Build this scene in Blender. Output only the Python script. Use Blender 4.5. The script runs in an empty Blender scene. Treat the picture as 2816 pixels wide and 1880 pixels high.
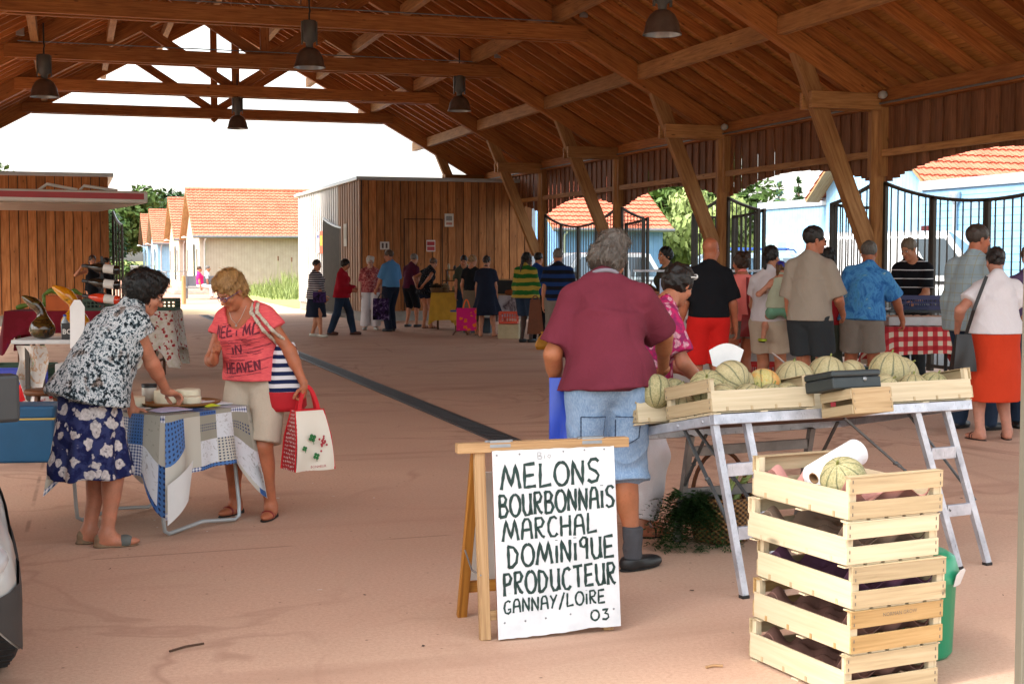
SKY_STR = .15
SUN_STR = 1.5
ROOF_Y0 = 3.5
EXPO = 2.03
import bpy, math, random
import numpy as np
from mathutils import Vector, Matrix
from mathutils.bvhtree import BVHTree
SC = bpy.context.scene
COL = SC.collection
rnd = random.Random(7)
R = math.radians
sin, cos, pi = math.sin, math.cos, math.pi

# ------------------------------------------------------------------ camera
CAM_H, FOC, YAW, PIT = 1.58, 3750 / 2816, R(17.9), math.atan(225 / 3750)
def build_camera():
    cd = bpy.data.cameras.new("camera")
    cd.sensor_width = 36; cd.lens = 36 * FOC; cd.clip_end = 3000; cd.clip_start = 0.05
    c = bpy.data.objects.new("camera", cd); COL.objects.link(c)
    c.location = (0, 0, CAM_H); c.rotation_euler = (pi / 2 - PIT, 0, -YAW)
    SC.camera = c
build_camera()
FWD = Vector((sin(YAW), cos(YAW), 0)); RGT = Vector((cos(YAW), -sin(YAW), 0))
def LD(lat, dep, z=0.0):            # survey coordinates (metres right of / ahead of the photographer) -> world
    p = RGT * lat + FWD * dep
    return Vector((p.x, p.y, z))
def GP(x, dep, z=0.0):              # bearing of a photo column at a given distance -> world
    return LD((x * 1.1988 - 1408) / 3750 * dep, dep, z)

# ------------------------------------------------------------------ mesh builder
class MB:
    def __init__(s):
        s.v = []; s.f = []; s.m = []; s.uv = []; s.sm = []
    def add(s, vs, fs, m=0, uvs=None, smooth=False):
        o = len(s.v)
        s.v += [tuple(p) for p in vs]
        for i, f in enumerate(fs):
            s.f.append(tuple(o + k for k in f)); s.m.append(m); s.sm.append(smooth)
            s.uv.append(uvs[i] if uvs else [(vs[k][0], vs[k][1] + vs[k][2]) for k in f])
    def obox(s, c, ax, half, m=0, taper=1.0, bend=0):
        """box with centre, three unit axes (longest = grain) and half sizes; uv runs along the longest axis"""
        c = Vector(c); ax = [Vector(a).normalized() for a in ax]
        li = max(range(3), key=lambda i: half[i]); o1, o2 = [i for i in range(3) if i != li]
        ru = rnd.randint(0, 400) * 50.0; rv = rnd.random() * 30
        vs = []; loc = []
        for sx in (-1, 1):
            for sy in (-1, 1):
                for sz in (-1, 1):
                    l = [sx * half[0], sy * half[1], sz * half[2]]
                    if taper != 1 and l[li] > 0:
                        l[o1] *= taper; l[o2] *= taper
                    vs.append(c + ax[0] * l[0] + ax[1] * l[1] + ax[2] * l[2]); loc.append(l)
        fs = [(0, 1, 3, 2), (4, 6, 7, 5), (0, 4, 5, 1), (2, 3, 7, 6), (0, 2, 6, 4), (1, 5, 7, 3)]
        nrm = [0, 0, 1, 1, 2, 2]
        hand = ax[0].cross(ax[1]).dot(ax[2])
        if hand < 0: fs = [f[::-1] for f in fs]
        uvs = []
        for f, n in zip(fs, nrm):
            u = []
            for k in f:
                l = loc[k]
                if n == li: u.append((ru + l[o1], rv + l[o2]))
                else:
                    ot = o2 if n == o1 else o1
                    off = 0 if n == o1 else 3
                    u.append((ru + l[li], rv + off + l[ot]))
            uvs.append(u)
        s.add(vs, fs, m, uvs)
    def box(s, c, size, rz=0, m=0, R3=None):
        M = R3 if R3 is not None else Matrix.Rotation(rz, 3, 'Z')
        s.obox(c, [M.col[0], M.col[1], M.col[2]], [x / 2 for x in size], m)
    def beam(s, a, b, w, h, up=(0, 0, 1), m=0, taper=1.0):
        """bar from a to b; w across, h along up"""
        a = Vector(a); b = Vector(b); d = b - a; L = d.length; d.normalize()
        up = Vector(up)
        if abs(d.dot(up.normalized())) > .99: up = Vector((0, 1, 0)) if abs(d.y) < .9 else Vector((1, 0, 0))
        sd = d.cross(up).normalized(); u2 = sd.cross(d).normalized()
        s.obox((a + b) / 2, [d, sd, u2], [L / 2, w / 2, h / 2], m, taper)
    def tube(s, pts, r, n=8, m=0, closed=False, cap=True, smooth=True):
        pts = [Vector(p) for p in pts]; N = len(pts)
        rr = r if isinstance(r, (list, tuple)) else [r] * N
        vs = []; prev = None
        for i, p in enumerate(pts):
            if closed: d = pts[(i + 1) % N] - pts[i - 1]
            else: d = pts[min(i + 1, N - 1)] - pts[max(i - 1, 0)]
            d = d.normalized() if d.length > 1e-9 else Vector((0, 0, 1))
            if prev is None:
                a = Vector((0, 0, 1)) if abs(d.z) < .9 else Vector((1, 0, 0))
                prev = d.cross(a).normalized()
            else:
                prev = (prev - d * prev.dot(d))
                prev = prev.normalized() if prev.length > 1e-6 else d.orthogonal().normalized()
            q = d.cross(prev)
            for k in range(n):
                t = 2 * pi * k / n
                vs.append(p + (prev * cos(t) + q * sin(t)) * rr[i])
        fs = []; uvs = []; L = 0
        M = N if closed else N - 1
        for i in range(M):
            j = (i + 1) % N; l2 = L + (pts[j] - pts[i]).length
            for k in range(n):
                k2 = (k + 1) % n
                fs.append((i * n + k, i * n + k2, j * n + k2, j * n + k))
                uvs.append([(L, k / n * rr[i] * 6), (L, (k + 1) / n * rr[i] * 6), (l2, (k + 1) / n * rr[i] * 6), (l2, k / n * rr[i] * 6)])
            L = l2
        s.add(vs, fs, m, uvs, smooth)
        if cap and not closed:
            s.add(vs[:n], [tuple(range(n))[::-1]], m); s.add(vs[-n:], [tuple(range(n))], m)
    def lathe(s, prof, c=(0, 0, 0), n=24, m=0, M3=None, smooth=True, rib=None):
        """profile of (r, z); rib(theta) scales the radius"""
        c = Vector(c); vs = []
        for (r, z) in prof:
            for k in range(n):
                t = 2 * pi * k / n; q = r * (rib(t) if rib else 1)
                p = Vector((q * cos(t), q * sin(t), z))
                vs.append(c + (M3 @ p if M3 is not None else p))
        fs = []; uvs = []
        for i in range(len(prof) - 1):
            for k in range(n):
                k2 = (k + 1) % n
                fs.append((i * n + k, i * n + k2, (i + 1) * n + k2, (i + 1) * n + k))
                uvs.append([(k / n, prof[i][1]), ((k + 1) / n, prof[i][1]), ((k + 1) / n, prof[i + 1][1]), (k / n, prof[i + 1][1])])
        s.add(vs, fs, m, uvs, smooth)
    def prism(s, poly, origin, ex, ey, ez, th, m=0, side=None):
        """flat polygon (2-D points) extruded by th along ez"""
        o = Vector(origin); ex = Vector(ex); ey = Vector(ey); ez = Vector(ez)
        n = len(poly)
        A = [o + ex * p[0] + ey * p[1] for p in poly]; B = [q + ez * th for q in A]
        uvp = [(p[0], p[1]) for p in poly]
        s.add(A + B, [tuple(range(n))[::-1], tuple(range(n, 2 * n))], m, [uvp[::-1], uvp])
        s.add(A + B, [(i, (i + 1) % n, n + (i + 1) % n, n + i) for i in range(n)], m if side is None else side)
    def sheet(s, nu, nv, fn, m=0, smooth=True, th=0.0, uvfn=None):
        """grid surface fn(u, v) in 0..1; th gives it a second skin"""
        P = [[Vector(fn(i / nu, j / nv)) for j in range(nv + 1)] for i in range(nu + 1)]
        vs = [P[i][j] for i in range(nu + 1) for j in range(nv + 1)]
        W = nv + 1
        g = uvfn or (lambda u, v: (u, v))
        def q(i, j): return g(i / nu, j / nv)
        fs = []; uvs = []
        for i in range(nu):
            for j in range(nv):
                fs.append((i * W + j, (i + 1) * W + j, (i + 1) * W + j + 1, i * W + j + 1))
                uvs.append([q(i, j), q(i + 1, j), q(i + 1, j + 1), q(i, j + 1)])
        s.add(vs, fs, m, uvs, smooth)
        if th:
            nm = []
            for i in range(nu + 1):
                for j in range(nv + 1):
                    a = P[min(i + 1, nu)][j] - P[max(i - 1, 0)][j]; b = P[i][min(j + 1, nv)] - P[i][max(j - 1, 0)]
                    c = a.cross(b); nm.append(c.normalized() if c.length > 1e-9 else Vector((0, 0, 1)))
            v2 = [p - n_ * th for p, n_ in zip(vs, nm)]
            s.add(v2, [f[::-1] for f in fs], m, [u[::-1] for u in uvs], smooth)
            rim = [(i * W) for i in range(nu + 1)] + [nu * W + j for j in range(1, W)] + [i * W + nv for i in range(nu - 1, -1, -1)] + [j for j in range(nv - 1, 0, -1)]
            V = len(vs); K = len(rim)
            s.add(vs + v2, [(rim[k], V + rim[k], V + rim[(k + 1) % K], rim[(k + 1) % K]) for k in range(K)], m)
    def xform(s, M):
        s.v = [tuple(M @ Vector(p)) for p in s.v]; return s
    def join(s, o, dm=0):
        k = len(s.v); s.v += o.v; s.f += [tuple(k + i for i in f) for f in o.f]; s.m += [x + dm for x in o.m]; s.uv += o.uv; s.sm += o.sm
    def mesh(s, name, mats):
        me = bpy.data.meshes.new(name)
        me.from_pydata(s.v, [], s.f); me.update()
        for mt in (mats if isinstance(mats, (list, tuple)) else [mats]): me.materials.append(mt)
        me.polygons.foreach_set("material_index", s.m)
        me.polygons.foreach_set("use_smooth", s.sm)
        uvl = me.uv_layers.new(name="UVMap")
        uvl.data.foreach_set("uv", [c for f in s.uv for p in f for c in p])
        return me

def obj(name, mb, mats, parent=None, bevel=0):
    me = mb.mesh(name, mats)
    o = bpy.data.objects.new(name, me); COL.objects.link(o)
    if parent is not None: o.parent = parent
    if bevel:
        b = o.modifiers.new("bevel", 'BEVEL'); b.width = bevel; b.segments = 2; b.limit_method = 'ANGLE'
    return o
def tag(o, label=None, cat=None, group=None, kind=None):
    if label: o["label"] = label
    if cat: o["category"] = cat
    if group: o["group"] = group
    if kind: o["kind"] = kind
    return o
def thing(name, label, cat, loc=(0, 0, 0), rz=0, group=None):
    o = bpy.data.objects.new(name, None); COL.objects.link(o)
    o.location = loc; o.rotation_euler = (0, 0, rz); o.empty_display_size = .2
    return tag(o, label, cat, group)
def dup(o, loc=None, rz=None, label=None, parent=None):
    c = o.copy(); COL.objects.link(c)
    if parent is not None: c.parent = parent
    for ch in list(o.children): dup(ch, parent=c)
    if loc is not None: c.location = loc
    if rz is not None: c.rotation_euler = (0, 0, rz)
    if label: c["label"] = label
    return c
def frame(ex, ez=None):
    """3x3 with first column ex, third near ez"""
    ex = Vector(ex).normalized(); ez = Vector(ez or (0, 0, 1))
    ey = ez.cross(ex).normalized(); ez = ex.cross(ey)
    return Matrix((ex, ey, ez)).transposed()

# ------------------------------------------------------------------ text
def text_mb(txt, size, o, ex, ey, off=0.0, m=0, bold=False, mb=None):
    mb = mb or MB()
    cu = bpy.data.curves.new("t", 'FONT'); cu.body = txt; cu.size = size; cu.resolution_u = 2
    cu.offset = size * .025 if bold else 0
    to = bpy.data.objects.new("t", cu); COL.objects.link(to)
    dg = bpy.context.evaluated_depsgraph_get(); ev = to.evaluated_get(dg); me = ev.to_mesh()
    o = Vector(o); ex = Vector(ex).normalized(); ey = Vector(ey).normalized(); ez = ex.cross(ey)
    vs = [o + ex * v.co.x + ey * v.co.y + ez * off for v in me.vertices]
    mb.add(vs, [tuple(p.vertices) for p in me.polygons], m)
    ev.to_mesh_clear(); bpy.data.objects.remove(to); bpy.data.curves.remove(cu)
    return mb
def _arc(cx, cy, rx, ry, a0, a1, n=10):
    return [(cx + rx * cos(R(a0 + (a1 - a0) * i / n)), cy + ry * sin(R(a0 + (a1 - a0) * i / n))) for i in range(n + 1)]
GL = {  # hand-painted capitals: width, strokes in a box of height 1
 'M': (.95, [[(0, 0), (.2, 1), (.48, .12), (.72, 1), (.9, 0)]]),
 'E': (.6, [[(.55, 1), (.05, .97), (.03, .03), (.58, .05)], [(.05, .5), (.5, .53)]]),
 'L': (.6, [[(.08, 1), (.04, .02), (.58, .08)]]),
 'O': (.72, [_arc(.36, .5, .34, .49, 90, 450, 18)]),
 'N': (.62, [[(.03, 0), (.05, 1), (.52, 0), (.56, 1)]]),
 'S': (.62, [[(.58, .86), (.45, .98), (.22, .97), (.08, .8), (.14, .6), (.42, .46), (.56, .28), (.46, .06), (.2, .01), (.02, .13)]]),
 'B': (.6, [[(.05, 0), (.06, 1)], [(.02, .98), (.36, .97), (.5, .8), (.4, .58), (.08, .53)], [(.08, .53), (.46, .48), (.58, .26), (.42, .03), (.02, 0)]]),
 'U': (.64, [[(.04, 1), (.06, .25), (.2, .02), (.4, .03), (.54, .22), (.56, 1)], [(.56, .3), (.6, .02)]]),
 'R': (.6, [[(.06, 0), (.06, 1)], [(.02, .97), (.4, .98), (.52, .78), (.4, .56), (.06, .5)], [(.14, .5), (.4, .1), (.56, .02)]]),
 'A': (.64, [[(.02, 0), (.1, .8), (.22, .98), (.42, .98), (.52, .8), (.6, 0)], [(.08, .45), (.54, .47)]]),
 'I': (.2, [[(.1, .8), (.09, 0)], [(.1, 1.02), (.1, 1.05)]]),
 'C': (.62, [[(.56, .86), (.42, .98), (.2, .93), (.06, .66), (.06, .3), (.2, .04), (.42, .02), (.58, .16)]]),
 'H': (.66, [[(.05, 0), (.05, 1)], [(.56, 0), (.57, 1)], [(.05, .48), (.56, .5)]]),
 'D': (.68, [[(.06, 0), (.05, .97)], [(0, .97), (.36, .9), (.58, .6), (.5, .22), (.26, .03), (.02, .02)]]),
 'Q': (.56, [[(.46, .96), (.24, 1), (.06, .84), (.1, .62), (.28, .55), (.45, .68), (.46, .96)], [(.46, .96), (.44, 0)]]),
 'P': (.58, [[(.06, 0), (.06, .98)], [(.0, .96), (.38, .98), (.52, .78), (.4, .54), (.07, .48)]]),
 'T': (.66, [[(0, .95), (.64, .99)], [(.33, .96), (.35, 0)]]),
 'G': (.62, [[(.56, .84), (.38, .96), (.14, .84), (.04, .46), (.12, .1), (.36, .02), (.54, .14), (.56, .36), (.34, .3)]]),
 'Y': (.62, [[(.04, .98), (.3, .5)], [(.58, 1), (.26, .4), (.14, 0)]]),
 '/': (.5, [[(0, -.15), (.46, 1.1)]]),
 '0': (.72, [_arc(.34, .48, .32, .46, 90, 450, 16)]),
 '3': (.62, [[(.06, .9), (.52, .96), (.26, .6), (.5, .48), (.54, .2), (.34, .02), (.04, .08)]]),
 'V': (.62, [[(.02, 1), (.3, 0), (.6, 1)]]),
 'F': (.6, [[(.55, 1), (.05, .97), (.04, 0)], [(.05, .5), (.46, .52)]]),
 ' ': (.4, []),
}
def hand_strokes(txt, x, y, h, wid):
    """polylines of a hand painted word that fills wid"""
    tot = sum(GL[c][0] + .14 for c in txt) - .14
    k = wid / tot; out = []
    for c in txt:
        w, st = GL[c]; dy = rnd.uniform(-.03, .03) * h
        for s_ in st: out.append([(x + p[0] * k, y + dy + p[1] * h) for p in s_])
        x += (w + .14) * k
    return out
def ribbon(mb, pts, w, put, m=0):
    """flat brush stroke along 2-D points; put maps (x, y) to 3-D"""
    if len(pts) < 2: return
    P = []
    for a, b in zip(pts[:-1], pts[1:]):
        n = max(1, int(math.hypot(b[0] - a[0], b[1] - a[1]) / (w * 1.2)))
        P += [(a[0] + (b[0] - a[0]) * i / n, a[1] + (b[1] - a[1]) * i / n) for i in range(n)]
    P.append(pts[-1]); L = []; Rr = []
    for i, p in enumerate(P):
        a = P[max(i - 1, 0)]; b = P[min(i + 1, len(P) - 1)]
        dx, dy = b[0] - a[0], b[1] - a[1]; l = math.hypot(dx, dy) or 1
        q = w * .5 * (1 + .18 * sin(i * 1.9 + p[0] * 40))
        L.append(put(p[0] - dy / l * q, p[1] + dx / l * q)); Rr.append(put(p[0] + dy / l * q, p[1] - dx / l * q))
    n = len(P)
    mb.add(L + Rr, [(i, n + i, n + i + 1, i + 1) for i in range(n - 1)], m)

# ------------------------------------------------------------------ materials
def lin(c):
    if isinstance(c, str):
        c = [int(c[i:i + 2], 16) / 255 for i in (0, 2, 4)]
        c = [x / 12.92 if x <= .04045 else ((x + .055) / 1.055) ** 2.4 for x in c]
    return (c[0], c[1], c[2], 1)
class NT:
    def __init__(s, name):
        s.mat = bpy.data.materials.new(name); s.mat.use_nodes = True
        s.t = s.mat.node_tree; s.t.nodes.clear()
        s.out = s.n('ShaderNodeOutputMaterial'); s.b = s.n('ShaderNodeBsdfPrincipled')
        s.l(s.b.outputs[0], s.out.inputs[0])
    def n(s, ty, **kw):
        x = s.t.nodes.new(ty)
        for k, v in kw.items(): setattr(x, k, v)
        return x
    def l(s, a, b): s.t.links.new(a, b)
    def coord(s, kind='Object', scale=(1, 1, 1), rot=(0, 0, 0), loc=(0, 0, 0)):
        c = s.n('ShaderNodeTexCoord'); mp = s.n('ShaderNodeMapping')
        mp.inputs['Scale'].default_value = scale; mp.inputs['Rotation'].default_value = rot; mp.inputs['Location'].default_value = loc
        s.l(c.outputs[kind], mp.inputs[0]); return mp.outputs[0]
    def noise(s, v, scale, detail=3, rough=.6, dist=0):
        x = s.n('ShaderNodeTexNoise'); x.inputs['Scale'].default_value = scale; x.inputs['Detail'].default_value = detail
        x.inputs['Roughness'].default_value = rough; x.inputs['Distortion'].default_value = dist
        if v is not None: s.l(v, x.inputs['Vector'])
        return x.outputs[0]
    def vor(s, v, scale, out='Distance', feat='F1', rnd_=1.0):
        x = s.n('ShaderNodeTexVoronoi', feature=feat); x.inputs['Scale'].default_value = scale; x.inputs['Randomness'].default_value = rnd_
        s.l(v, x.inputs['Vector']); return x.outputs[out]
    def ramp(s, f, stops, const=False):
        x = s.n('ShaderNodeValToRGB'); cr = x.color_ramp
        if const: cr.interpolation = 'CONSTANT'
        while len(cr.elements) < len(stops): cr.elements.new(.5)
        for e, (p, c) in zip(cr.elements, stops): e.position = p; e.color = lin(c)
        s.l(f, x.inputs[0]); return x.outputs[0]
    def val(s, f, a, b, lo=0.0, hi=1.0):
        x = s.n('ShaderNodeMapRange'); x.inputs[1].default_value = a; x.inputs[2].default_value = b; x.inputs[3].default_value = lo; x.inputs[4].default_value = hi
        s.l(f, x.inputs[0]); return x.outputs[0]
    def math(s, op, a, b=None):
        x = s.n('ShaderNodeMath', operation=op)
        for i, q in enumerate((a, b)):
            if q is None: continue
            if isinstance(q, (int, float)): x.inputs[i].default_value = q
            else: s.l(q, x.inputs[i])
        return x.outputs[0]
    def sep(s, v):
        x = s.n('ShaderNodeSeparateXYZ'); s.l(v, x.inputs[0]); return x.outputs
    def mix(s, f, a, b, mode='MIX'):
        x = s.n('ShaderNodeMix', data_type='RGBA', blend_type=mode)
        for i, q in ((0, f), (6, a), (7, b)):
            if isinstance(q, (int, float)): x.inputs[i].default_value = q
            elif isinstance(q, (tuple, list, str)): x.inputs[i].default_value = lin(q)
            else: s.l(q, x.inputs[i])
        return x.outputs[2]
    def done(s, col, rough=.7, bump=None, bstr=.3, bdist=.01, metal=0, spec=.5, **kw):
        b = s.b
        if isinstance(col, (tuple, list, str)): b.inputs['Base Color'].default_value = lin(col)
        else: s.l(col, b.inputs['Base Color'])
        if isinstance(rough, (int, float)): b.inputs['Roughness'].default_value = rough
        else: s.l(rough, b.inputs['Roughness'])
        b.inputs['Metallic'].default_value = metal; b.inputs['Specular IOR Level'].default_value = spec
        for k, v in kw.items(): b.inputs[k.replace('_', ' ')].default_value = v
        if bump is not None:
            x = s.n('ShaderNodeBump'); x.inputs['Strength'].default_value = bstr; x.inputs['Distance'].default_value = bdist
            s.l(bump, x.inputs['Height']); s.l(x.outputs[0], b.inputs['Normal'])
        return s.mat
_MC = {}
def plain(name, col, rough=.6, metal=0, var=.12, scale=6, bump=.15, **kw):
    if name in _MC: return _MC[name]
    t = NT(name); v = t.coord()
    n = t.noise(v, scale, 4)
    c = lin(col); lo = [x * (1 - var) for x in c[:3]]; hi = [min(1, x * (1 + var)) for x in c[:3]]
    _MC[name] = t.done(t.mix(t.val(n, .3, .7), lo, hi), rough, t.noise(v, scale * 8, 3), bump, .004, metal, **kw)
    return _MC[name]
def wood(name, dark, mid, light, along=1.3, across=26, knots=True, tint=.22, rough=.62, bump=.25):
    """grain follows the u of the boxes; every plank (own u offset) gets its own tint"""
    t = NT(name); v = t.coord('UV')
    mp = t.n('ShaderNodeMapping'); mp.inputs['Scale'].default_value = (along, across, 1); t.l(v, mp.inputs[0])
    g = t.noise(mp.outputs[0], 1.6, 5, .62, .35)
    col = t.ramp(g, [(.25, dark), (.5, mid), (.78, light)])
    u = t.sep(v)[0]
    wn = t.n('ShaderNodeTexWhiteNoise', noise_dimensions='1D')
    t.l(t.math('FLOOR', t.math('DIVIDE', t.math('ADD', u, 25.0), 50.0)), wn.inputs['W'])
    hs = t.n('ShaderNodeHueSaturation'); t.l(col, hs.inputs['Color'])
    t.l(t.val(wn.outputs[0], 0, 1, 1 - tint, 1 + tint), hs.inputs['Value'])
    col = hs.outputs[0]
    big = t.noise(v, .9, 2)
    col = t.mix(t.val(big, .35, .7, 0, .35), col, dark)
    if knots:
        mk = t.n('ShaderNodeMapping'); mk.inputs['Scale'].default_value = (2.2, 7.5, 1); t.l(v, mk.inputs[0])
        k = t.vor(mk.outputs[0], 1.0)
        col = t.mix(t.val(k, .05, .11, .75, 0), col, [x * .3 for x in lin(dark)[:3]])
    return t.done(col, rough, g, bump, .004, spec=.3)
# ------------------------------------------------------------------ shared materials
W_BEAM = wood("larch_beam", "804a22", "b56f38", "d08b4c", across=20)
W_DECK = wood("roof_board", "8f5829", "c4843f", "d9a05a", across=14, tint=.16)
W_CLAD = wood("cladding_board", "7d4d27", "ac7040", "c28a57", across=12, tint=.3)
W_VAL = wood("valance_board", "5e3a24", "86563a", "a27150", across=14, tint=.2)
W_POST = wood("post_wood", "855631", "b37f4d", "cc9a61", across=16)
W_CRATE = wood("crate_poplar", "b3a589", "c5b799", "d1c5a9", along=1.5, across=30, tint=.1, rough=.7, bump=.15)
W_CRATE2 = wood("crate_poplar_end", "948264", "ae9c7b", "bfae8f", along=1.5, across=34, tint=.12, rough=.72, bump=.2)
W_SIGN = wood("sign_frame_wood", "806244", "a98860", "c2a47e", along=1.2, across=40, knots=False, tint=.1)
W_SIGN2 = wood("sign_rear_wood", "6a3f14", "a06a28", "c08a3c", along=1.2, across=40, knots=False, tint=.1)
W_DARK = wood("stool_wood", "2c1608", "5a3216", "7a4a24", along=1.5, across=30)
W_GREY = wood("weathered_slat", "8d8a86", "c9c5c0", "e6e3df", across=30, tint=.14, knots=False)
GALV = plain("galvanised_steel", "8b8f92", .45, .75, .15, 14, .1)
def alu():
    t = NT("scuffed_aluminium"); v = t.coord(); n = t.noise(v, 9, 5); sc = t.noise(t.coord('Object', (60, 60, 9)), 3, 3)
    c = t.mix(t.val(n, .3, .7), "989ca6", "c9cdd6"); c = t.mix(t.val(sc, .62, .7, 0, .55), c, "3c3e40")
    return t.done(c, .42, sc, .15, .002, .55)
ALU = alu()
DARKSTEEL = plain("dark_grey_steel", "3b3733", .45, .4, .15, 10, .1)
def floor_mat():
    t = NT("pink_resin_floor"); v = t.coord()
    n1 = t.noise(v, .28, 5, .55, .4); n2 = t.noise(v, 55, 3); n3 = t.noise(v, 1.7, 4, .6, .6); n4 = t.noise(t.coord('Object', (.35, 1.6, 1), (0, 0, .5)), .55, 4, .6, 1.3)
    sp = t.vor(v, 130)
    c = t.mix(t.val(n1, .3, .72), "bd9b86", "d2b098")
    c = t.mix(t.val(n3, .4, .75, 0, .35), c, "bda68e")
    c = t.mix(t.val(n4, .54, .72, 0, .5), c, "94705e")
    wv = t.noise(t.coord("Object", (.5, .5, 1), (0, 0, .9)), .8, 3, .5, 2.6); c = t.mix(t.math("MULTIPLY", t.val(t.math("ABSOLUTE", t.math("SUBTRACT", wv, .5)), 0, .035, 1, 0), t.val(n1, .45, .6, 0, .55)), c, "85604f")
    c = t.mix(t.val(n2, .35, .65, 0, .4), c, "a8866f")
    c = t.mix(t.val(sp, .1, .22, .55, 0), c, "5e4234")
    m = t.n('ShaderNodeTexVoronoi'); m.inputs['Scale'].default_value = 7; t.l(v, m.inputs['Vector'])
    c = t.mix(t.val(m.outputs['Distance'], .035, .055, .7, 0), c, "4c372c")
    ck = t.noise(v, 1.1, 4, .6, .3); ck2 = t.vor(t.coord("Object", (1, 1, 0)), .23, "Distance", "DISTANCE_TO_EDGE")
    c = t.mix(t.math("MULTIPLY", t.val(ck2, .0012, .0032, 1, 0), t.val(ck, .46, .54, 0, .4)), c, "54392c")
    sp2 = t.vor(v, 1.3); c = t.mix(t.math("MULTIPLY", t.val(sp2, .05, .2, 1, 0), t.val(n1, .5, .6, 0, .4)), c, "7d5a48")
    return t.done(c, .82, n2, .35, .004, spec=.3)
FLOOR = floor_mat()
def ground_mat(name, a, b, c_, s1=.5):
    t = NT(name); v = t.coord(); n1 = t.noise(v, s1, 5); n2 = t.noise(v, 30, 4)
    c = t.mix(t.val(n1, .3, .7), a, b); c = t.mix(t.val(n2, .4, .7, 0, .6), c, c_)
    return t.done(c, .95, n2, .5, .01, spec=.2)
SAND = ground_mat("sandy_path", "c9b08a", "d9c4a0", "b89c76")
PAVE = ground_mat("pink_paving", "b98a72", "c89c84", "a67860")
ASPH = ground_mat("asphalt", "6c6a68", "7d7b78", "5a5856")
MEADOW = ground_mat("meadow", "7d8a4a", "a09a5c", "5f7034", .2)
def tile_mat():
    t = NT("clay_roof_tile"); v = t.coord('UV'); n = t.noise(v, 1.1, 4)
    b = t.n('ShaderNodeTexBrick'); t.l(v, b.inputs[0]); b.inputs['Scale'].default_value = 1; b.inputs['Brick Width'].default_value = .23; b.inputs['Row Height'].default_value = .33
    b.inputs['Mortar Size'].default_value = .012; b.offset = 0
    b.inputs['Color1'].default_value = lin("c8745a"); b.inputs['Color2'].default_value = lin("ba644c"); b.inputs['Mortar'].default_value = lin("8a3f24")
    c = t.mix(t.val(n, .35, .7, 0, .5), b.outputs[0], "cc8468")
    return t.done(c, .8, n, .2, .01, spec=.3)
TILE = tile_mat()
def clad_mat(name, a, b, pitch=.14, horizontal=False):
    t = NT(name); v = t.coord('UV'); s_ = t.sep(v)
    q = s_[1] if horizontal else s_[0]
    f = t.math('FRACT', t.math('DIVIDE', q, pitch))
    g = t.val(f, .0, .1, 0, 1)
    n = t.noise(v, 3, 4)
    c = t.mix(t.val(n, .3, .7), a, b)
    c = t.mix(t.math('SUBTRACT', 1.0, g), c, [x * .55 for x in lin(a)[:3]])
    return t.done(c, .75, g, .6, .012, spec=.3)
CL_BEIGE = clad_mat("beige_cladding", "a5988a", "b2a698")
CL_BEIGE_L = clad_mat("beige_render", "b9ad97", "c6bba6", .4)
CL_BLUE = clad_mat("blue_cladding", "7fa9c8", "8fb6d2")
CL_BLUE_D = clad_mat("mid_blue_cladding", "5f86b0", "6c92ba", .2)
CL_PALE = clad_mat("pale_blue_cladding", "7fabc8", "8fb9d4", .16)
CL_LAP = clad_mat("pale_blue_weatherboard", "78a6c6", "88b4d2", .17, True)
WHITE = plain("white_paint", "d8d8d4", .5, 0, .06, 5, .05)
ZINC = plain("zinc_trim", "b4bcc4", .4, .5, .1, 4, .05)
BLACK = plain("black_plastic", "1a1a1b", .5, 0, .2, 8, .1)
GLASS_DK = plain("dark_window_glass", "1d2730", .08, 0, .2, 1, 0, spec=.8)
GLASS_LT = plain("pale_window_glass", "8ea3a6", .1, 0, .2, 1, 0, spec=.8)
def glass(name, col=(.9, .95, .95), rough=.03):
    t = NT(name); return t.done(col, rough, spec=.5, Transmission_Weight=1.0, IOR=1.2)
GLASS = glass("clear_glass")
CONC = plain("concrete_plinth", "8f8b84", .9, 0, .15, 5, .3)
PAPER = plain("white_paper", "dcdcda", .8, 0, .04, 4, .1)
RUBBER = plain("tyre_rubber", "1b1b1c", .8, 0, .25, 20, .3)
def leaf_mat(name, a, b, rough=.55):
    t = NT(name); oi = t.n('ShaderNodeObjectInfo'); v = t.coord(); n = t.noise(v, 1.3, 3); n2 = t.noise(v, 9, 2)
    c = t.mix(t.val(n, .3, .7), a, b); c = t.mix(t.val(n2, .35, .7, 0, .5), c, [x * .55 for x in lin(a)[:3]])
    return t.done(c, rough, spec=.25, Subsurface_Weight=0.0)
LEAF = leaf_mat("broad_leaf", "3c5424", "5e7a38")
LEAF_L = leaf_mat("willow_leaf", "7f9150", "9aa868")
LEAF_D = leaf_mat("dark_leaf", "26401f", "3d5c2e")
LEAF_B = leaf_mat("blue_spruce_needle", "3f5f5a", "587a72")
REED = leaf_mat("reed_leaf", "75834a", "98a062")
BARK = plain("tree_bark", "4c3d2e", .9, 0, .3, 8, .5)
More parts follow.
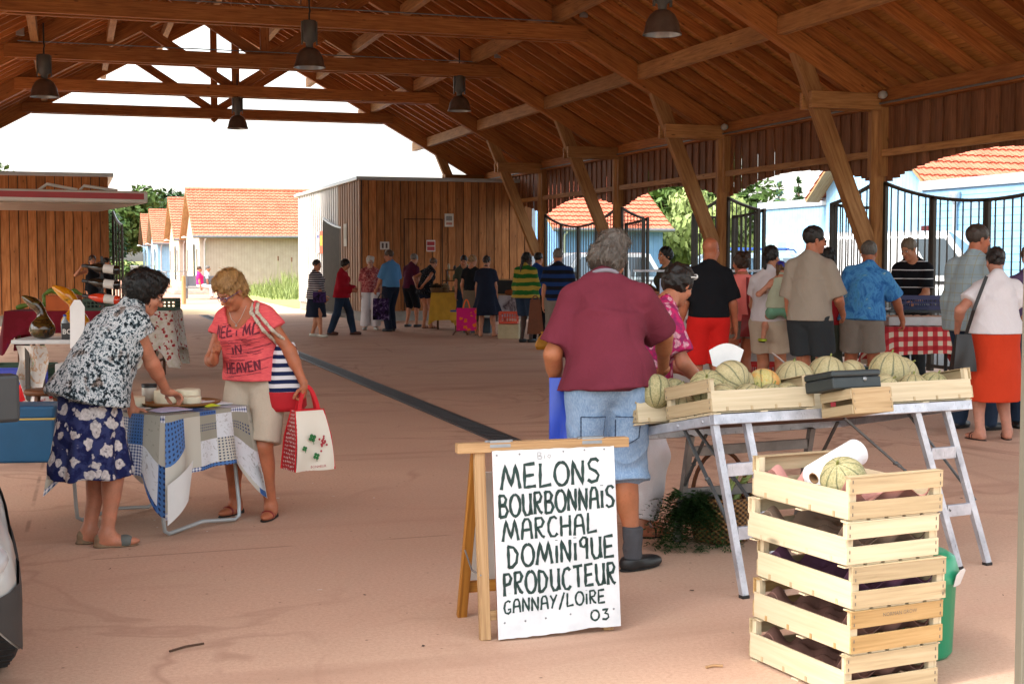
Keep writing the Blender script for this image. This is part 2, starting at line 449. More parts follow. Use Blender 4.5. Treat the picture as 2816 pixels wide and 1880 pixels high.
# ------------------------------------------------------------------ implicit bodies: signed distance field -> one smooth mesh
class Field:
    def __init__(s, lo, hi, h):
        s.h = h; s.lo = np.array(lo, float)
        n = np.ceil((np.array(hi) - s.lo) / h).astype(int) + 1
        s.ax = [(s.lo[i] + np.arange(n[i]) * h).astype(np.float32) for i in range(3)]
        s.F = np.full(n, 1.0, np.float32)
    def blk(s, lo, hi):
        sl = []
        for i in range(3):
            a = int(max(0, math.floor((lo[i] - s.lo[i]) / s.h))); b = int(min(len(s.ax[i]), math.ceil((hi[i] - s.lo[i]) / s.h) + 1))
            if b <= a: return None
            sl.append(slice(a, b))
        g = [s.ax[0][sl[0]][:, None, None], s.ax[1][sl[1]][None, :, None], s.ax[2][sl[2]][None, None, :]]
        return tuple(sl), g
    def put(s, pr, off=0.0):
        q = s.blk(np.array(pr['lo']) - .07 - off, np.array(pr['hi']) + .07 + off)
        if q is None: return
        sl, g = q
        d = pr['fn'](*g) - off; a = s.F[sl]; k = pr.get('k', .03); op = pr.get('op', 'u')
        if op == 'u':
            hh = np.clip(.5 + .5 * (d - a) / k, 0, 1); s.F[sl] = d * (1 - hh) + a * hh - k * hh * (1 - hh)
        else:
            d = -d; hh = np.clip(.5 - .5 * (d - a) / k, 0, 1); s.F[sl] = d * (1 - hh) + a * hh + k * hh * (1 - hh)
    def cut(s, p, n):          # keep the side n points away from
        p = np.array(p); n = np.array(n, float); n /= np.linalg.norm(n)
        d = (s.ax[0] - p[0])[:, None, None] * n[0] + (s.ax[1] - p[1])[None, :, None] * n[1] + (s.ax[2] - p[2])[None, None, :] * n[2]
        s.F = np.maximum(s.F, d.astype(np.float32))
    def wave(s, amp, f=1.0, ph=0.0):
        X, Y, Z = s.ax[0][:, None, None], s.ax[1][None, :, None], s.ax[2][None, None, :]
        w = np.sin(f * (19 * X + 23 * Y + 13 * Z) + ph + 2.1 * np.sin(f * (7 * Z - 9 * X + 5 * Y) + ph * 2)) * .6
        w = w + np.sin(f * (31 * X - 17 * Y - 24 * Z) + 1.7 * np.sin(f * (11 * Y + 8 * Z) + ph)) * .4
        if amp > .0045 and s.h < .013:      # a few sharper creases in cloth
            w = w + .9 * (1 - np.abs(np.sin(f * (7 * X - 6 * Y + 11 * Z) + ph + 1.6 * np.sin(f * (5 * Y + 7 * X) + ph)))) ** 5 - .5 * (1 - np.abs(np.sin(f * (8 * X + 5 * Y - 9 * Z) + 2 * ph + 1.2 * np.sin(f * 9 * Z)))) ** 6
        s.F -= (amp * w).astype(np.float32)
    def net(s):
        F = s.F; S = F < 0
        c = np.zeros(np.array(F.shape) - 1, np.int8)
        cs = [(i, j, k) for i in (0, 1) for j in (0, 1) for k in (0, 1)]
        nx, ny, nz = F.shape
        sub = lambda A, o: A[o[0]:nx - 1 + o[0], o[1]:ny - 1 + o[1], o[2]:nz - 1 + o[2]]
        for o in cs: c += sub(S, o)
        act = (c > 0) & (c < 8); ijk = np.argwhere(act)
        if len(ijk) == 0: return np.zeros((0, 3)), np.zeros((0, 4), int)
        V = np.stack([F[ijk[:, 0] + o[0], ijk[:, 1] + o[1], ijk[:, 2] + o[2]] for o in cs], 1)
        P = np.zeros((len(ijk), 3)); n = np.zeros(len(ijk))
        for a in range(8):
            for b in range(a + 1, 8):
                if sum(x != y for x, y in zip(cs[a], cs[b])) != 1: continue
                m = (V[:, a] < 0) != (V[:, b] < 0)
                t = V[m, a] / (V[m, a] - V[m, b])
                P[m] += np.array(cs[a]) + t[:, None] * (np.array(cs[b]) - np.array(cs[a])); n[m] += 1
        P = (ijk + P / n[:, None]) * s.h + s.lo
        idx = np.full(c.shape, -1, np.int64); idx[act] = np.arange(len(ijk))
        Q = []
        for ax in range(3):
            u, v = (ax + 1) % 3, (ax + 2) % 3
            sa = [slice(None)] * 3; sb = [slice(None)] * 3
            sa[ax] = slice(0, -1); sb[ax] = slice(1, None)
            sg = S[tuple(sa)] != S[tuple(sb)]
            e = np.argwhere(sg)
            e = e[(e[:, u] > 0) & (e[:, v] > 0) & (e[:, u] < F.shape[u] - 1) & (e[:, v] < F.shape[v] - 1)]
            def cell(du, dv):
                q = e.copy(); q[:, u] += du; q[:, v] += dv; return idx[q[:, 0], q[:, 1], q[:, 2]]
            f = np.stack([cell(-1, -1), cell(0, -1), cell(0, 0), cell(-1, 0)], 1)
            ins = S[e[:, 0], e[:, 1], e[:, 2]]
            f[~ins] = f[~ins][:, ::-1]
            Q.append(f)
        return P, np.concatenate(Q)
def np_mesh(name, parts, mats):
    """parts: list of (P, Q, matidx array or int)"""
    o = 0; Ps = []; Qs = []; Ms = []
    for P, Q, mi in parts:
        Ps.append(P); Qs.append(Q + o); o += len(P)
        Ms.append(np.full(len(Q), mi, np.int32) if np.isscalar(mi) else mi.astype(np.int32))
    P = np.concatenate(Ps); Q = np.concatenate(Qs); M = np.concatenate(Ms)
    me = bpy.data.meshes.new(name)
    me.vertices.add(len(P)); me.vertices.foreach_set("co", P.astype(np.float32).ravel())
    me.loops.add(len(Q) * 4); me.loops.foreach_set("vertex_index", Q.ravel().astype(np.int32))
    me.polygons.add(len(Q)); me.polygons.foreach_set("loop_start", np.arange(0, len(Q) * 4, 4, dtype=np.int32))
    me.polygons.foreach_set("loop_total", np.full(len(Q), 4, np.int32))
    me.polygons.foreach_set("material_index", M); me.polygons.foreach_set("use_smooth", np.ones(len(Q), bool))
    me.update(calc_edges=True); me.validate()
    for m in mats: me.materials.append(m)
    return me
def link(name, me, parent):
    o = bpy.data.objects.new(name, me); COL.objects.link(o); o.parent = parent; return o
A3 = lambda v: np.array(v, float)
def cone(a, b, ra, rb, k=.03, cap=False, op='u'):
    a = A3(a); b = A3(b); ab = b - a; L2 = max(ab @ ab, 1e-9); L = math.sqrt(L2); n = ab / L
    def fn(X, Y, Z):
        px, py, pz = X - a[0], Y - a[1], Z - a[2]
        tt = (px * ab[0] + py * ab[1] + pz * ab[2]) / L2
        t = np.clip(tt, 0, 1)
        d = np.sqrt((px - ab[0] * t) ** 2 + (py - ab[1] * t) ** 2 + (pz - ab[2] * t) ** 2) - (ra + (rb - ra) * t)
        if cap: d = np.maximum(d, (tt - 1) * L)
        return d
    r = max(ra, rb)
    return dict(fn=fn, lo=np.minimum(a, b) - r, hi=np.maximum(a, b) + r, k=k, op=op)
def ell(c, r, M=None, k=.03, op='u'):
    c = A3(c); r = A3(r); M = np.eye(3) if M is None else np.array(M)
    def fn(X, Y, Z):
        p = (X - c[0], Y - c[1], Z - c[2])
        q = [p[0] * M[0, i] + p[1] * M[1, i] + p[2] * M[2, i] for i in range(3)]
        k0 = np.sqrt(sum((q[i] / r[i]) ** 2 for i in range(3))); k1 = np.sqrt(sum((q[i] / r[i] ** 2) ** 2 for i in range(3))) + 1e-6
        return k0 * (k0 - 1) / k1
    m = max(r)
    return dict(fn=fn, lo=c - m, hi=c + m, k=k, op=op)
def etube(a, b, M, ra, rb, k=.03, folds=0, famp=0, ph=0.0, top=.0):
    """elliptic tube from a down to b; M's columns are its x / y axes; ra, rb = (rx, ry)"""
    a = A3(a); b = A3(b); ax = b - a; L = np.linalg.norm(ax); ax = ax / L
    ex = np.array(M)[:, 0]; ex = ex - ax * (ex @ ax); ex /= np.linalg.norm(ex); ey = np.cross(ex, ax)
    def fn(X, Y, Z):
        p = (X - a[0], Y - a[1], Z - a[2])
        z = p[0] * ax[0] + p[1] * ax[1] + p[2] * ax[2]
        x = p[0] * ex[0] + p[1] * ex[1] + p[2] * ex[2]; y = p[0] * ey[0] + p[1] * ey[1] + p[2] * ey[2]
        t = np.clip(z / L, 0, 1)
        rx = ra[0] + (rb[0] - ra[0]) * t; ry = ra[1] + (rb[1] - ra[1]) * t
        if folds:
            an = np.arctan2(y / ry, x / rx)
            w = 1 + famp * t * (np.sin(folds * an + ph) + .5 * np.sin((folds * 1.63) * an + 2 * ph + 3 * t)); rx = rx * w; ry = ry * w
        k0 = np.sqrt((x / rx) ** 2 + (y / ry) ** 2)
        d = (k0 - 1) * np.minimum(rx, ry)
        return np.maximum(np.maximum(d, z - L), -z - top)
    m = max(max(ra), max(rb)) * 1.2
    return dict(fn=fn, lo=np.minimum(a, b) - m, hi=np.maximum(a, b) + m, k=k, op='u')
def Rx(a): return np.array([[1, 0, 0], [0, cos(a), -sin(a)], [0, sin(a), cos(a)]])
def Ry(a): return np.array([[cos(a), 0, sin(a)], [0, 1, 0], [-sin(a), 0, cos(a)]])
def Rz(a): return np.array([[cos(a), -sin(a), 0], [sin(a), cos(a), 0], [0, 0, 1]])
def ik(S, T, l1, l2, hint):
    d = T - S; L = np.linalg.norm(d)
    if L > (l1 + l2) * .995: T = S + d / L * (l1 + l2) * .995; d = T - S; L = np.linalg.norm(d)
    L = max(L, abs(l1 - l2) + .02); n = d / max(np.linalg.norm(d), 1e-6)
    a = (l1 * l1 - l2 * l2 + L * L) / (2 * L); h = math.sqrt(max(l1 * l1 - a * a, 0))
    hv = A3(hint); hv = hv - n * (hv @ n); hv /= max(np.linalg.norm(hv), 1e-6)
    return S + n * a + hv * h, T
def nrmz(v): v = A3(v); return v / max(np.linalg.norm(v), 1e-9)

SKIN = {}
def skin(col):
    if col not in SKIN:
        t = NT("skin_" + col); v = t.coord(); n = t.noise(v, 14, 4); n2 = t.noise(v, 160, 2)
        c = lin(col)
        n3 = t.noise(v, 5, 3); n4 = t.noise(v, 70, 3)
        cc = t.mix(t.val(n, .35, .65), [x * .86 for x in c[:3]], [min(1, c[0] * 1.14), c[1] * 1.05, c[2] * 1.02]); cc = t.mix(t.val(n3, .48, .68, 0, .45), cc, [c[0] * .95, c[1] * .72, c[2] * .66]); cc = t.mix(t.val(n4, .56, .7, 0, .35), cc, [c[0] * .7, c[1] * .6, c[2] * .52])
        SKIN[col] = t.done(cc, .5, n2, .12, .002, spec=.35, Subsurface_Weight=.08, Subsurface_Scale=.02)
    return SKIN[col]
LIPS = {}
def lips(col):
    if col not in LIPS: LIPS[col] = plain("lips_" + col, [lin(col)[0] * .85, lin(col)[1] * .55, lin(col)[2] * .55], .45)
    return LIPS[col]
EYE_W = plain("eye_white", "c9c2b8", .25, 0, .03); EYE_D = plain("eye_iris", "2a1c12", .2, 0, .1)
HAIRM = {}
def hairm(col):
    if col not in HAIRM:
        t = NT("hair_" + col); n = t.noise(t.coord('Object', (16, 16, 3.5)), 9, 4, .6, .8); n2 = t.noise(t.coord(), 12, 3)
        c = lin(col)[:3]
        cc = t.mix(t.val(n, .3, .7), [x * .5 for x in c], [min(1, x * 1.5) for x in c]); cc = t.mix(t.val(n2, .4, .7, 0, .5), cc, [x * .6 for x in c])
        HAIRM[col] = t.done(cc, .48, n, .6, .006, spec=.4)
    return HAIRM[col]
def cloth(name, col, col2=None, var=.1, rough=.9, weave=220):
    if name in _MC: return _MC[name]
    t = NT(name); v = t.coord(); n = t.noise(v, 5, 4); w = t.noise(v, weave, 2); f = t.noise(t.coord('Object', (1.5, 1.5, .8)), 7, 3, .55, .6)
    c = lin(col)[:3]
    cc = t.mix(t.val(n, .3, .7), [x * (1 - var) for x in c], [min(1, x * (1 + var)) for x in c]) if not col2 else t.mix(t.val(n, .4, .6), col, col2)
    cc = t.mix(t.val(w, .4, .6, 0, .25), cc, [x * .75 for x in c])
    _MC[name] = t.done(cc, rough, t.math('ADD', t.math('MULTIPLY', f, 1.0), t.math('MULTIPLY', w, .08)), .55, .02, spec=.2)
    return _MC[name]
def stripes(name, a, b, period, duty=.5, axis=2, warp=.15):
    t = NT(name); v = t.coord(); n = t.noise(v, 4, 2)
    q = t.math('ADD', t.sep(v)[axis], t.math('MULTIPLY', n, period * warp))
    f = t.math('FRACT', t.math('DIVIDE', q, period)); m = t.math('GREATER_THAN', f, duty)
    return t.done(t.mix(m, a, b), .9, t.noise(v, 9, 3), .4, .015, spec=.2)
def speckle(name, stops, scale, scale2=None, stretch=(1, 1, 1), dist=.8):
    t = NT(name); v = t.coord('Object', stretch); n = t.noise(v, scale, 5, .68, dist)
    c = t.ramp(n, stops)
    return t.done(c, .85, t.noise(t.coord(), 8, 3), .4, .015, spec=.2)
def blossoms(name, bg, petal, core, scale, r=.32, bg2=None):
    t = NT(name); v = t.coord()
    w = t.n('ShaderNodeVectorMath', operation='ADD'); nn = t.n('ShaderNodeTexNoise'); nn.inputs['Scale'].default_value = scale * 1.5; t.l(v, nn.inputs[0])
    mm = t.n('ShaderNodeVectorMath', operation='SCALE'); mm.inputs['Scale'].default_value = .9 / scale; t.l(nn.outputs[1], mm.inputs[0]); t.l(v, w.inputs[0]); t.l(mm.outputs[0], w.inputs[1])
    d = t.vor(w.outputs[0], scale)
    bgc = t.mix(t.val(t.noise(v, scale * 1.3, 4), .45, .55), bg, bg2 or bg)
    pc = t.mix(t.val(t.noise(v, scale * 5, 3), .35, .65), [x * .6 for x in lin(petal)[:3]], petal)
    c = t.mix(t.val(d, r, r + .06, 1, 0), bgc, pc); c = t.mix(t.val(d, .05, .12, 1, 0), c, core)
    return t.done(c, .88, t.noise(v, 8, 3), .4, .015, spec=.2)

def strands(ho, HC, hs, M, st, n=1500):
    """loose locks combed over the cap of hair, joined into the same mesh"""
    import bmesh
    me = ho.data; q = random.Random(3); vs = me.vertices; N = len(vs); mb = MB(); crown = Vector(HC + M @ (A3((.01, -.05, .14)) * hs)); dn = Vector(M @ A3((0, -.25, -1)))
    for i in range(n):
        v = vs[q.randrange(N)]; nn = v.normal; p = v.co.copy()
        d = (p - crown); d = d - nn * d.dot(nn); d = d.normalized() + dn * .35 + Vector((q.gauss(0, .25), q.gauss(0, .25), q.gauss(0, .25)))
        d = (d - nn * d.dot(nn)).normalized(); l = q.uniform(.02, .055); w_ = q.uniform(.0012, .0026); sd = nn.cross(d) * w_; lift = q.uniform(.0, .006) + (.008 if q.random() < .08 else 0); L = []; Rr = []
        for k in range(5):
            f = k / 4; c = p + d * l * (f - .3) + nn * (lift + .002 * sin(pi * f) - .02 * (f - .4) ** 2 * (1 if lift < .007 else -.4)); tp = sin(pi * (.12 + .8 * f)); L.append(c - sd * tp); Rr.append(c + sd * tp)
        mb.add(L + Rr, [(k, k + 1, 6 + k, 5 + k) for k in range(4)], 0, None, True)
    m2 = mb.mesh("s", [me.materials[0]]); b = bmesh.new(); b.from_mesh(me); b.from_mesh(m2); b.to_mesh(me); b.free(); bpy.data.meshes.remove(m2)

def person(label, pos, heading, H=1.68, sex='f', w=1.0, belly=.0, bust=1.0, lean=0, side=0, twist=0, head=(0, 0, 0), L=None, Rr=None, feet=None,
           skc="b07a5c", hair=('short', "3a2a1c"), top=None, bot=None, shoe=None, res=.013, hres=.009, glasses=None, group=None, seat=None, name="person", kneehint=(0, 1, 0.05), hip=(0, 0, 0), extra=None, nk=.135):
    if sex == 'm': w *= .92
    s = H / 1.7; root = thing(name, label, "person", pos, -R(heading), group)
    W2L = lambda p: Rz(R(heading)) @ (A3(p) - A3(pos))
    RL = Rz(R(-twist)) @ Rx(-R(lean)) @ Ry(R(side)); RH = Rx(-R(lean * .55)) @ Ry(R(side * .5)); R0 = Rx(-R(lean * .25))
    hipz = (seat if seat else .93 * s)
    P0 = A3((hip[0], -.13 * s * sin(R(lean)) + hip[1], hipz + hip[2]))
    P1 = P0 + RH @ A3((0, 0, .15 * s)); P2 = P1 + RL @ A3((0, 0, .17 * s)); P3 = P2 + RL @ A3((0, 0, .17 * s))
    sw = (.143 if sex == 'f' else .16) * s * (w * .55 + .45)
    sh = [P2 + RL @ A3((q * sw, 0, .098 * s)) for q in (-1, 1)]
    RHd = Rz(R(-head[1])) @ Rx(-R(head[0] + lean * .45)) @ Ry(R(head[2]))
    hs = s * .93
    HC = P3 + RL @ A3((0, .012, .03)) * s + RHd @ A3((0, .02, nk)) * s
    # arms / legs
    ul, fl = .285 * s, .245 * s
    arms = []
    for i, (q, A) in enumerate(((-1, L), (1, Rr))):
        A = dict(A or {})
        T = A.get('hand')
        if T is None: T = sh[i] + A3((q * (.035 + .12 * (w - .9)), .06, -.525)) * s
        elif 'w' in A: T = W2L(T)
        else: T = A3(T)
        E_, T = ik(sh[i], T, ul, fl, A.get('hint', (q * .5, -1, -.2)))
        d = nrmz(A['hd']) if 'hd' in A else nrmz(nrmz(T - E_) + A3((0, .12, -.15)))
        if 'w' in A and 'hd' in A: d = Rz(R(heading)) @ d
        pn = A.get('pn', (-q, 0.1, 0))
        if 'w' in A and 'pn' in A: pn = Rz(R(heading)) @ A3(pn)
        pn = A3(pn); pn = nrmz(pn - d * (pn @ d))
        arms.append((sh[i], E_, T, d, pn, A.get('curl', 28), q))
    legs = []
    ft = feet or [(-.1, 0, 8), (.1, .02, 8)]
    for i, q in enumerate((-1, 1)):
        f = ft[i]; hd_ = R(f[2]) * q
        hipj = P0 + R0 @ A3((q * .088 * s * (w * .5 + .5), 0, -.03 * s))
        ank = A3((f[0], f[1], .075 * s + (f[3] if len(f) > 3 else 0)))
        kn, ank = ik(hipj, ank, .43 * s, .42 * s, kneehint)
        fd = A3((sin(hd_), cos(hd_), 0)); legs.append((hipj, kn, ank, fd, q))
    fem = sex == 'f'
    cw = w * (1.0 if fem else 1.08)
    def torso(k=.05):
        t = [ell(P0 + R0 @ A3((0, -.012, .02)) * s, A3((.158 * w if fem else .148 * w, .122 * w, .14)) * s, R0, k),
             ell(P1 + RH @ A3((0, .01 + belly * .6, .0)) * s, A3((.126 * cw, .104 * w + belly * .7, .16)) * s, RH, k),
             ell(P2 + RL @ A3((0, -.005, .0)) * s, A3((.136 * cw, .108 * w, .19)) * s, RL, k),
             cone(sh[0] * .9 + sh[1] * .1, sh[1] * .9 + sh[0] * .1, .052 * s * (w * .5 + .5), .052 * s * (w * .5 + .5), k)]
        if fem and bust:
            for q in (-1, 1): t.append(ell(P2 + RL @ A3((q * .072 * w, .085 * w, .0)) * s, A3((.07, .065, .07)) * s * bust, RL, .04))
        for i in (0, 1): t.append(cone(P3 + RL @ A3((0, -.01, .035)) * s, sh[i], .042 * s, .042 * s, .04))
        return t
    def armp(i, g=0, frac=2.0, wid=1.0):
        S, E_, T, d, pn, c, q = arms[i]; t = []
        aw = (w * .6 + .4) * (1.0 if fem else 1.1) * s * wid
        if frac < 1: return [cone(S, S + (E_ - S) * frac, (.047 + g * .4) * aw, (.045 + g * .9) * aw, .025, True)]
        t += [cone(S, E_, (.046 + g * .6) * aw, (.037 + g * .7) * aw, .025)]
        if frac >= 2: t += [cone(E_, E_ + (T - E_) * .35, (.038 + g) * aw, (.038 + g) * aw, .02), cone(E_, T, (.037 + g) * aw, (.025 + g) * aw, .02)]
        elif frac > 1: t += [cone(E_, E_ + (T - E_) * (frac - 1), (.039 + g) * aw, (.034 + g * 1.2) * aw, .03, True)]
        return t
    def legp(i, g=0, frac=2.0, flare=0.0):
        hj, kn, an, fd, q = legs[i]; t = []; lw = (w * .6 + .4) * s
        if frac < 1: return [cone(hj, hj + (kn - hj) * frac, (.09 + g) * lw, (.08 - .018 * frac + g + flare) * lw, .018, True)]
        t += [cone(hj, kn, (.089 + g) * lw, (.058 + g) * lw, .02)]
        if frac >= 2: t += [cone(kn, an, (.054 + g) * lw, (.036 + g) * lw, .03), ell(kn + (an - kn) * .3 - fd * .018 * s, A3((.05, .05, .12)) * lw, None, .03)]
        elif frac > 1: t += [cone(kn, kn + (an - kn) * (frac - 1), (.062 + g) * lw, (.052 + g + flare) * lw, .03, True)]
        return t
    def footp(i, g=0):
        hj, kn, an, fd, q = legs[i]
        M = np.stack([A3((fd[1], -fd[0], 0)), fd, A3((0, 0, 1))], 1); z0 = an[2] - .075 * s
        b = A3((an[0], an[1], z0))
        return [cone(an, b - fd * .03 * s + A3((0, 0, .035 * s)), (.036 + g) * s, (.034 + g) * s, .03), ell(b + fd * .07 * s + A3((0, 0, .028 * s)), A3((.042 + g, .115 + g, .03 + g)) * s, M, .03),
                cone(an, b + fd * .06 * s + A3((0, 0, .03 * s)), (.034 + g) * s, (.028 + g) * s, .03)]
    hp = lambda x, y, z: HC + RHd @ (A3((x, y, z)) * hs)
    HE = lambda c, r, k=.02, op='u': ell(hp(*c), A3(r) * hs, RHd, k, op)
    neck = [cone(P3 + RL @ A3((0, -.005, -.03)) * s, hp(0, -.015, -.06), (.056 if fem else .062) * s, (.05 if fem else .057) * s, .035)]
    jw = 1.0 if fem else 1.08
    headp = [HE((0, -.012, .045), (.076, .097, .088)), HE((0, .03, -.035), (.057 * jw, .066, .085), .03), HE((0, .072, -.098), (.026 * jw, .022, .02), .025),
             cone(hp(0, .09, .01), hp(0, .112, -.03), .008 * hs, .0135 * hs, .012), HE((0, .088, .024), (.047, .012, .011), .015),
             HE((.038, .066, -.025), (.024, .022, .024), .02), HE((-.038, .066, -.025), (.024, .022, .024), .02)]
    headp += [HE((q * .031, .103, .006), (.017, .016, .0115), .01, 's') for q in (-1, 1)] + [HE((q * .03, .082, .005), (.0135, .0135, .0135), .003) for q in (-1, 1)]
    headp += [HE((0, .0935, -.056), (.022, .0095, .0065), .006), HE((0, .092, -.068), (.019, .0095, .0065), .006)]
    for q in (-1, 1): headp += [HE((q * .077, -.008, -.006), (.0075, .019, .03), .008)]
    def handp(i, hsz=1.0):
        S, E_, T, d, pn, c, q = arms[i]; u = s * (1.0 if not fem else .93) * hsz
        ac = np.cross(d, pn) * q
        M = np.stack([ac, d, pn], 1)
        t = [ell(T + d * .045 * u, A3((.04, .054, .017)) * u, M, .012), cone(T - d * .02 * u, T + d * .02 * u, .026 * u, .026 * u, .02)]
        for j, (o, l) in enumerate(((.03, .066), (.0105, .075), (-.0095, .07), (-.028, .055))):
            p = T + d * .085 * u + ac * o * u; a = R(c * (.6 + .12 * j)); v = d + ac * o * 2.2
            for seg, (fr, rr) in enumerate(((.45, .0092), (.3, .0085), (.25, .0076))):
                v2 = nrmz(v * cos(a) + pn * sin(a)); e = p + v2 * l * fr * u
                t.append(cone(p, e, rr * u, rr * .93 * u, .004)); p = e; a += R(c)
        p = T + d * .022 * u + ac * .028 * u
        for v, l in ((d * .55 + ac * .75 + pn * .35, .045), (d * .85 + ac * .3 + pn * .45, .034), (d * .9 + pn * .4, .025)):
            e = p + nrmz(v) * l * u; t.append(cone(p, e, .0115 * u, .0095 * u, .006)); p = e
        return t
    def bounds(ps, m=.03):
        return np.min([p['lo'] for p in ps if p.get('op', 'u') == 'u'], 0) - m, np.max([p['hi'] for p in ps if p.get('op', 'u') == 'u'], 0) + m
    def build(ps, h, off=0.0, cuts=(), wave=None, z0=None):
        lo, hi = bounds(ps, .03 + off); f = Field(lo, hi, h)
        for p in ps: f.put(p, off)
        if wave: f.wave(*wave)
        for c in cuts: f.cut(*c)
        if z0 is not None: f.cut((0, 0, z0), (0, 0, -1))
        return f.net()
    # --- the body: one mesh
    bare_feet = shoe is None or shoe.get('open')
    bp = torso() + neck
    for i in (0, 1): bp += armp(i) + legp(i) + (footp(i) if bare_feet else [])
    parts = []
    P, Q = build(bp, res, z0=.002); parts.append((P, Q, 0))
    P, Q = build(headp + [dict(neck[0])], hres)
    mi = np.zeros(len(Q), int); cen = P[Q].mean(1); lc = (cen - HC) @ RHd / hs
    lip = (np.abs(lc[:, 0]) < .023) & (lc[:, 2] < -.05) & (lc[:, 2] > -.074) & (lc[:, 1] > .088); mi[lip] = 1
    for q in (-1, 1):
        de = np.linalg.norm((lc - A3((q * .03, .082, .005))) , axis=1); fr = lc[:, 1] > .085
        mi[(de < .0155) & fr & (np.abs(lc[:, 2] - .005) < .0075)] = 2
        dd = np.hypot(lc[:, 0] - q * .03, lc[:, 2] - .005); mi[(dd < .0065) & (lc[:, 1] > .08) & (de < .018)] = 3
        br = (np.abs(lc[:, 0] - q * .031) < .021) & (np.abs(lc[:, 2] - .027 + np.abs(lc[:, 0] - q * .028) * .15) < .0042) & (lc[:, 1] > .075); mi[br] = 4
    parts.append((P, Q, mi))
    for i in (0, 1):
        P, Q = build(handp(i), min(hres, .0075)); parts.append((P, Q, 0))
    hc = hair[1]
    link("body", np_mesh("body", parts, [skin(skc), lips(skc), EYE_W, EYE_D, hairm(hair[2] if len(hair) > 2 else hc)]), root)
    # --- hair
    st = hair[0]
    if st != 'bald':
        g = .014 * (hair[3] if len(hair) > 3 else 1); hps = [HE((0, -.016, .046), (.08 + g * .4, .1 + g * .4, .09 + g * .5), .02)]
        lowz = -.055
        if st == 'pixie': hps += [HE((.01, -.03, .085), (.08, .092, .075), .03), HE((.025, .055, .1), (.06, .045, .04), .03), HE((0, -.06, .0), (.082, .06, .09), .03)]; lowz = -.09
        if st in ('bob', 'curly', 'full'): hps += [HE((0, -.045, .01), (.094, .085, .1), .03)]; lowz = -.085
        if st == 'bob' and len(hair) > 3: hps += [HE((0, -.055, .03), (.1, .1, .115), .03), HE((0, .03, .11), (.075, .07, .045), .03)]
        if st == 'curly': hps += [HE((.055 * cos(a), -.03 + .07 * sin(a), .07 + .03 * sin(a * 2.7)), (.045, .045, .04), .02) for a in (0, 1.2, 2.1, 3.14, 4.2, 5.3)]
        if st == 'full': hps += [HE((0, .02, .115), (.07, .07, .04), .03), HE((0, -.06, -.04), (.08, .06, .07), .03)]; lowz = -.12
        if st == 'long': hps += [HE((0, -.05, -.03), (.085, .06, .13), .03), HE((0, -.06, -.14), (.07, .04, .1), .03)]; lowz = -.26
        if st == 'messy': hps += [HE((q * .05, -.04 + y * .01, -.02 + z), (.05, .07, .075), .03) for q, y, z in ((-1, 0, .0), (1, 1, -.005), (-.6, -4, -.02), (.6, -4, -.03))] + [HE((.02, -.01, .11), (.075, .085, .045), .03)]; lowz = -.12
        if st in ('bun', 'pony', 'braids'): hps += [HE((0, -.1, .01 if st != 'pony' else -.0), (.05, .04, .045), .015)]
        if st == 'bun': hps += [HE((0, -.108, -.03), (.047, .035, .045), .015)]
        if st == 'pony': hps += [cone(hp(0, -.12, .0), hp(0, -.13, -.12), .03 * hs, .018 * hs)]; lowz = -.2
        if st == 'braids':
            for q in (-.5, 0, .5): hps += [cone(hp(q * .05, -.1, -.02), hp(q * .06, -.14, -.3), .022 * hs, .016 * hs, .01), cone(hp(q * .06, -.14, -.3), hp(q * .05, -.13, -.5), .016 * hs, .01 * hs, .01)]
            lowz = -.6
        hps += [HE((0, .115, -.035), (.072, .085, .1), .015, 's')]
        if st in ('short', 'messy', 'fringe', 'pixie'): hps += [HE((q * .085, .03, -.07), (.04, .055, .06), .012, 's') for q in (-1, 1)]
        if st == 'fringe': hps += [HE((0, .05, .12), (.07, .12, .06), .012, 's')]
        if st == 'short': hps += [HE((q * .09, -.008, -.012), (.022, .022, .03), .008, 's') for q in (-1, 1)]
        P, Q = build(hps, max(hres * .85, .0045), wave=(.006 if st not in ('short',) else .0035, 3.4, .7), cuts=[(hp(0, 0, lowz), RHd @ A3((0, -.25, -1)))])
        ho = link("hair", np_mesh("hair", [(P, Q, 0)], [hairm(hc)]), root)
        if hres < .005: strands(ho, HC, hs, RHd, st)
    out = dict(root=root, HC=HC, RHd=RHd, hs=hs, arms=arms, legs=legs, P=(P0, P1, P2, P3), RL=RL, s=s, hp=hp)
    # --- upper garment
    if top:
        off = top.get('off', .014); ps = [dict(p) for p in torso(.05)]
        fr = top.get('sleeve', .55)
        for i in (0, 1):
            if fr > 0: ps += armp(i, .004 + top.get('sw', 0), fr)
        hem = top.get('hem', .12); fl_ = top.get('flare', .0); tw = top.get('tw', 1.0)
        if hem is not None:
            hb = P0 + R0 @ A3((0, 0, .06 - hem)) * s + A3(top.get('hang', (0, 0, 0)))
            ps.append(etube(P2 + RL @ A3((0, 0, -.02)) * s, hb, RL, A3((.134 * cw, .105 * w)) * s * tw, A3(((.166 * w + fl_), (.13 * w + belly * .5 + fl_))) * s * tw, .05, top.get('folds', 5), .02 + fl_ * .3, hash(label) % 7))
        cuts = []
        if hem is not None and top.get('cut', True): cuts = [(hb, R0 @ A3((0, -.0, -1)))]
        nf, nd = top.get('neck', (.065, 0)); nf *= .84 if nd == 0 else 1
        ps.append(dict(ell(P3 + RL @ A3((0, .01 + nd * .5, .035 - nd * .3)) * s, A3((nf * .92, nf * .88 + nd * .5, nf * .66 + nd)) * s, RL, .012), op='s'))
        if top.get('vest'):
            for i, q in enumerate((-1, 1)): ps.append(dict(ell(sh[i] + RL @ A3((q * .035, 0, -.01)) * s, A3((.06, .09, .11)) * s, RL, .015), op='s'))
        for e in top.get('add', []): ps.append(e(out))
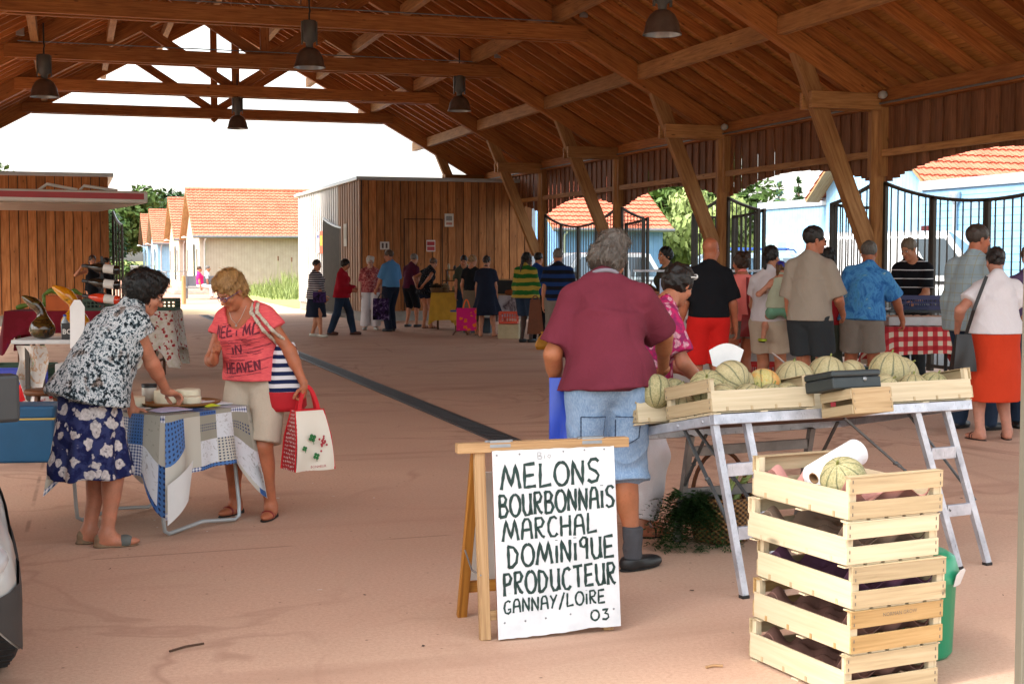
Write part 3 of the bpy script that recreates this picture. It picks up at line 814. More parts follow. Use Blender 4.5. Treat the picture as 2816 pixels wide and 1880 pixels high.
        parts = [build(ps, top.get('res', res), off, cuts, (top.get('wv', .005), top.get('wf', .8), (hash(label) % 50) * .1)) + (0,)]
        o = link(top.get('name', "shirt"), np_mesh("shirt", parts, [top['m']] if not isinstance(top['m'], list) else top['m']), root)
        out['shirt'] = o
        if top.get('collar'):
            mb = MB(); c0 = P3 + RL @ A3((0, 0, .03)) * s
            ring = [Vector(c0 + RL @ A3((.066 * cos(a) * s, .066 * sin(a) * s + .005, .0 + .012 * sin(-a)))) for a in [2 * pi * k / 20 for k in range(20)]]
            upv = Vector(RL @ A3((0, 0, 1)))
            mb.sheet(20, 3, lambda u, v: ring[int(u * 20) % 20] + upv * (.038 * v) * s + (ring[int(u * 20) % 20] - Vector(c0)) * (-.12 * v), 0, True, .004)
            obj("collar", mb, top['collar'], o)
    # --- lower garment
    if bot:
        kind = bot['kind']; off = bot.get('off', .012); bw = bot.get('bw', 1.0)
        ps = [ell(P0 + R0 @ A3((0, -.012, .02)) * s, A3((.158 * w, .123 * w, .14)) * s, R0, .05), ell(P1 + RH @ A3((0, .01 + belly * .5, -.04)) * s, A3((.128 * cw, .104 * w + belly * .5, .13)) * s, RH, .05)]
        cuts = [(P1 + RH @ A3((0, 0, bot.get('rise', .0))) * s, RH @ A3((0, 0, 1)))]
        if kind == 'trousers':
            for i in (0, 1): ps += [dict(p) for p in legp(i, bot.get('g', .008), bot['len'], bot.get('flare', .0))]
            if bot['len'] >= 2:
                for i in (0, 1): ps += [cone(legs[i][1], legs[i][2] + A3((0, 0, -.02)), .066 * s, (.056 + bot.get('flare', 0)) * s, .03, True)]
        else:
            hemz = bot['hemz']; ctr = A3((np.mean([l[2][0] for l in legs]) * .5, P0[1] * .6 + bot.get('hy', 0), hemz))
            ps.append(etube(P0 + A3((0, 0, .05)), ctr, np.eye(3), A3((.157 * w, .122 * w)) * s, A3((bot.get('rx', .24), bot.get('ry', .2))) * s, .05, bot.get('folds', 7), bot.get('famp', .05), 1.3))
        P, Q = build(ps, bot.get('res', res), off, cuts, (bot.get('wv', .004), .9, 2.2))
        out['bot'] = link(bot.get('name', "trousers" if kind == 'trousers' else "skirt"), np_mesh("bot", [(P, Q, 0)], [bot['m']]), root)
    # --- shoes
    if shoe:
        for i in (0, 1):
            hj, kn, an, fd, q = legs[i]; z0 = an[2] - .075 * s; hh = shoe.get('heel', .0)
            b = A3((an[0], an[1], z0)); M = np.stack([A3((fd[1], -fd[0], 0)), fd, A3((0, 0, 1))], 1)
            sr = min(res, .008)
            if shoe.get('open'):
                sole = [ell(b + fd * .055 * s + A3((0, 0, .0)), A3((.046, .137, .018)) * s, M, .02)]
                if hh: sole.append(cone(b - fd * .035 * s + A3((0, 0, hh)), b - fd * .03 * s, .035 * s, .032 * s, .03))
                lo_, hi_ = bounds(sole); pts = [build(sole, sr, 0, [], None, .001) + (0,)]
                strap = [ell(b + fd * y * s + A3((0, 0, .03 * s)), A3((.047, .02 if shoe.get('wide') is None else shoe['wide'], .038)) * s, M, .01) for y in shoe.get('straps', (.07,))]
                if shoe.get('ankle'): strap.append(ell(an + A3((0, 0, -.0)), A3((.041, .044, .012)) * s, None, .01))
                pts.append(build(strap, sr, 0, [], None, .004) + (1,))
                ms = [shoe['sole'], shoe['m']]
            else:
                up = [dict(p) for p in footp(i)]
                if shoe.get('low'): cz = [(an + A3((0, 0, -.012 * s)), (0, 0, 1))]
                else: cz = [(an + A3((0, 0, .02 * s)), (0, 0, 1))]
                pts = [build(up, sr, .009, cz, None, .012) + (0,)]
                sole = [ell(b + fd * .05 * s + A3((0, 0, .0)), A3((.05, .142, .022)) * s, M, .02)]
                pts.append(build(sole, sr, 0, [], None, .001) + (1,)); ms = [shoe['m'], shoe.get('sole', shoe['m'])]
            link("sock" if False else "shoe", np_mesh("shoe", pts, ms), root)
            if shoe.get('sock'):
                P, Q = build([cone(an + A3((0, 0, .16 * s)), an + A3((0, 0, -.03)), .047 * s, .042 * s, .02, False)], sr, .004, [(an + A3((0, 0, .14 * s)), (0, 0, 1))], (.003, 3.0, 0))
                link("sock", np_mesh("sock", [(P, Q, 0)], [shoe['sock']]), root)
    if glasses:
        mb = MB()
        for q in (-1, 1):
            c = [Vector(hp(q * .031 + .021 * cos(a), .1085 - .006 * abs(cos(a)) + (0 if q * cos(a) < 0 else -.006 * abs(cos(a))), .002 + .0145 * sin(a))) for a in [2 * pi * k / 14 for k in range(14)]]
            mb.tube(c, .0022 * hs, 5, 0, True)
            mb.tube([Vector(hp(q * .053, .097, .006)), Vector(hp(q * .075, .06, .008)), Vector(hp(q * .083, -.01, .004)), Vector(hp(q * .082, -.025, -.012))], .0022 * hs, 5)
            if len(glasses) > 1: mb.add(c, [tuple(range(14))], 1)
        mb.tube([Vector(hp(-.01, .108, .006)), Vector(hp(0, .113, .01)), Vector(hp(.01, .108, .006))], .002 * hs, 5)
        obj("glasses", mb, list(glasses), root)
    for e in extra or []: e(out)
    return out
# ------------------------------------------------------------------ ground, sky, sun
def sheet_box(name, x0, x1, y0, y1, z, m, kind='structure', n=1):
    mb = MB(); mb.sheet(n, n, lambda u, v: (x0 + (x1 - x0) * u, y0 + (y1 - y0) * v, z), 0, False, 0, lambda u, v: (u * (x1 - x0), v * (y1 - y0)))
    return tag(obj(name, mb, m), kind=kind)
sheet_box("ground", -900, 900, -300, 1500, -.03, MEADOW)
sheet_box("forecourt", -40, 70, -30, 60, -.024, ASPH)
sheet_box("sandy_path", -30, 11.2, 40.6, 50.5, -.016, SAND)
sheet_box("pavement", -20, 12, 50.5, 140, -.012, PAVE)
sheet_box("hall_floor", -4.6, 12.1, -6, 40.6, 0, FLOOR)
w = bpy.data.worlds.new("World"); SC.world = w; w.use_nodes = True
nt = w.node_tree; bg = nt.nodes["Background"]
SUN_EL, SUN_AZ = R(48), R(-100)      # azimuth measured from +Y towards +X
sky = nt.nodes.new('ShaderNodeTexSky'); sky.sky_type = 'NISHITA'; sky.sun_disc = False
sky.sun_elevation = SUN_EL; sky.sun_rotation = SUN_AZ; sky.air_density = 1.6; sky.dust_density = 4.0; sky.altitude = 200
hs = nt.nodes.new('ShaderNodeHueSaturation'); hs.inputs['Saturation'].default_value = .28
nt.links.new(sky.outputs[0], hs.inputs['Color'])
# thin high cloud: slightly uneven brightness
tc = nt.nodes.new('ShaderNodeTexCoord'); nz = nt.nodes.new('ShaderNodeTexNoise'); nz.inputs['Scale'].default_value = 3; nz.inputs['Detail'].default_value = 4
mr = nt.nodes.new('ShaderNodeMapRange'); mr.inputs[1].default_value = .35; mr.inputs[2].default_value = .7; mr.inputs[3].default_value = .85; mr.inputs[4].default_value = 1.15
nt.links.new(tc.outputs['Generated'], nz.inputs[0]); nt.links.new(nz.outputs[0], mr.inputs[0]); nt.links.new(mr.outputs[0], hs.inputs['Value'])
nt.links.new(hs.outputs[0], bg.inputs[0]); bg.inputs[1].default_value = SKY_STR
sl = bpy.data.lights.new("sun", 'SUN'); sl.energy = SUN_STR; sl.angle = R(12); sl.color = (1, .95, .87)
so = bpy.data.objects.new("sun", sl); COL.objects.link(so)
so.rotation_euler = Vector((-sin(SUN_AZ) * cos(SUN_EL), -cos(SUN_AZ) * cos(SUN_EL), -sin(SUN_EL))).to_track_quat('-Z', 'Y').to_euler()

# ------------------------------------------------------------------ the timber market hall
CX, RXX, LXX = 3.73, 11.3, -3.84
SL = .56; ZR = 7.95
zb = lambda x: ZR - SL * abs(x - CX)          # underside of the principal rafters
hall = thing("market_hall", "open timber market hall with a pitched larch roof on trusses and round posts", "building", (CX, 20, 0))
hall_inv = Matrix.Translation((-CX, -20, 0))
def hpart(name, mb, m, parent=None, bevel=0):
    mb.xform(hall_inv); o = obj(name, mb, m, parent or hall, bevel); return o
TR = [7.5, 12.5, 17.5, 22.5, 27.5, 32.5, 37.5]
Y0, Y1 = ROOF_Y0, 39.2
XE = 8.55                                      # half width of the roof with its overhang
for ty in TR:
    t = bpy.data.objects.new("truss", None); COL.objects.link(t); t.parent = hall; t.location = (0, ty - 20, 0)
    inv = Matrix.Translation((-CX, -ty, 0))
    def tp(name, mb, m=W_BEAM, bevel=.006):
        mb.xform(inv); return obj(name, mb, m, t, bevel)
    for q in (-1, 1):
        xe = CX + q * (7.75)
        mb = MB(); mb.beam((CX + q * .02, ty, ZR + .18), (xe, ty, zb(xe) + .18), .16, .32, (0, 0, 1)); tp("principal_rafter", mb)
        xp = CX + q * 7.57
        mb = MB(); mb.tube([(xp, ty, 0.02), (xp, ty, 2.0), (xp, ty, 3.8)], [.128, .125, .12], 20); mb.box((xp, ty, .01), (.3, .3, .02), m=1)
        mb.box((xp + q * .01, ty, 3.3), (.17, .34, 1.0)); tp("post", mb, [W_POST, GALV], 0)
        mb = MB(); mb.beam((xp - q * .13, ty, 1.72), (xp - q * 1.37, ty, 4.62), .15, .24, (1, 0, 0)); tp("brace", mb, W_POST)
        for k in (-1, 1):
            mb = MB(); mb.beam((xp - q * 1.22, ty + k * .13, 3.87), (xp + q * .08, ty + k * .13, 3.87), .075, .24)
            for bx, bz in ((-.95, .05), (-.9, -.05), (-.1, .06), (-.1, -.06)):
                mb.lathe([(0, .02), (.022, .018), (.022, 0)], (xp + q * bx, ty + k * .168, 3.87 + bz), 8, 1, Matrix.Rotation(-pi / 2 * -k, 3, 'X'))
            tp("clamp_beam", mb, [W_POST, DARKSTEEL])
        mb = MB(); mb.beam((CX + q * .06, ty, 5.58), (CX + q * 2.05, ty, zb(CX + 2.05) + .05), .12, .2); tp("strut", mb)
    for k in (-1, 1):
        mb = MB(); mb.beam((CX - 4.85, ty + k * .135, 5.49), (CX + 4.85, ty + k * .135, 5.49), .1, .26)
        for q in (-1, 1):
            for j in range(3):
                mb.lathe([(0, .015), (.024, .014), (.024, 0)], (CX + q * (4.35 + .14 * j), ty + k * .186, 5.56 - .06 * j), 8, 1, Matrix.Rotation(-pi / 2 * -k, 3, 'X'))
        tp("tie_beam", mb, [W_BEAM, DARKSTEEL])
    mb = MB(); mb.box((CX, ty, (8.1 + 5.32) / 2), (.17, .16, 2.78)); mb.prism([(-.085, 0), (.085, 0), (0, -.07)], (CX, ty + .08, 5.32), (1, 0, 0), (0, 0, 1), (0, -1, 0), .16); tp("king_post", mb)
ys = [Y0] + [t for t in TR if t > Y0] + [Y1]
for q in (-1, 1):
    for d in (1.3, 2.8, 4.3, 5.9):
        for a, b in zip(ys[:-1], ys[1:]):
            if q < 0 and (b < 15): continue
            mb = MB(); x = CX + q * d; mb.beam((x, a + .082, zb(x) + .235), (x, b - .082, zb(x) + .235), .14, .25); hpart("purlin", mb, W_POST, None, .006)
    x = CX + q * 7.57
    for a, b in zip(ys[:-1], ys[1:]):
        mb = MB(); mb.beam((x, a + .082, 3.92), (x, b - .082, 3.92), .15, .24); hpart("eave_plate", mb, W_BEAM, None, .006)
        mb = MB(); mb.beam((x - q * .02, a + .13, 3.13), (x - q * .02, b - .13, 3.13), .07, .1); hpart("valance_rail", mb, W_POST, None, .004)
        mb = MB(); n = int((b - a - .24) / .145); wv_ = (b - a - .24) / n
        for i in range(n):
            yc = a + .12 + (i + .5) * wv_; u = (yc - a) / (b - a)
            zl = 3.03 - .36 * (abs(2 * u - 1) ** 2.1) + rnd.uniform(-.006, .006)
            xo = x + q * (.06 if i % 2 else .085)
            gap = .012 if rnd.random() < .12 else -.012
            mb.beam((xo, yc, zl), (xo, yc, 3.98), .022, wv_ - gap, (0, 1, 0))
        hpart("valance_board", mb, W_VAL)
mb = MB(); mb.beam((CX, Y0, ZR + .36), (CX, Y1, ZR + .36), .14, .24); hpart("ridge_beam", mb, W_BEAM)
cz = lambda x: zb(x) + .36
nr = int((Y1 - Y0 - .2) / .62); cnt = 0
for q in (-1, 1):
    for i in range(nr + 1):
        y = Y0 + .1 + i * (Y1 - Y0 - .2) / nr
        if q < 0 and y < 20: continue
        if q > 0 and y < 8: continue
        mb = MB(); xa, xb = CX + q * .06, CX + q * XE
        mb.beam((xa, y, cz(xa) + .09), (xb, y, cz(xb) + .09), .075, .16); o = hpart("rafter", mb, W_BEAM); cnt += 1
    mb = MB(); Lh = XE; nb = 50
    for i in range(nb):
        xa, xb = CX + q * (i * Lh / nb + .003), CX + q * ((i + 1) * Lh / nb - .003)
        xm = (xa + xb) / 2; sl_ = Vector((xb - xa, 0, cz(xb) - cz(xa)))
        yy = Y0
        while yy < Y1:
            y2 = min(Y1, yy + rnd.choice((4.34, 4.96, 3.72)))
            mb.obox((xm, (yy + y2) / 2, cz(xm) + .205), [(0, 1, 0), sl_.normalized(), (-sl_.z * q, 0, abs(sl_.x))], [(y2 - yy) / 2 - .002, sl_.length / 2, .012]); yy = y2
    hpart("roof_board", mb, W_DECK)
    mb = MB(); x1, x2 = CX, CX + q * (XE + .1)
    mb.add([(x1, Y0 - .1, cz(x1) + .26), (x2, Y0 - .1, cz(x2) + .26), (x2, Y1 + .1, cz(x2) + .26), (x1, Y1 + .1, cz(x1) + .26),
            (x1, Y0 - .1, cz(x1) + .225), (x2, Y0 - .1, cz(x2) + .225), (x2, Y1 + .1, cz(x2) + .225), (x1, Y1 + .1, cz(x1) + .225)],
           [(0, 1, 2, 3), (7, 6, 5, 4), (0, 4, 5, 1), (1, 5, 6, 2), (2, 6, 7, 3), (3, 7, 4, 0)])
    hpart("roof_covering", mb, TILE)
# conduits and junction boxes on the timber
for ty in (22.5, 27.5):
    mb = MB(); mb.tube([(CX - 4.6, ty - .2, 5.66), (CX + 4.3, ty - .2, 5.66)], .012, 6); hpart("conduit", mb, GALV)
for ty in (17.5, 22.5, 27.5):
    for xx in (CX + 4.75, CX - 4.55):
        mb = MB(); mb.box((xx, ty - .24, 5.82), (.15, .09, .15)); hpart("junction_box", mb, plain("box_grey", "9a9894", .5), None, .01)
mb = MB(); mb.tube([(RXX - .1, 8, 3.84), (RXX - .1, 37.4, 3.84)], .016, 6); hpart("conduit", mb, GALV)
for ty in (12.5, 17.5, 22.5):
    mb = MB(); mb.lathe([(0, -.05), (.05, -.05), (.06, .0), (.05, .05), (0, .05)], (RXX - .14, ty - .3, 3.95), 12, 0, Matrix.Rotation(pi / 2, 3, 'X')); hpart("outlet_box", mb, plain("outlet_white", "b9b7b0", .5))

# ------------------------------------------------------------------ folding gates between the right-hand posts
GATE = plain("gate_steel", "403a34", .5, .5, .15, 12, .1)
def gz(u): return 2.36 + .34 * abs(2 * u - 1) ** 2
def leaf_mb(u0, u1, span=4.7, flip=False):
    """one leaf, laid along +y from its own start; u is the position in the whole bay"""
    mb = MB(); L = (u1 - u0) * span; n = 7
    uu = lambda t: (u0 + (u1 - u0) * (1 - t if flip else t))
    zt = lambda t: gz(uu(t))
    mb.beam((0, .025, .05), (0, .025, zt(0)), .05, .06, (0, 1, 0)); mb.beam((0, L - .025, .05), (0, L - .025, zt(1)), .05, .06, (0, 1, 0))
    pts = [(0, L * k / 10, zt(k / 10)) for k in range(11)]
    for a, b in zip(pts[:-1], pts[1:]): mb.beam(a, b, .05, .045)
    mb.beam((0, .05, .12), (0, L - .05, .12), .04, .05); mb.beam((0, .05, 1.02), (0, L - .05, 1.02), .03, .035)
    for k in range(1, n): mb.beam((0, L * k / n, .14), (0, L * k / n, zt(k / n) - .02), .016, .016, (0, 1, 0))
    return mb
def gate(y0, closed, label):
    g = thing("folding_gate", label, "gate", (RXX + .02, y0 + .15, 0), 0, "steel folding gates between the hall posts")
    for k in range(4):
        u0, u1 = k / 4, (k + 1) / 4
        if closed or k in (0, 3):
            mb = leaf_mb(u0, u1); mb.xform(Matrix.Translation((0, u0 * 4.7, 0))); obj("leaf", mb, GATE, g)
        else:
            mb = leaf_mb(u0, u1, flip=True); mb.xform(Matrix.Translation((.09, (0.04 if k == 1 else .75 * 4.7 - .04), 0))); obj("leaf", mb, GATE, g)
gate(12.5, True, "closed steel railing gate with a sagging top, nearest the red skirt woman and white van")
gate(17.5, False, "steel railing gate folded open beside the post with the white van behind it")
gate(22.5, False, "steel railing gate folded open in front of the light blue car with a roof rack")
gate(27.5, True, "closed steel railing gate with a sagging top behind the striped navy polo man")

# ------------------------------------------------------------------ bell lamps
COPPER = plain("bell_lamp_brown", "6a5a50", .4, .35, .2, 8, .1)
LAMPIN = plain("lamp_reflector", "a9aaa6", .3, .6, .1, 8, .05)
LAMPG = plain("lamp_box_grey", "5f5b56", .5, .3, .1, 8, .05)
def bell_lamp(px, py, dep, z, label, first=[None]):
    if first[0] is None:
        t = thing("bell_lamp", label, "lamp", (0, 0, 0), 0, "bell lamps hanging from the roof")
        mb = MB(); mb.lathe([(.0, .3), (.06, .3), (.1, .285), (.16, .235), (.205, .15), (.225, .05), (.245, .0), (.25, -.012), (.238, -.012)], n=32); obj("lamp_shade", mb, COPPER, t)
        mb = MB(); mb.lathe([(.238, -.008), (.2, .12), (.14, .2), (.06, .25), (0, .26)], n=32, rib=lambda a: 1 + .02 * sin(24 * a)); obj("reflector", mb, LAMPIN, t)
        mb = MB(); mb.lathe([(0, .71), (.1, .71), (.105, .7), (.105, .4), (.06, .37), (.055, .3)], n=20)
        for q in (-1, 1): mb.box((q * .115, 0, .52), (.02, .05, .36))
        obj("ballast", mb, LAMPG, t)
        mb = MB(); mb.tube([(0, 0, .7), (0, 0, .82), (.012, 0, .86), (0, 0, .92), (0, 0, 1.25)], .014, 8); obj("hanger", mb, DARKSTEEL, t)
        first[0] = t
    else: t = dup(first[0], label=label)
    t.location = GP(px, dep, z); return t
def lz(y, dep): return CAM_H + (597 - y) * 1.1988 / 3750 * dep
for px, py, wd, lab in ((112, 226, 66, "brown bell lamp over the left stalls, leftmost of the hanging lamps"), (715, 160, 73, "brown bell lamp with a ribbed reflector, hanging left of the roof centre"),
                    (550, 298, 49, "small brown bell lamp hanging lowest against the white sky"), (1055, 258, 55, "brown bell lamp hanging before the right roof slope over the far timber kiosk"), (1515, 86, 90, "large brown bell lamp nearest the viewer under the right roof slope")):
    dep = .5 * 3750 / (wd * 1.1988); bell_lamp(px, py, dep, lz(py, dep), lab)

# ------------------------------------------------------------------ floor drain
mb = MB()
mb.box((3.6, 25.3, .004), (.19, 29.4, .008), m=1); mb.box((3.6 - .11, 25.3, .006), (.03, 29.4, .012), m=0); mb.box((3.6 + .11, 25.3, .006), (.03, 29.4, .012), m=0)
for i in range(293): mb.box((3.6, 10.65 + i * .1, .0095), (.19, .03, .004), m=0)
tag(obj("floor_drain", mb, [plain("drain_steel", "4c5054", .5, .5, .2, 20), plain("drain_black", "0c0d0e", .7)]), "long dark slotted steel drain running down the middle of the pink floor", "drain")

# ------------------------------------------------------------------ timber kiosks at the far end
def kiosk(label, x0, x1, y0, y1, H, face=-1):
    k = thing("timber_kiosk", label, "kiosk", ((x0 + x1) / 2, y0, 0)); inv = Matrix.Translation((-(x0 + x1) / 2, -y0, 0))
    def kp(n, mb, m, par=None, bev=0): mb.xform(inv); return obj(n, mb, m, par or k, bev)
    mb = MB(); mb.box(((x0 + x1) / 2, (y0 + y1) / 2, .14), (x1 - x0 - .06, y1 - y0 - .06, .28)); kp("plinth", mb, CONC)
    mb = MB(); n = int((x1 - x0) / .205); bw = (x1 - x0) / n
    for i in range(n):
        xc = x0 + (i + .5) * bw; dy = 0 if i % 2 else .018
        mb.obox((xc, y0 - .012 + dy, (.26 + H) / 2), [(0, 0, 1), (1, 0, 0), (0, 1, 0)], [(H - .26) / 2, bw / 2 - .009, .012])
    mb.box(((x0 + x1) / 2, y0 + .05, H / 2 + .14), (x1 - x0 - .02, .05, H - .3), m=1); kp("front_cladding", mb, [W_CLAD, BLACK])
    mb = MB(); mb.box(((x0 + x1) / 2, (y0 + y1) / 2, H + .03), (x1 - x0 + .24, y1 - y0 + .24, .09)); kp("roof_edge", mb, ZINC, None, .01)
    mb = MB(); mb.box(((x0 + x1) / 2, (y0 + y1) / 2 + .04, H / 2 + .14), (x1 - x0 - .12, y1 - y0 - .12, H - .3)); kp("wall_core", mb, plain("kiosk_core", "4a443c", .9))
    return k, kp
k, kp = kiosk("weathered timber kiosk with slatted side and pale roof edge behind the row of shoppers", 7.1, 11.75, 34.65, 44.7, 3.64)
mb = MB(); n = 30
for i in range(n):
    yc = 34.68 + i * 10 / n
    mb.obox((7.08, yc, 1.95), [(0, 0, 1), (0, 1, 0), (1, 0, 0)], [1.69, .105, .022], m=0 if yc > 37.4 else 1)
mb.box((7.12, 39.6, 1.95), (.03, 10, 3.36), m=2)
kp("slatted_side", mb, [W_GREY, wood("brown_slat", "6b4830", "9a7050", "b89070", across=30, knots=False), BLACK])
mb = MB(); mb.box((8.75, 34.618, 1.45), (1.02, .012, 2.34)); m_ = MB()
mb2 = MB()
for xx in (8.24, 9.26): mb2.box((xx, 34.612, 1.45), (.02, .016, 2.36))
mb2.box((8.75, 34.612, 2.64), (1.04, .016, .02)); kp("door_outline", mb2, plain("dark_joint", "1c120b", .8))
mb = MB(); mb.box((11.82, 34.8, 1.82), (.1, .2, 3.6)); kp("corner_post", mb, ZINC)
kiosk("warm timber kiosk behind the left stalls with a flat dark roof edge", -8.2, .9, 34.65, 44.7, 3.6)
def notice(label, c, size, face, cols, name="notice"):
    t = thing(name, label, "notice", c); mb = MB()
    ex = Vector((1, 0, 0)) if face == 'y' else Vector((0, -1, 0)); ez = Vector((0, 0, 1)); nn = ex.cross(ez) * 1
    mb.obox((0, 0, 0), [ex, ez, nn], [size[0] / 2, size[1] / 2, .004]); obj("board", mb, plain("notice_" + cols[0], cols[0], .6), t)
    for q in cols[1:]:
        m2 = MB(); m2.obox(nn * .006 + ex * q[0] + ez * q[1], [ex, ez, nn], [q[2] / 2, q[3] / 2, .002]); obj("print", m2, plain("notice_" + q[4], q[4], .6), t)
    return t
notice("white notice sheet pinned high on the timber kiosk front", (9.42, 34.606, 3.03) if False else (9.45, 34.62, 2.62), (.24, .34), 'y', ["d8d5cc", (0, .05, .16, .12, "8d8c88"), (0, -.09, .16, .06, "b87a68")])
notice("small white and blue toilet sign on kiosk behind the white haired woman", (7.72, 34.606, 1.95), (.24, .2), 'y', ["c9c4be", (-.05, 0, .05, .13, "4a3a3a"), (.05, 0, .05, .13, "4a3a3a")], "toilet_sign")
notice("red and white safety sign on kiosk beside the blue shirt man", (8.95, 34.606, 1.95), (.24, .3), 'y', ["d0c8c4", (0, .06, .2, .1, "a83038"), (0, -.07, .2, .1, "b04048")], "safety_sign")
notice("white leaflet pinned on the slatted side, left of the group of three", (7.03, 40.6, 2.1), (.5, .62), 'x', ["d9d6dd", (0, .18, .4, .1, "5a5f8a"), (0, -.1, .36, .3, "b9b9c6")])
notice("orange and yellow poster pinned on the slatted side", (7.03, 40.0, 2.1), (.5, .66), 'x', ["d2613e", (0, .05, .4, .3, "e3c23a")], "poster")
notice("pale blue leaflet pinned low on the slatted side beside the dark gate", (7.03, 39.45, 1.95), (.45, .8), 'x', ["9fb2d8", (0, .1, .3, .3, "c9d2e6")])
notice("pale paper sheet pinned on brown slats right of the dark gate", (7.04, 36.4, 2.25), (.42, .6), 'x', ["a8a090", (0, .05, .3, .3, "938b7c")])
# dark slatted gates standing open beside the kiosks
def slat_gate(label, x, y, L, rz):
    g = thing("slatted_gate", label, "gate", (x, y, 0), rz); mb = MB(); n = int(L / .07)
    zt = lambda u: 2.45 + .32 * (1 - u) ** 2
    for i in range(n + 1):
        u = i / n; mb.beam((L * u, 0, .1), (L * u, 0, zt(u) - .03), .03, .035, (0, 1, 0))
    obj("slats", mb, plain("gate_slat", "4b4640", .6, .2), g)
    mb = MB(); pts = [(L * i / 10, 0, zt(i / 10)) for i in range(11)]
    for a, b in zip(pts[:-1], pts[1:]): mb.beam(a, b, .06, .05)
    obj("top_rail", mb, ZINC, g)
    mb = MB(); mb.box((0, 0, 1.35), (.05, .05, 2.6)); mb.box((L, 0, 1.25), (.05, .05, 2.4)); mb.box((L / 2, 0, .1), (L, .05, .05)); obj("frame", mb, plain("gate_slat", "4b4640"), g)
slat_gate("dark slatted gate with a curved pale top rail standing open beside the kiosk", 6.9, 38.9, 2.3, R(-84))
slat_gate("dark slatted gate standing open at the end of the left kiosk", 1.0, 34.9, .22, R(-20))

# ------------------------------------------------------------------ houses
W_VERGE = wood("verge_board", "7a5c3c", "a5855c", "c4a67c")
def tiles(mb, A, B, C, m=0, row=.33, wave=.025, tw=.23):
    """courses from the eave A-B up to the ridge over A at C"""
    A, B, C = Vector(A), Vector(B), Vector(C); e = B - A; L = e.length; e.normalize(); u = C - A; H = u.length; u.normalize(); n = e.cross(u)
    if n.z < 0: n = -n
    nr_ = max(1, round(H / row)); nc = max(2, round(L / tw)) * 3
    for r in range(nr_):
        lo, hi = H * r / nr_ - .03, H * (r + 1) / nr_
        def f(a, b, lo=lo, hi=hi):
            x = L * a
            return A + e * x + u * (lo + (hi - lo) * b) + n * (.05 * (1 - b) + wave * sin(2 * pi * x / tw))
        mb.sheet(nc, 1, f, m, True, 0, lambda a, b, lo=lo, hi=hi: (L * a, lo + (hi - lo) * b))
        mb.sheet(nc, 1, lambda a, b, lo=lo: A + e * L * a + u * lo + n * ((.05 + wave * sin(2 * pi * L * a / tw)) * b - .01), m, False, 0, lambda a, b, lo=lo: (L * a, lo))
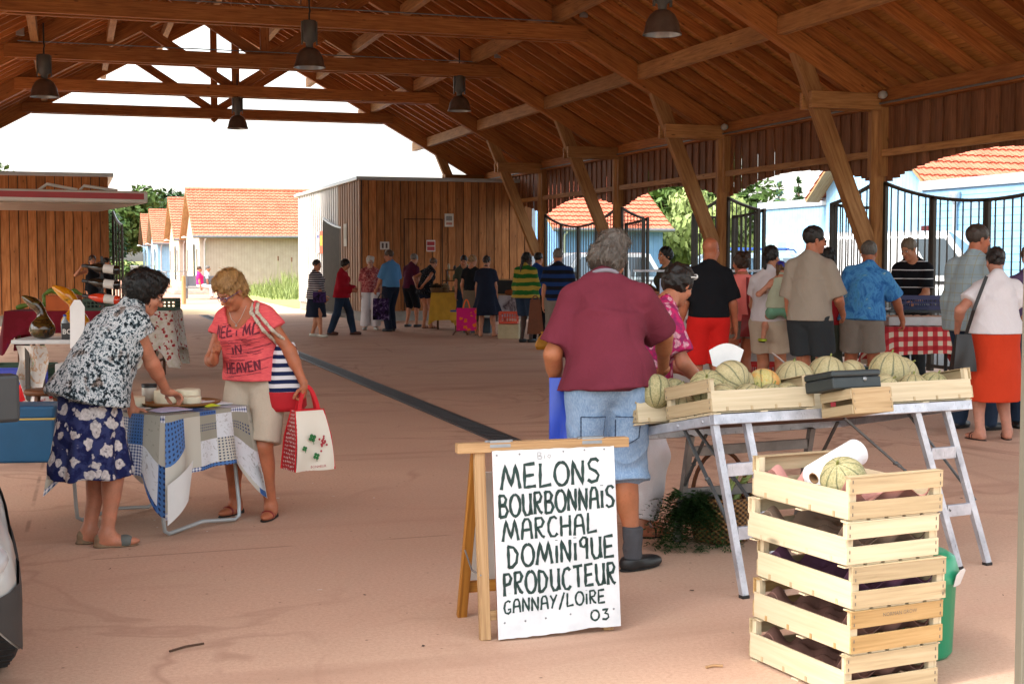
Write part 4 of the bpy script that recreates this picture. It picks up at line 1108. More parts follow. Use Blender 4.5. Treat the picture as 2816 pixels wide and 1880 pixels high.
def house(label, x0, x1, y0, y1, ez_, rz_, wm, gm, group, gable_win=True, over=.35, name="house", tw=.23, pipe=True, cat="house"):
    c = Vector(((x0 + x1) / 2, (y0 + y1) / 2, 0)); t = thing(name, label, cat, c, 0, group); inv = Matrix.Translation(-c)
    def hp_(n, mb, m, par=None):
        mb.xform(inv); return obj(n, mb, m, par or t)
    ym = (y0 + y1) / 2
    mb = MB()
    def wall(p, q, z1, m=0):
        p = Vector(p); q = Vector(q); L = (q - p).length
        mb.add([(p.x, p.y, 0), (q.x, q.y, 0), (q.x, q.y, z1), (p.x, p.y, z1)], [(0, 1, 2, 3)], m, [[(0, 0), (L, 0), (L, z1), (0, z1)]])
    wall((x0, y0, 0), (x1, y0, 0), ez_); wall((x1, y1, 0), (x0, y1, 0), ez_)
    for x, s_ in ((x0, 1), (x1, -1)):
        P = [(x, y1, 0), (x, y0, 0), (x, y0, ez_), (x, ym, rz_ - .06), (x, y1, ez_)]
        mb.add(P, [(0, 1, 2, 3, 4) if s_ > 0 else (4, 3, 2, 1, 0)], 1, [[(p[1], p[2]) for p in (P if s_ > 0 else P[::-1])]])
    hp_("wall", mb, [wm, gm])
    mb = MB(); sl_ = (rz_ - ez_) / (ym - y0); o = .4
    tiles(mb, (x0 - over, y0 - o, ez_ - o * sl_ + .06), (x1 + over, y0 - o, ez_ - o * sl_ + .06), (x0 - over, ym, rz_ + .06), 0, .33, .022, tw)
    tiles(mb, (x1 + over, y1 + o, ez_ - o * sl_ + .06), (x0 - over, y1 + o, ez_ - o * sl_ + .06), (x1 + over, ym, rz_ + .06), 0, .33, .022, .6)
    mb.tube([(x0 - over, ym, rz_ + .09), (x1 + over, ym, rz_ + .09)], .1, 8, 0)
    rf = hp_("roof", mb, TILE)
    for s_ in (-1, 1):      # verge soffits and boards
        for x in (x0 - over / 2, x1 + over / 2):
            ye = ym + s_ * (ym - y0 + o); mb = MB()
            mb.beam((x, ye, ez_ - o * sl_ + .0), (x, ym, rz_ - .0), over, .05)
            hp_("verge_board", mb, W_VERGE, None)
    mb = MB(); mb.tube([(x0 - over, y0 - o - .05, ez_ - o * sl_ + .02), (x1 + over, y0 - o - .05, ez_ - o * sl_ + .02)], .07, 8); hp_("gutter", mb, plain("grey_gutter", "6f7478", .5, .4))
    if pipe:
        mb = MB(); mb.tube([(x0 + .3, y0 - o - .02, ez_ - o * sl_), (x0 + .25, y0 - .1, ez_ - .45), (x0 + .25, y0 - .1, 0)], .05, 8); hp_("downpipe", mb, ZINC)
    if gable_win:
        for yy, wd, z0, z1, nm in ((y0 + 1.0, .35, .9, 2.2, "window"), (y0 + 2.6, .95, .35, 2.45, "door"), (y1 - 1.3, .35, .9, 2.2, "window")):
            m2 = MB(); m2.box((x0 - .02, yy, (z0 + z1) / 2), (.06, wd, z1 - z0)); f = hp_(nm, m2, ZINC)
            m2 = MB(); m2.box((x0 - .055, yy, (z0 + z1) / 2), (.02, wd - .12, z1 - z0 - .12)); obj("pane", m2.xform(inv), GLASS_DK, f)
        m2 = MB(); m2.tube([(x0 - .02, y0 + 1.9, 2.55), (x0 - .5, y0 + 1.9, 2.75)], .03, 6); m2.lathe([(0, .06), (.1, .04), (.15, -.03), (0, -.04)], (x0 - .6, y0 + 1.9, 2.75), 12); hp_("wall_lamp", m2, WHITE)
    return t, hp_
GH = "orange tiled houses in a row beyond the hall"
house("beige house with orange tiles and clad long wall, nearest behind the reeds", 6.2, 19, 70.6, 78.8, 2.95, 5.25, CL_BEIGE, CL_BEIGE_L, GH)
house("beige house with orange tiles half hidden behind the first beige one", 6.0, 19, 81.4, 89.4, 2.95, 5.2, CL_BEIGE, CL_BEIGE_L, GH)
house("light blue house with orange tiles, nearer of the blue pair left of the beige ones", 5.95, 19, 101.5, 109.5, 2.95, 5.2, CL_BLUE, CL_PALE, GH)
house("light blue house with orange tiles, farthest in the row by the trees", 5.85, 19, 112.5, 120.5, 2.95, 5.2, CL_BLUE, CL_PALE, GH)
house("mid blue timber house with orange roof behind the railings and cars", 17.7, 22.1, 49.2, 57.4, 2.95, 5.4, CL_BLUE_D, CL_BLUE_D, "houses beside the hall", False, .3)
def flat_annex(label, x0, x1, y0, y1, H, m, name="annex"):
    c = Vector(((x0 + x1) / 2, (y0 + y1) / 2, 0)); t = thing(name, label, "annex", c); inv = Matrix.Translation(-c)
    mb = MB()
    for (p, q) in (((x0, y0), (x1, y0)), ((x1, y0), (x1, y1)), ((x1, y1), (x0, y1)), ((x0, y1), (x0, y0))):
        L = math.hypot(q[0] - p[0], q[1] - p[1]); mb.add([(p[0], p[1], 0), (q[0], q[1], 0), (q[0], q[1], H), (p[0], p[1], H)], [(0, 1, 2, 3)], 0, [[(0, 0), (L, 0), (L, H), (0, H)]])
    obj("wall", mb.xform(inv), m, t)
    mb = MB(); mb.box(((x0 + x1) / 2, (y0 + y1) / 2, H + .1), (x1 - x0 + .12, y1 - y0 + .12, .22)); obj("roof", mb.xform(inv), ZINC, t)
    return t, inv
flat_annex("narrow pale blue annex seen between the kiosk and the first post", 12.0, 13.4, 49.6, 55, 3.3, CL_PALE)
house("pale blue house with large orange roof behind the white van", 21, 34, 29.9, 35.2, 3.6, 5.65, CL_LAP, CL_PALE, "houses beside the hall", False, .45, "house", .23)
t, inv = flat_annex("pale blue weatherboard annex with zinc roof edge at the right of the white van", 19.5, 20.94, 16, 28.3, 3.25, CL_LAP)
for yy in (26.9, 21.6):
    mb = MB(); mb.tube([(19.42, yy, .1), (19.42, yy, 2.9)], .05, 8); mb.lathe([(.05, -.2), (.14, 0), (.14, .1)], (19.42, yy, 3.05), 10); obj("downpipe", mb.xform(inv), ZINC, t)
mb = MB(); mb.box((19.47, 28.0, 2.0), (.04, .5, .8)); obj("window", mb.xform(inv), plain("dark_red_pane", "4a1518", .4), t)
t, inv = flat_annex("pale blue flat roofed annex with white framed door left of the gable house", 21.2, 27, 35.4, 39.6, 3.2, CL_PALE)
mb = MB(); mb.box((21.17, 38.0, 1.15), (.06, 2.4, 2.3)); f = obj("door", mb.xform(inv), WHITE, t)
mb = MB()
for y in (37.25, 38.0, 38.75): mb.box((21.13, y, 1.2), (.03, .55, 1.9))
obj("pane", mb.xform(inv), GLASS_LT, f)

# entrance steps, railings
def railing(label, pts):
    g = thing("railing", label, "railing", pts[0]); inv = Matrix.Translation(-Vector(pts[0])); mb = MB()
    for a, b in zip(pts[:-1], pts[1:]):
        a = Vector(a); b = Vector(b)
        for z, r in ((1.0, .025), (.78, .012), (.58, .012), (.38, .012), (.2, .012)): mb.tube([a + Vector((0, 0, z)), b + Vector((0, 0, z))], r, 6)
        n = max(1, round((b - a).length / 1.3))
        for i in range(n + 1): p = a + (b - a) * i / n; mb.tube([p, p + Vector((0, 0, 1.0))], .022, 6)
    obj("rails", mb.xform(inv), GALV, g)
mb = MB()
for i in range(3): mb.box((5.4, 67.6 - .0 + i * .0, .09 + i * .17), (1.6 - i * .3, 3.2 - i * .35, .17))
tag(obj("entrance_steps", mb, plain("pale_concrete", "b5aea4", .9)), "pale concrete entrance steps before the beige house", "steps")
railing("galvanised railing round the landing before the nearest beige house", [(4.3, 66.6, .0), (4.35, 72, 0.0), (5.7, 72.2, .0)])
railing("galvanised railing on the ramp before the blue houses", [(3.8, 84, .2), (3.85, 96, .2), (5.4, 96.2, .2)])
mb = MB(); mb.tube([(3.86, 50.48, 0), (3.86, 50.48, 1.0)], .075, 12); mb.tube([(3.86, 50.48, .99), (3.86, 50.48, 1.02)], [.078, .03], 12)
tag(obj("wooden_bollard", mb, W_SIGN), "short round wooden bollard standing on the path edge", "bollard")
mb = MB(); mb.lathe([(.0, .0), (.32, 0), (.36, .32), (.3, .36), (0, .34)], (3.2, 62, 0), 12)
tag(obj("dark_planter", mb, BLACK), "low dark planter on the pink paving near the steps", "planter")
bn = thing("bench", "grey metal bench on the paving, woman in pink sitting on it", "bench", (5.15, 57.1, 0), R(-12))
mb = MB(); mb.box((0, 0, .45), (1.5, .45, .05)); obj("seat", mb, GALV, bn)
mb = MB(); mb.box((0, .26, .72), (1.5, .05, .42)); obj("backrest", mb, plain("bench_grey", "5c6066", .5), bn)
for q in (-1, 1):
    mb = MB(); mb.box((q * .68, -.18, .22), (.05, .05, .44)); mb.box((q * .68, .24, .46), (.05, .05, .92)); obj("leg", mb, plain("bench_grey", "5c6066"), bn)

# ------------------------------------------------------------------ vegetation
def leaf_cloud(mb, blobs, n, size, flat=.5, droop=0):
    tot = sum(b[3] * b[4] for b in blobs)
    for (x, y, z, rr, rz_) in blobs:
        k = int(n * rr * rz_ / tot)
        for i in range(k):
            d = Vector((rnd.gauss(0, 1), rnd.gauss(0, 1), rnd.gauss(0, 1))).normalized()
            q = rnd.random() ** .38
            p = Vector((x + d.x * rr * q, y + d.y * rr * q, z + d.z * rz_ * q))
            s_ = size * rnd.uniform(.6, 1.4)
            a = Vector((rnd.gauss(0, 1), rnd.gauss(0, 1), rnd.gauss(0, .6) - droop)).normalized(); b = a.cross(d + Vector((.1, .2, .3))).normalized()
            if droop: a = (a + Vector((0, 0, -droop))).normalized()
            mb.add([p - a * s_ * .5, p + b * s_ * .3, p + a * s_ * .6, p - b * s_ * .3], [(0, 1, 2, 3)])
def tree(label, x, y, H, wd, m=None, n=2600, leaf=.35, kind='round', group="trees beyond the hall", cat="tree", name=None):
    m = m or LEAF; t = thing(name or ("spruce_tree" if kind == 'cone' else "leafy_tree"), label, cat, (x, y, 0), rnd.random() * 6, group)
    mb = MB(); th = H * (.35 if kind != 'cone' else .95)
    mb.tube([(0, 0, -.1), (.05, .02, th * .5), (0, 0, th)], [.03 * H * .6, .022 * H * .6, .012 * H * .5], 8)
    for k in range(6):
        a = k * 1.05 + rnd.random(); r_ = wd * rnd.uniform(.3, .6); mb.tube([(0, 0, th * rnd.uniform(.7, 1)), (cos(a) * r_, sin(a) * r_, H * rnd.uniform(.5, .75))], [.008 * H, .003 * H], 6)
    obj("trunk", mb, BARK, t)
    mb = MB()
    if kind == 'cone':
        bl = []
        for k in range(11):
            f = k / 10; r_ = wd * (1 - f) * .9 + .12
            for j in range(7 if f < .7 else 3):
                a = j * 2 * pi / (7 if f < .7 else 3) + k; bl.append((cos(a) * r_ * .6, sin(a) * r_ * .6, H * (.12 + .86 * f), r_ * .5, H * .035))
    else:
        bl = [(0, 0, H * .62, wd * .6, H * .26)]
        for k in range(13):
            a = k * 2.4; f = rnd.uniform(.3, 1); r_ = wd * rnd.uniform(.25, .42)
            bl.append((cos(a) * wd * .68 * f, sin(a) * wd * .68 * f, H * rnd.uniform(.36, .9) - f * H * .08, r_, r_ * .8))
    leaf_cloud(mb, bl, n, leaf, droop=.9 if kind == 'willow' else 0)
    obj("crown", mb, m, t); return t
tree("big green tree behind the left kiosk gap, nearest the blue house", 4.0, 125, 8.2, 4.6, LEAF, 5200, .45)
tree("dark green tree left in the gap beside the left kiosk", .6, 118, 7.6, 4.0, LEAF_D, 4600, .45)
tree("tall dark tree rising behind the orange roofs of the far blue houses", 7.5, 132, 8.6, 4.6, LEAF_D, 4600, .45)
tree("tree behind the gap with its crown low over the dry meadow", 2.4, 150, 8.0, 5.0, LEAF, 4200, .5)
tree("treetop showing over the left kiosk roof", -2.3, 58, 5.7, 2.0, LEAF, 2600, .25)
tree("treetop showing over the right kiosk roof", 11.9, 66, 5.75, 1.8, LEAF, 2600, .25)
tree("treetop just showing over the nearest orange roof ridge", 12.8, 105, 6.9, 2.4, LEAF, 2000, .3)
tree("broad green tree behind the mid blue house", 29.5, 62, 9.5, 5.0, LEAF, 8000, .36)
tree("broad green tree right of the mid blue house behind the gate", 27.5, 67, 9.0, 4.6, LEAF, 6500, .36)
tree("pale drooping willow beside the mid blue house", 25.6, 52.5, 4.6, 3.0, LEAF_L, 7000, .3, 'willow', "trees beside the hall", "willow", "willow_tree")
tree("green bushy tree behind the open gate leaf", 27.5, 47.5, 4.4, 2.3, LEAF, 5200, .25, 'round', "trees beside the hall")
tree("blue green spruce behind the pale annex, left of the two", 44.5, 80.5, 6.7, 1.2, LEAF_B, 5000, .28, 'cone', "spruces behind the annex", "spruce")
tree("dark green spruce behind the pale annex, right of the two", 44.5, 78.0, 6.8, 1.1, LEAF_D, 5000, .28, 'cone', "spruces behind the annex", "spruce")
tree("slim pale green tree behind the pale annex roof", 39.5, 82, 5.6, 1.3, LEAF_L, 2200, .3)
tree("low green tree between the spruces and the pale gable", 48, 80, 6.0, 2.2, LEAF, 2200, .35)
tree("low green tree under the spruces behind the annex", 42, 74.5, 5.2, 2.6, LEAF_L, 2600, .35)
# hedge and reeds
mb = MB(); leaf_cloud(mb, [(x, 112 + rnd.uniform(-.3, .3), .7, 1.2, .9) for x in np.arange(-3.5, 4.6, 1.3)], 2600, .35)
tag(obj("hedge", mb, LEAF), "clipped green hedge under the trees in the gap beside the left kiosk", "hedge")
sheet_box("verge_grass", 7.0, 30, 45.0, 70, -.008, ground_mat("verge_grass", "8a9456", "a3a866", "6f7c42", .6))
mb = MB()
for i in range(2600):
    x = rnd.uniform(7.7, 13.5); y = rnd.uniform(55, 68); h = rnd.uniform(.4, 1.25) * (.75 + .25 * sin(x * 2.1)); b = Vector((x, y, -.02)); l = Vector((rnd.gauss(0, .14), rnd.gauss(0, .14), 0)); w_ = rnd.uniform(.012, .028)
    sd = Vector((rnd.gauss(0, 1), rnd.gauss(0, 1), 0)).normalized() * w_
    mb.add([b - sd, b + sd, b + l * .4 + Vector((0, 0, h * .6)) + sd * .7, b + l + Vector((0, 0, h)), b + l * .4 + Vector((0, 0, h * .6)) - sd * .7], [(0, 1, 2, 3, 4)])
tag(obj("reeds", mb, REED), kind="stuff")
mb = MB()
for x, y, z in ((8.6, 60, 1.75), (9.35, 61, 1.7), (10.0, 60.5, 1.95), (10.6, 60, 1.75)):
    mb.tube([(x, y, 0), (x + .03, y, z)], .008, 5); mb.tube([(x + .03, y, z - .2), (x + .03, y, z)], .028, 8, 1)
tag(obj("cattails", mb, [REED, W_DARK]), kind="stuff")
# ------------------------------------------------------------------ A-frame sign in the foreground
def a_sign():
    o = LD(-0.005, 5.57); rz = math.atan2(RGT.y, RGT.x) + R(17.5)
    t = thing("a_frame_sign", "white hand painted melon board on a wooden folding frame standing on the floor", "sign", (1.66, 5.335, 0), R(-1.2))
    W, H, tilt = .545, .785, R(7)
    ex = Vector((1, 0, 0)); up = Vector((0, sin(tilt), cos(tilt))); nn = ex.cross(up)      # nn points to the camera
    z0 = .0
    P = lambda x, y, d=0.0: Vector((0, 0, .004)) + ex * x + up * y + nn * d
    # frame
    for x in (-.045, .5):
        mb = MB(); mb.beam(P(x, -.0, -.03), P(x, .79, -.03), .045, .034, (0, -1, 0)); obj("front_leg", mb, W_SIGN, t, .003)
    mb = MB(); mb.beam(P(-.145, .80, -.02), P(.62, .80, -.02), .045, .042); obj("top_rail", mb, W_SIGN, t, .003)
    mb = MB(); mb.beam(P(-.06, .1, -.03), P(.53, .1, -.03), .024, .04); obj("cross_rail", mb, W_SIGN, t, .002)
    bk = Vector((0, -.0, 0))
    for x in (-.045, .5):
        mb = MB(); mb.beam((x, .42, .0), P(x, .79, -.07), .042, .034, (0, 1, 0)); obj("rear_leg", mb, W_SIGN2, t, .003)
    mb = MB(); mb.beam((-.045, .39, .14), (.5, .39, .14), .022, .05); obj("rear_rail", mb, W_SIGN2, t, .002)
    mb = MB(); mb.obox(Vector((.235, .385, .2)) + Vector((0, -.02, .2)), [ex, Vector((0, -.43, .9)).normalized(), Vector((0, .9, .43)).normalized()], [.26, .3, .005]); obj("rear_panel", mb, WHITE, t)
    mb = MB(); mb.tube([Vector((-.068, .27, .33)), Vector((-.07, .15, .27)), P(-.06, .27, -.01)], .004, 6); obj("stay_hook", mb, GALV, t)
    mb = MB()
    for x in (.04, .45): mb.box(P(x, .812, .0), (.09, .03, .008), R3=Matrix((ex, up, nn)).transposed()); mb.tube([P(x - .06, .822, -.02), P(x + .06, .822, -.02)], .007, 8)
    obj("hinge", mb, GALV, t)
    # the board with a worn lower edge
    edge = [(W * i / 26, .0 + rnd.uniform(0, .004) + (.007 * math.exp(-((i - 20) / 3.0) ** 2))) for i in range(27)]
    edge = [(x, y + .016 * x / W) for x, y in edge]
    top = [(W * (26 - i) / 26, H - rnd.uniform(0, .003)) for i in range(27)]
    mb = MB(); mb.prism(edge + top, P(0, 0, 0), ex, up, nn, .012, 0, 1)
    put = lambda x, y: P(x, y, .0135)
    rows = [("MELONS", .035, .616, .1, .44, .012), ("BOURBONNAIS", .022, .504, .092, .515, .0115), ("MARCHAL", .034, .402, .086, .42, .0105), ("DOMINIQUE", .052, .295, .092, .475, .0115), ("PRODUCTEUR", .03, .18, .092, .50, .0115), ("GANNAY/LOIRE", .028, .106, .056, .45, .008)]
    for tx, x, y, h, wd, bw in rows:
        tx2 = tx
        for st in hand_strokes(tx2, x, y, h, wd):
            st = [(a, b - .05 * (a - x) * 0 + .02 * (a / W)) for a, b in st]
            ribbon(mb, st, bw * 1.1, put, 2)
    for st in hand_strokes("03", .41, .05, .046, .085): ribbon(mb, [(a, b) for a, b in st], .0085, put, 2)
    for st in ([[(.2, .742), (.2, .77)], [(.2, .77), (.215, .768), (.213, .758), (.202, .756)], [(.202, .756), (.219, .752), (.215, .742), (.2, .742)], [(.23, .742), (.23, .758)], [(.23, .766), (.231, .768)], [(.25, .744), (.243, .752), (.25, .76), (.259, .753), (.25, .744)]]): ribbon(mb, st, .0025, put, 3)
    for x, y in ((.02, .765), (.12, .766), (.315, .77), (.41, .772), (.5, .772), (.03, .07), (.12, .072), (.21, .077), (.32, .085), (.42, .09), (.515, .093)):
        mb.lathe([(0, .002), (.004, .0015), (.0045, 0)], P(x, y, .012), 8, 4, Matrix((ex, up, nn)).transposed())
    pm = NT("white_board"); v = pm.coord(); n = pm.noise(v, 7, 5); n2 = pm.noise(v, 45, 3)
    c = pm.mix(pm.val(n, .35, .7), "bfc3c7", "d2d5d8"); c = pm.mix(pm.val(n2, .68, .74, 0, .35), c, "a9a195")
    obj("board", mb, [pm.done(c, .5, n, .1), plain("worn_board_edge", "7a4a2a", .9, 0, .3, 30), plain("sign_paint", "10302c", .6, 0, .25, 20), plain("pencil_grey", "8a8d90", .7), GALV], t)
a_sign()

# ------------------------------------------------------------------ slatted crates
def crate_parts(root, L=.64, W=.44, H=.152, tray=None, hole=True, mats=(W_CRATE, W_CRATE2), text=None, lowlong=.098):
    for q in (-1, 1):
        mb = MB(); mb.obox((0, q * (W / 2 - .004), lowlong / 2 + .002), [(1, 0, 0), (0, 1, 0), (0, 0, 1)], [L / 2, .004, lowlong / 2])
        for i in range(4): mb.box((-L * .36 + i * L * .24, q * (W / 2 + .0015), .012), (.012, .002, .02), m=1)
        obj("side_slat", mb, [mats[0], mats[1]], root)
    for q in (-1, 1):
        mb = MB()
        for z, h in ((.034, .062), (H - .03, .058)):
            mb.obox((q * (L / 2 + .004), 0, z), [(0, 1, 0), (1, 0, 0), (0, 0, 1)], [W / 2, .004, h / 2])
        mb.obox((q * (L / 2 - .008), 0, H + .0015), [(0, 1, 0), (1, 0, 0), (0, 0, 1)], [W / 2, .018, .0015])
        for y in (-.47, .47):
            for z in (.02, .048, H - .045, H - .015): mb.box((q * (L / 2 + .0085), y * W, z), (.001, .004, .012), m=1)
        if q > 0 and text:
            text_mb(text, .02, (L / 2 + .0087, -.07, H - .028), (0, 1, 0), (0, 0, 1), 0, 1, mb=mb)
        obj("end_slat", mb, [mats[1], plain("staple_grey", "6d675c", .5, .5)], root)
    for a in (-1, 1):
        for b in (-1, 1):
            mb = MB(); mb.obox((a * (L / 2 - .014), b * (W / 2 - .022), H / 2), [(0, 0, 1), (1, 0, 0), (0, 1, 0)], [H / 2, .012, .013]); obj("corner_post", mb, mats[0], root)
    mb = MB()
    for i in range(5): mb.obox((0, -W / 2 + .05 + i * (W - .1) / 4, -.003), [(1, 0, 0), (0, 1, 0), (0, 0, 1)], [L / 2, .032, .003])
    for i in range(3): mb.obox(((i - 1) * L * .46, 0, -.0085), [(0, 1, 0), (1, 0, 0), (0, 0, 1)], [W / 2, .02, .0025])
    obj("bottom_slats", mb, mats[0], root)
    if tray:
        mb = MB()
        def f(u, v):
            x, y = (u - .5) * (L - .05), (v - .5) * (W - .05)
            z = .035 + .02 * sin(x * 2 * pi / .145 + .5) * sin(y * 2 * pi / .135 + .4) + .012 * (abs(2 * u - 1) ** 4) + .010 * sin(9 * u + 4 * v) * abs(2 * v - 1) ** 3 + (.035 * abs(2 * u - 1) ** 9 + .03 * abs(2 * v - 1) ** 9) * (1 + .5 * sin(14 * u + 11 * v))
            return (x, y, z)
        mb.sheet(48, 34, f, 0, True, .002); obj("tray_liner", mb, tray, root)
TRAY_P = plain("pink_tray", "c08a80", .9, 0, .08, 14, .3); TRAY_B = plain("brown_tray", "7d5a50", .9, 0, .1, 14, .3); TRAY_V = plain("violet_tray", "5e3a54", .9, 0, .12, 14, .3); TRAY_G = plain("grey_brown_tray", "8a7464", .9, 0, .1, 14, .3)
d1 = (RGT * .42 - FWD * .906).normalized(); d2 = (RGT * .906 + FWD * .42).normalized()
STACK_RZ = math.atan2(d1.y, d1.x)
front = LD(1.195, 4.80)
cr = [("bottom slatted crate of the tall stack, resting on the floor with a brown tray", TRAY_B, -.014, 0, 0, "", W_CRATE2),
      ("second slatted crate from the floor in the tall stack, its end slats darkest yellow", TRAY_B, .017, -.012, 1.2, "NORMAN GROW", wood("crate_end_yellow", "8e7348", "a98a5c", "ba9c6e", along=1.5, across=34, tint=.08)),
      ("middle slatted crate of the tall stack with a violet tray, shifted to the right", TRAY_V, .04, .01, -1.5, "", W_CRATE2),
      ("fourth slatted crate from the floor in the tall stack, with torn grey brown tray", TRAY_G, -.03, 0, 2.0, "", W_CRATE),
      ("topmost slatted crate of the tall stack with pink tray, melon and paper roll in it", TRAY_P, .0, .0, 0, "", W_CRATE2)]
stack = []
for i, (lab, tr_, o1, o2, jr, tx, em) in enumerate(cr):
    o1 *= .5; jr *= .45; rz = STACK_RZ + R(jr); L, W, H = .58, .425, .152
    c = front - d1 * (L / 2 - o1 * .2) + d2 * (W / 2 + o1)
    c.z = .011 + i * .1615
    t = thing("slatted_crate", lab, "crate", c, rz, "slatted melon crates"); crate_parts(t, L, W, H, tr_, True, (W_CRATE, em), tx); stack.append(t)
# ------------------------------------------------------------------ the tilted trestle table with its melons
e1 = (RGT * .905 + FWD * .424); e2 = (-RGT * .424 + FWD * .905)
TB = LD(.943, 6.34); TRZ = math.atan2(e1.y, e1.x); TZ0, TSL = .86, -.2
tb = thing("trestle_table", "scuffed aluminium trestle table tilted towards shoppers, carrying melon crates", "table", TB, TRZ)
TL, TW = 1.58, 1.05
tz = lambda y: TZ0 + TSL * y
mb = MB(); nrm = Vector((0, -TSL, 1)).normalized(); ty_ = Vector((0, 1, TSL)).normalized()
def tpt(x, y, d=0): return Vector((x, y, tz(y))) + nrm * d
def tbar(mb, a, b, w, h, m=0): mb.beam(a, b, w, h, nrm, m)
for y in (0.02, TW - .02): tbar(mb, tpt(0, y, -.024), tpt(TL, y, -.024), .04, .048)
for x in (0.02, TL - .02): tbar(mb, tpt(x, .041, -.025), tpt(x, TW - .041, -.025), .038, .046)
mb.obox(tpt(TL / 2, TW / 2, -.008), [(1, 0, 0), ty_, nrm], [TL / 2 - .041, TW / 2 * 1.02 - .043, .004], 1)
for y in (.1, .32, .8): mb.lathe([(0, .006), (.009, .004), (.01, 0)], tpt(-.0, y, -.025), 8, 0, Matrix.Rotation(-pi / 2, 3, 'Y'))
obj("table_top", mb, [ALU, W_DARK], tb, .003)
def ladder(a0, a1, b0, b1, zt, rungs=(.27, .64), w=.036):
    mb = MB(); a0, a1, b0, b1 = (Vector((*p, z)) for p, z in ((a0, zt), (a1, 0.012), (b0, zt), (b1, 0.012)))
    dd = (b0 - a0).normalized()
    mb.beam(a0, a1, w, .03, dd.cross(Vector((0, 0, 1)))); mb.beam(b0, b1, w, .03, dd.cross(Vector((0, 0, 1))))
    for f in rungs:
        p, q = a0.lerp(a1, f), b0.lerp(b1, f); e = (q - p).normalized(); mb.beam(p + e * w * .52, q - e * w * .52, .026, .06)
    for p in (a1, b1): mb.box(p + Vector((0, 0, -.004)), (.04, .036, .016), m=1)
    obj("ladder_leg", mb, [ALU, BLACK], tb, .002)
ladder((.024, .03), (.118, -.09), (.208, .035), (.325, -.08), .81)
ladder((1.24, .03), (1.46, -.055), (1.44, .035), (1.665, -.045), .81)
def rearframe(x0, x1, y0, y1):
    mb = MB(); 
    for x in (x0, x1): mb.beam((x, y1, .012), (x, y0, .62), .036, .034, (1, 0, 0))
    for z in (.53, .29): mb.beam((x0 + .02, y1 + (y0 - y1) * z / .62, z), (x1 - .02, y1 + (y0 - y1) * z / .62, z), .022, .055)
    obj("rear_leg", mb, [plain("dull_aluminium", "7d7a78", .55, .4, .2, 10)], tb, .002)
rearframe(.495, 1.31, .97, 1.107)
for a, b in (((.03, .32, .775), (.09, -.06, .27)), ((.16, .4, .74), (.30, -.05, .3)), ((.47, .78, .65), (.49, 1.06, .28)), ((.80, .05, .8), (1.42, -.03, .3)), ((1.42, .3, .77), (1.6, -.02, .34)), ((1.2, .6, .7), (1.31, 1.0, .3))):
    a, b = Vector(a), Vector(b); mid = a.lerp(b, .48); mb = MB(); mb.beam(a, mid + (b - a).normalized() * .03, .016, .01); mb.beam(mid + Vector((.008, .008, .004)), b, .016, .01); mb.lathe([(0, .01), (.011, .009), (.011, -.009), (0, -.01)], mid, 10, 0, Matrix.Rotation(pi / 2, 3, 'X'))
    obj("folding_brace", mb, plain("dull_steel", "55585a", .45, .5, .2, 12), tb)
TM = Matrix.Translation(TB) @ Matrix.Rotation(TRZ, 4, 'Z')
def on_table(o, x, y, d=0.0, rz=0):
    M = Matrix((Vector((1, 0, 0)), ty_, nrm)).transposed().to_4x4(); p = tpt(x, y, d)
    o.matrix_world = TM @ Matrix.Translation(p) @ M @ Matrix.Rotation(rz, 4, 'Z'); return o
tc = []
for lab, x, y, rz, sz in (("slatted crate at the left table end, nearest the maroon shirt man", .1, .66, 0, (.44, .36)),
                      ("slatted crate piled with melons, left of the dark cash box", .29, .2, 0, (.58, .4)), ("slatted crate piled with melons at the right end of the trestle table", 1.29, .21, 0, (.62, .4)),
                      ("slatted melon crate behind the dark cash box", .80, .62, 0, (.6, .4))):
    t = thing("slatted_crate", lab, "crate", (0, 0, 0), 0, "slatted melon crates"); crate_parts(t, sz[0], sz[1], .155, None); on_table(t, x, y, .012, rz)
# small thick crate and cash box
t = thing("small_wooden_crate", "small thick walled pine crate under the dark cash box", "crate", (0, 0, 0), 0); 
def small_crate(t, L=.30, W=.26, H=.125):
    for q in (-1, 1):
        mb = MB(); mb.obox((0, q * (W / 2), H / 2), [(1, 0, 0), (0, 1, 0), (0, 0, 1)], [L / 2, .005, H / 2])
        for x in (-.47, .47):
            for z in (.2, .5, .8): mb.box((x * L, q * (W / 2 + .0058), z * H), (.002, .001, .012), m=1)
        obj("side_panel", mb, [wood("pine_panel", "957c58", "b39872", "c3ab88", along=1.6, across=30, tint=.05), plain("staple_grey", "6d675c")], t)
    for q in (-1, 1):
        mb = MB()
        for z in (.2, .8): mb.obox((q * (L / 2 + .004), 0, z * H), [(0, 1, 0), (1, 0, 0), (0, 0, 1)], [W / 2, .006, H * .19])
        if q < 0: mb.box((q * (L / 2 + .0105), .02, .5 * H), (.002, .04, .022), m=1)
        obj("end_slat", mb, [W_CRATE2, plain("red_label", "8a1f2c", .6)], t)
    mb = MB(); mb.box((0, 0, .004), (L - .012, W - .012, .008)); mb.box((0, 0, H + .002), (L, W, .003)); obj("panel", mb, W_CRATE2, t)
small_crate(t, .22, .24, .118); on_table(t, .725, -.135, -.05, R(-2))
cb = thing("cash_box", "dark grey metal cash box with a round lock on the small pine crate", "cash box", (0, 0, 0), 0)
CASH = plain("cash_box_grey", "2f3638", .45, .3, .12, 8, .1)
mb = MB(); mb.box((0, 0, .029), (.29, .215, .056)); obj("base", mb, CASH, cb, .008)
mb = MB(); mb.box((0, 0, .074), (.295, .22, .032)); obj("lid", mb, CASH, cb, .01)
mb = MB(); mb.lathe([(0, .008), (.008, .008), (.011, .004), (.011, 0)], (.045, -.1075, .044), 14, 0, Matrix.Rotation(pi / 2, 3, 'X')); obj("lock", mb, GALV, cb)
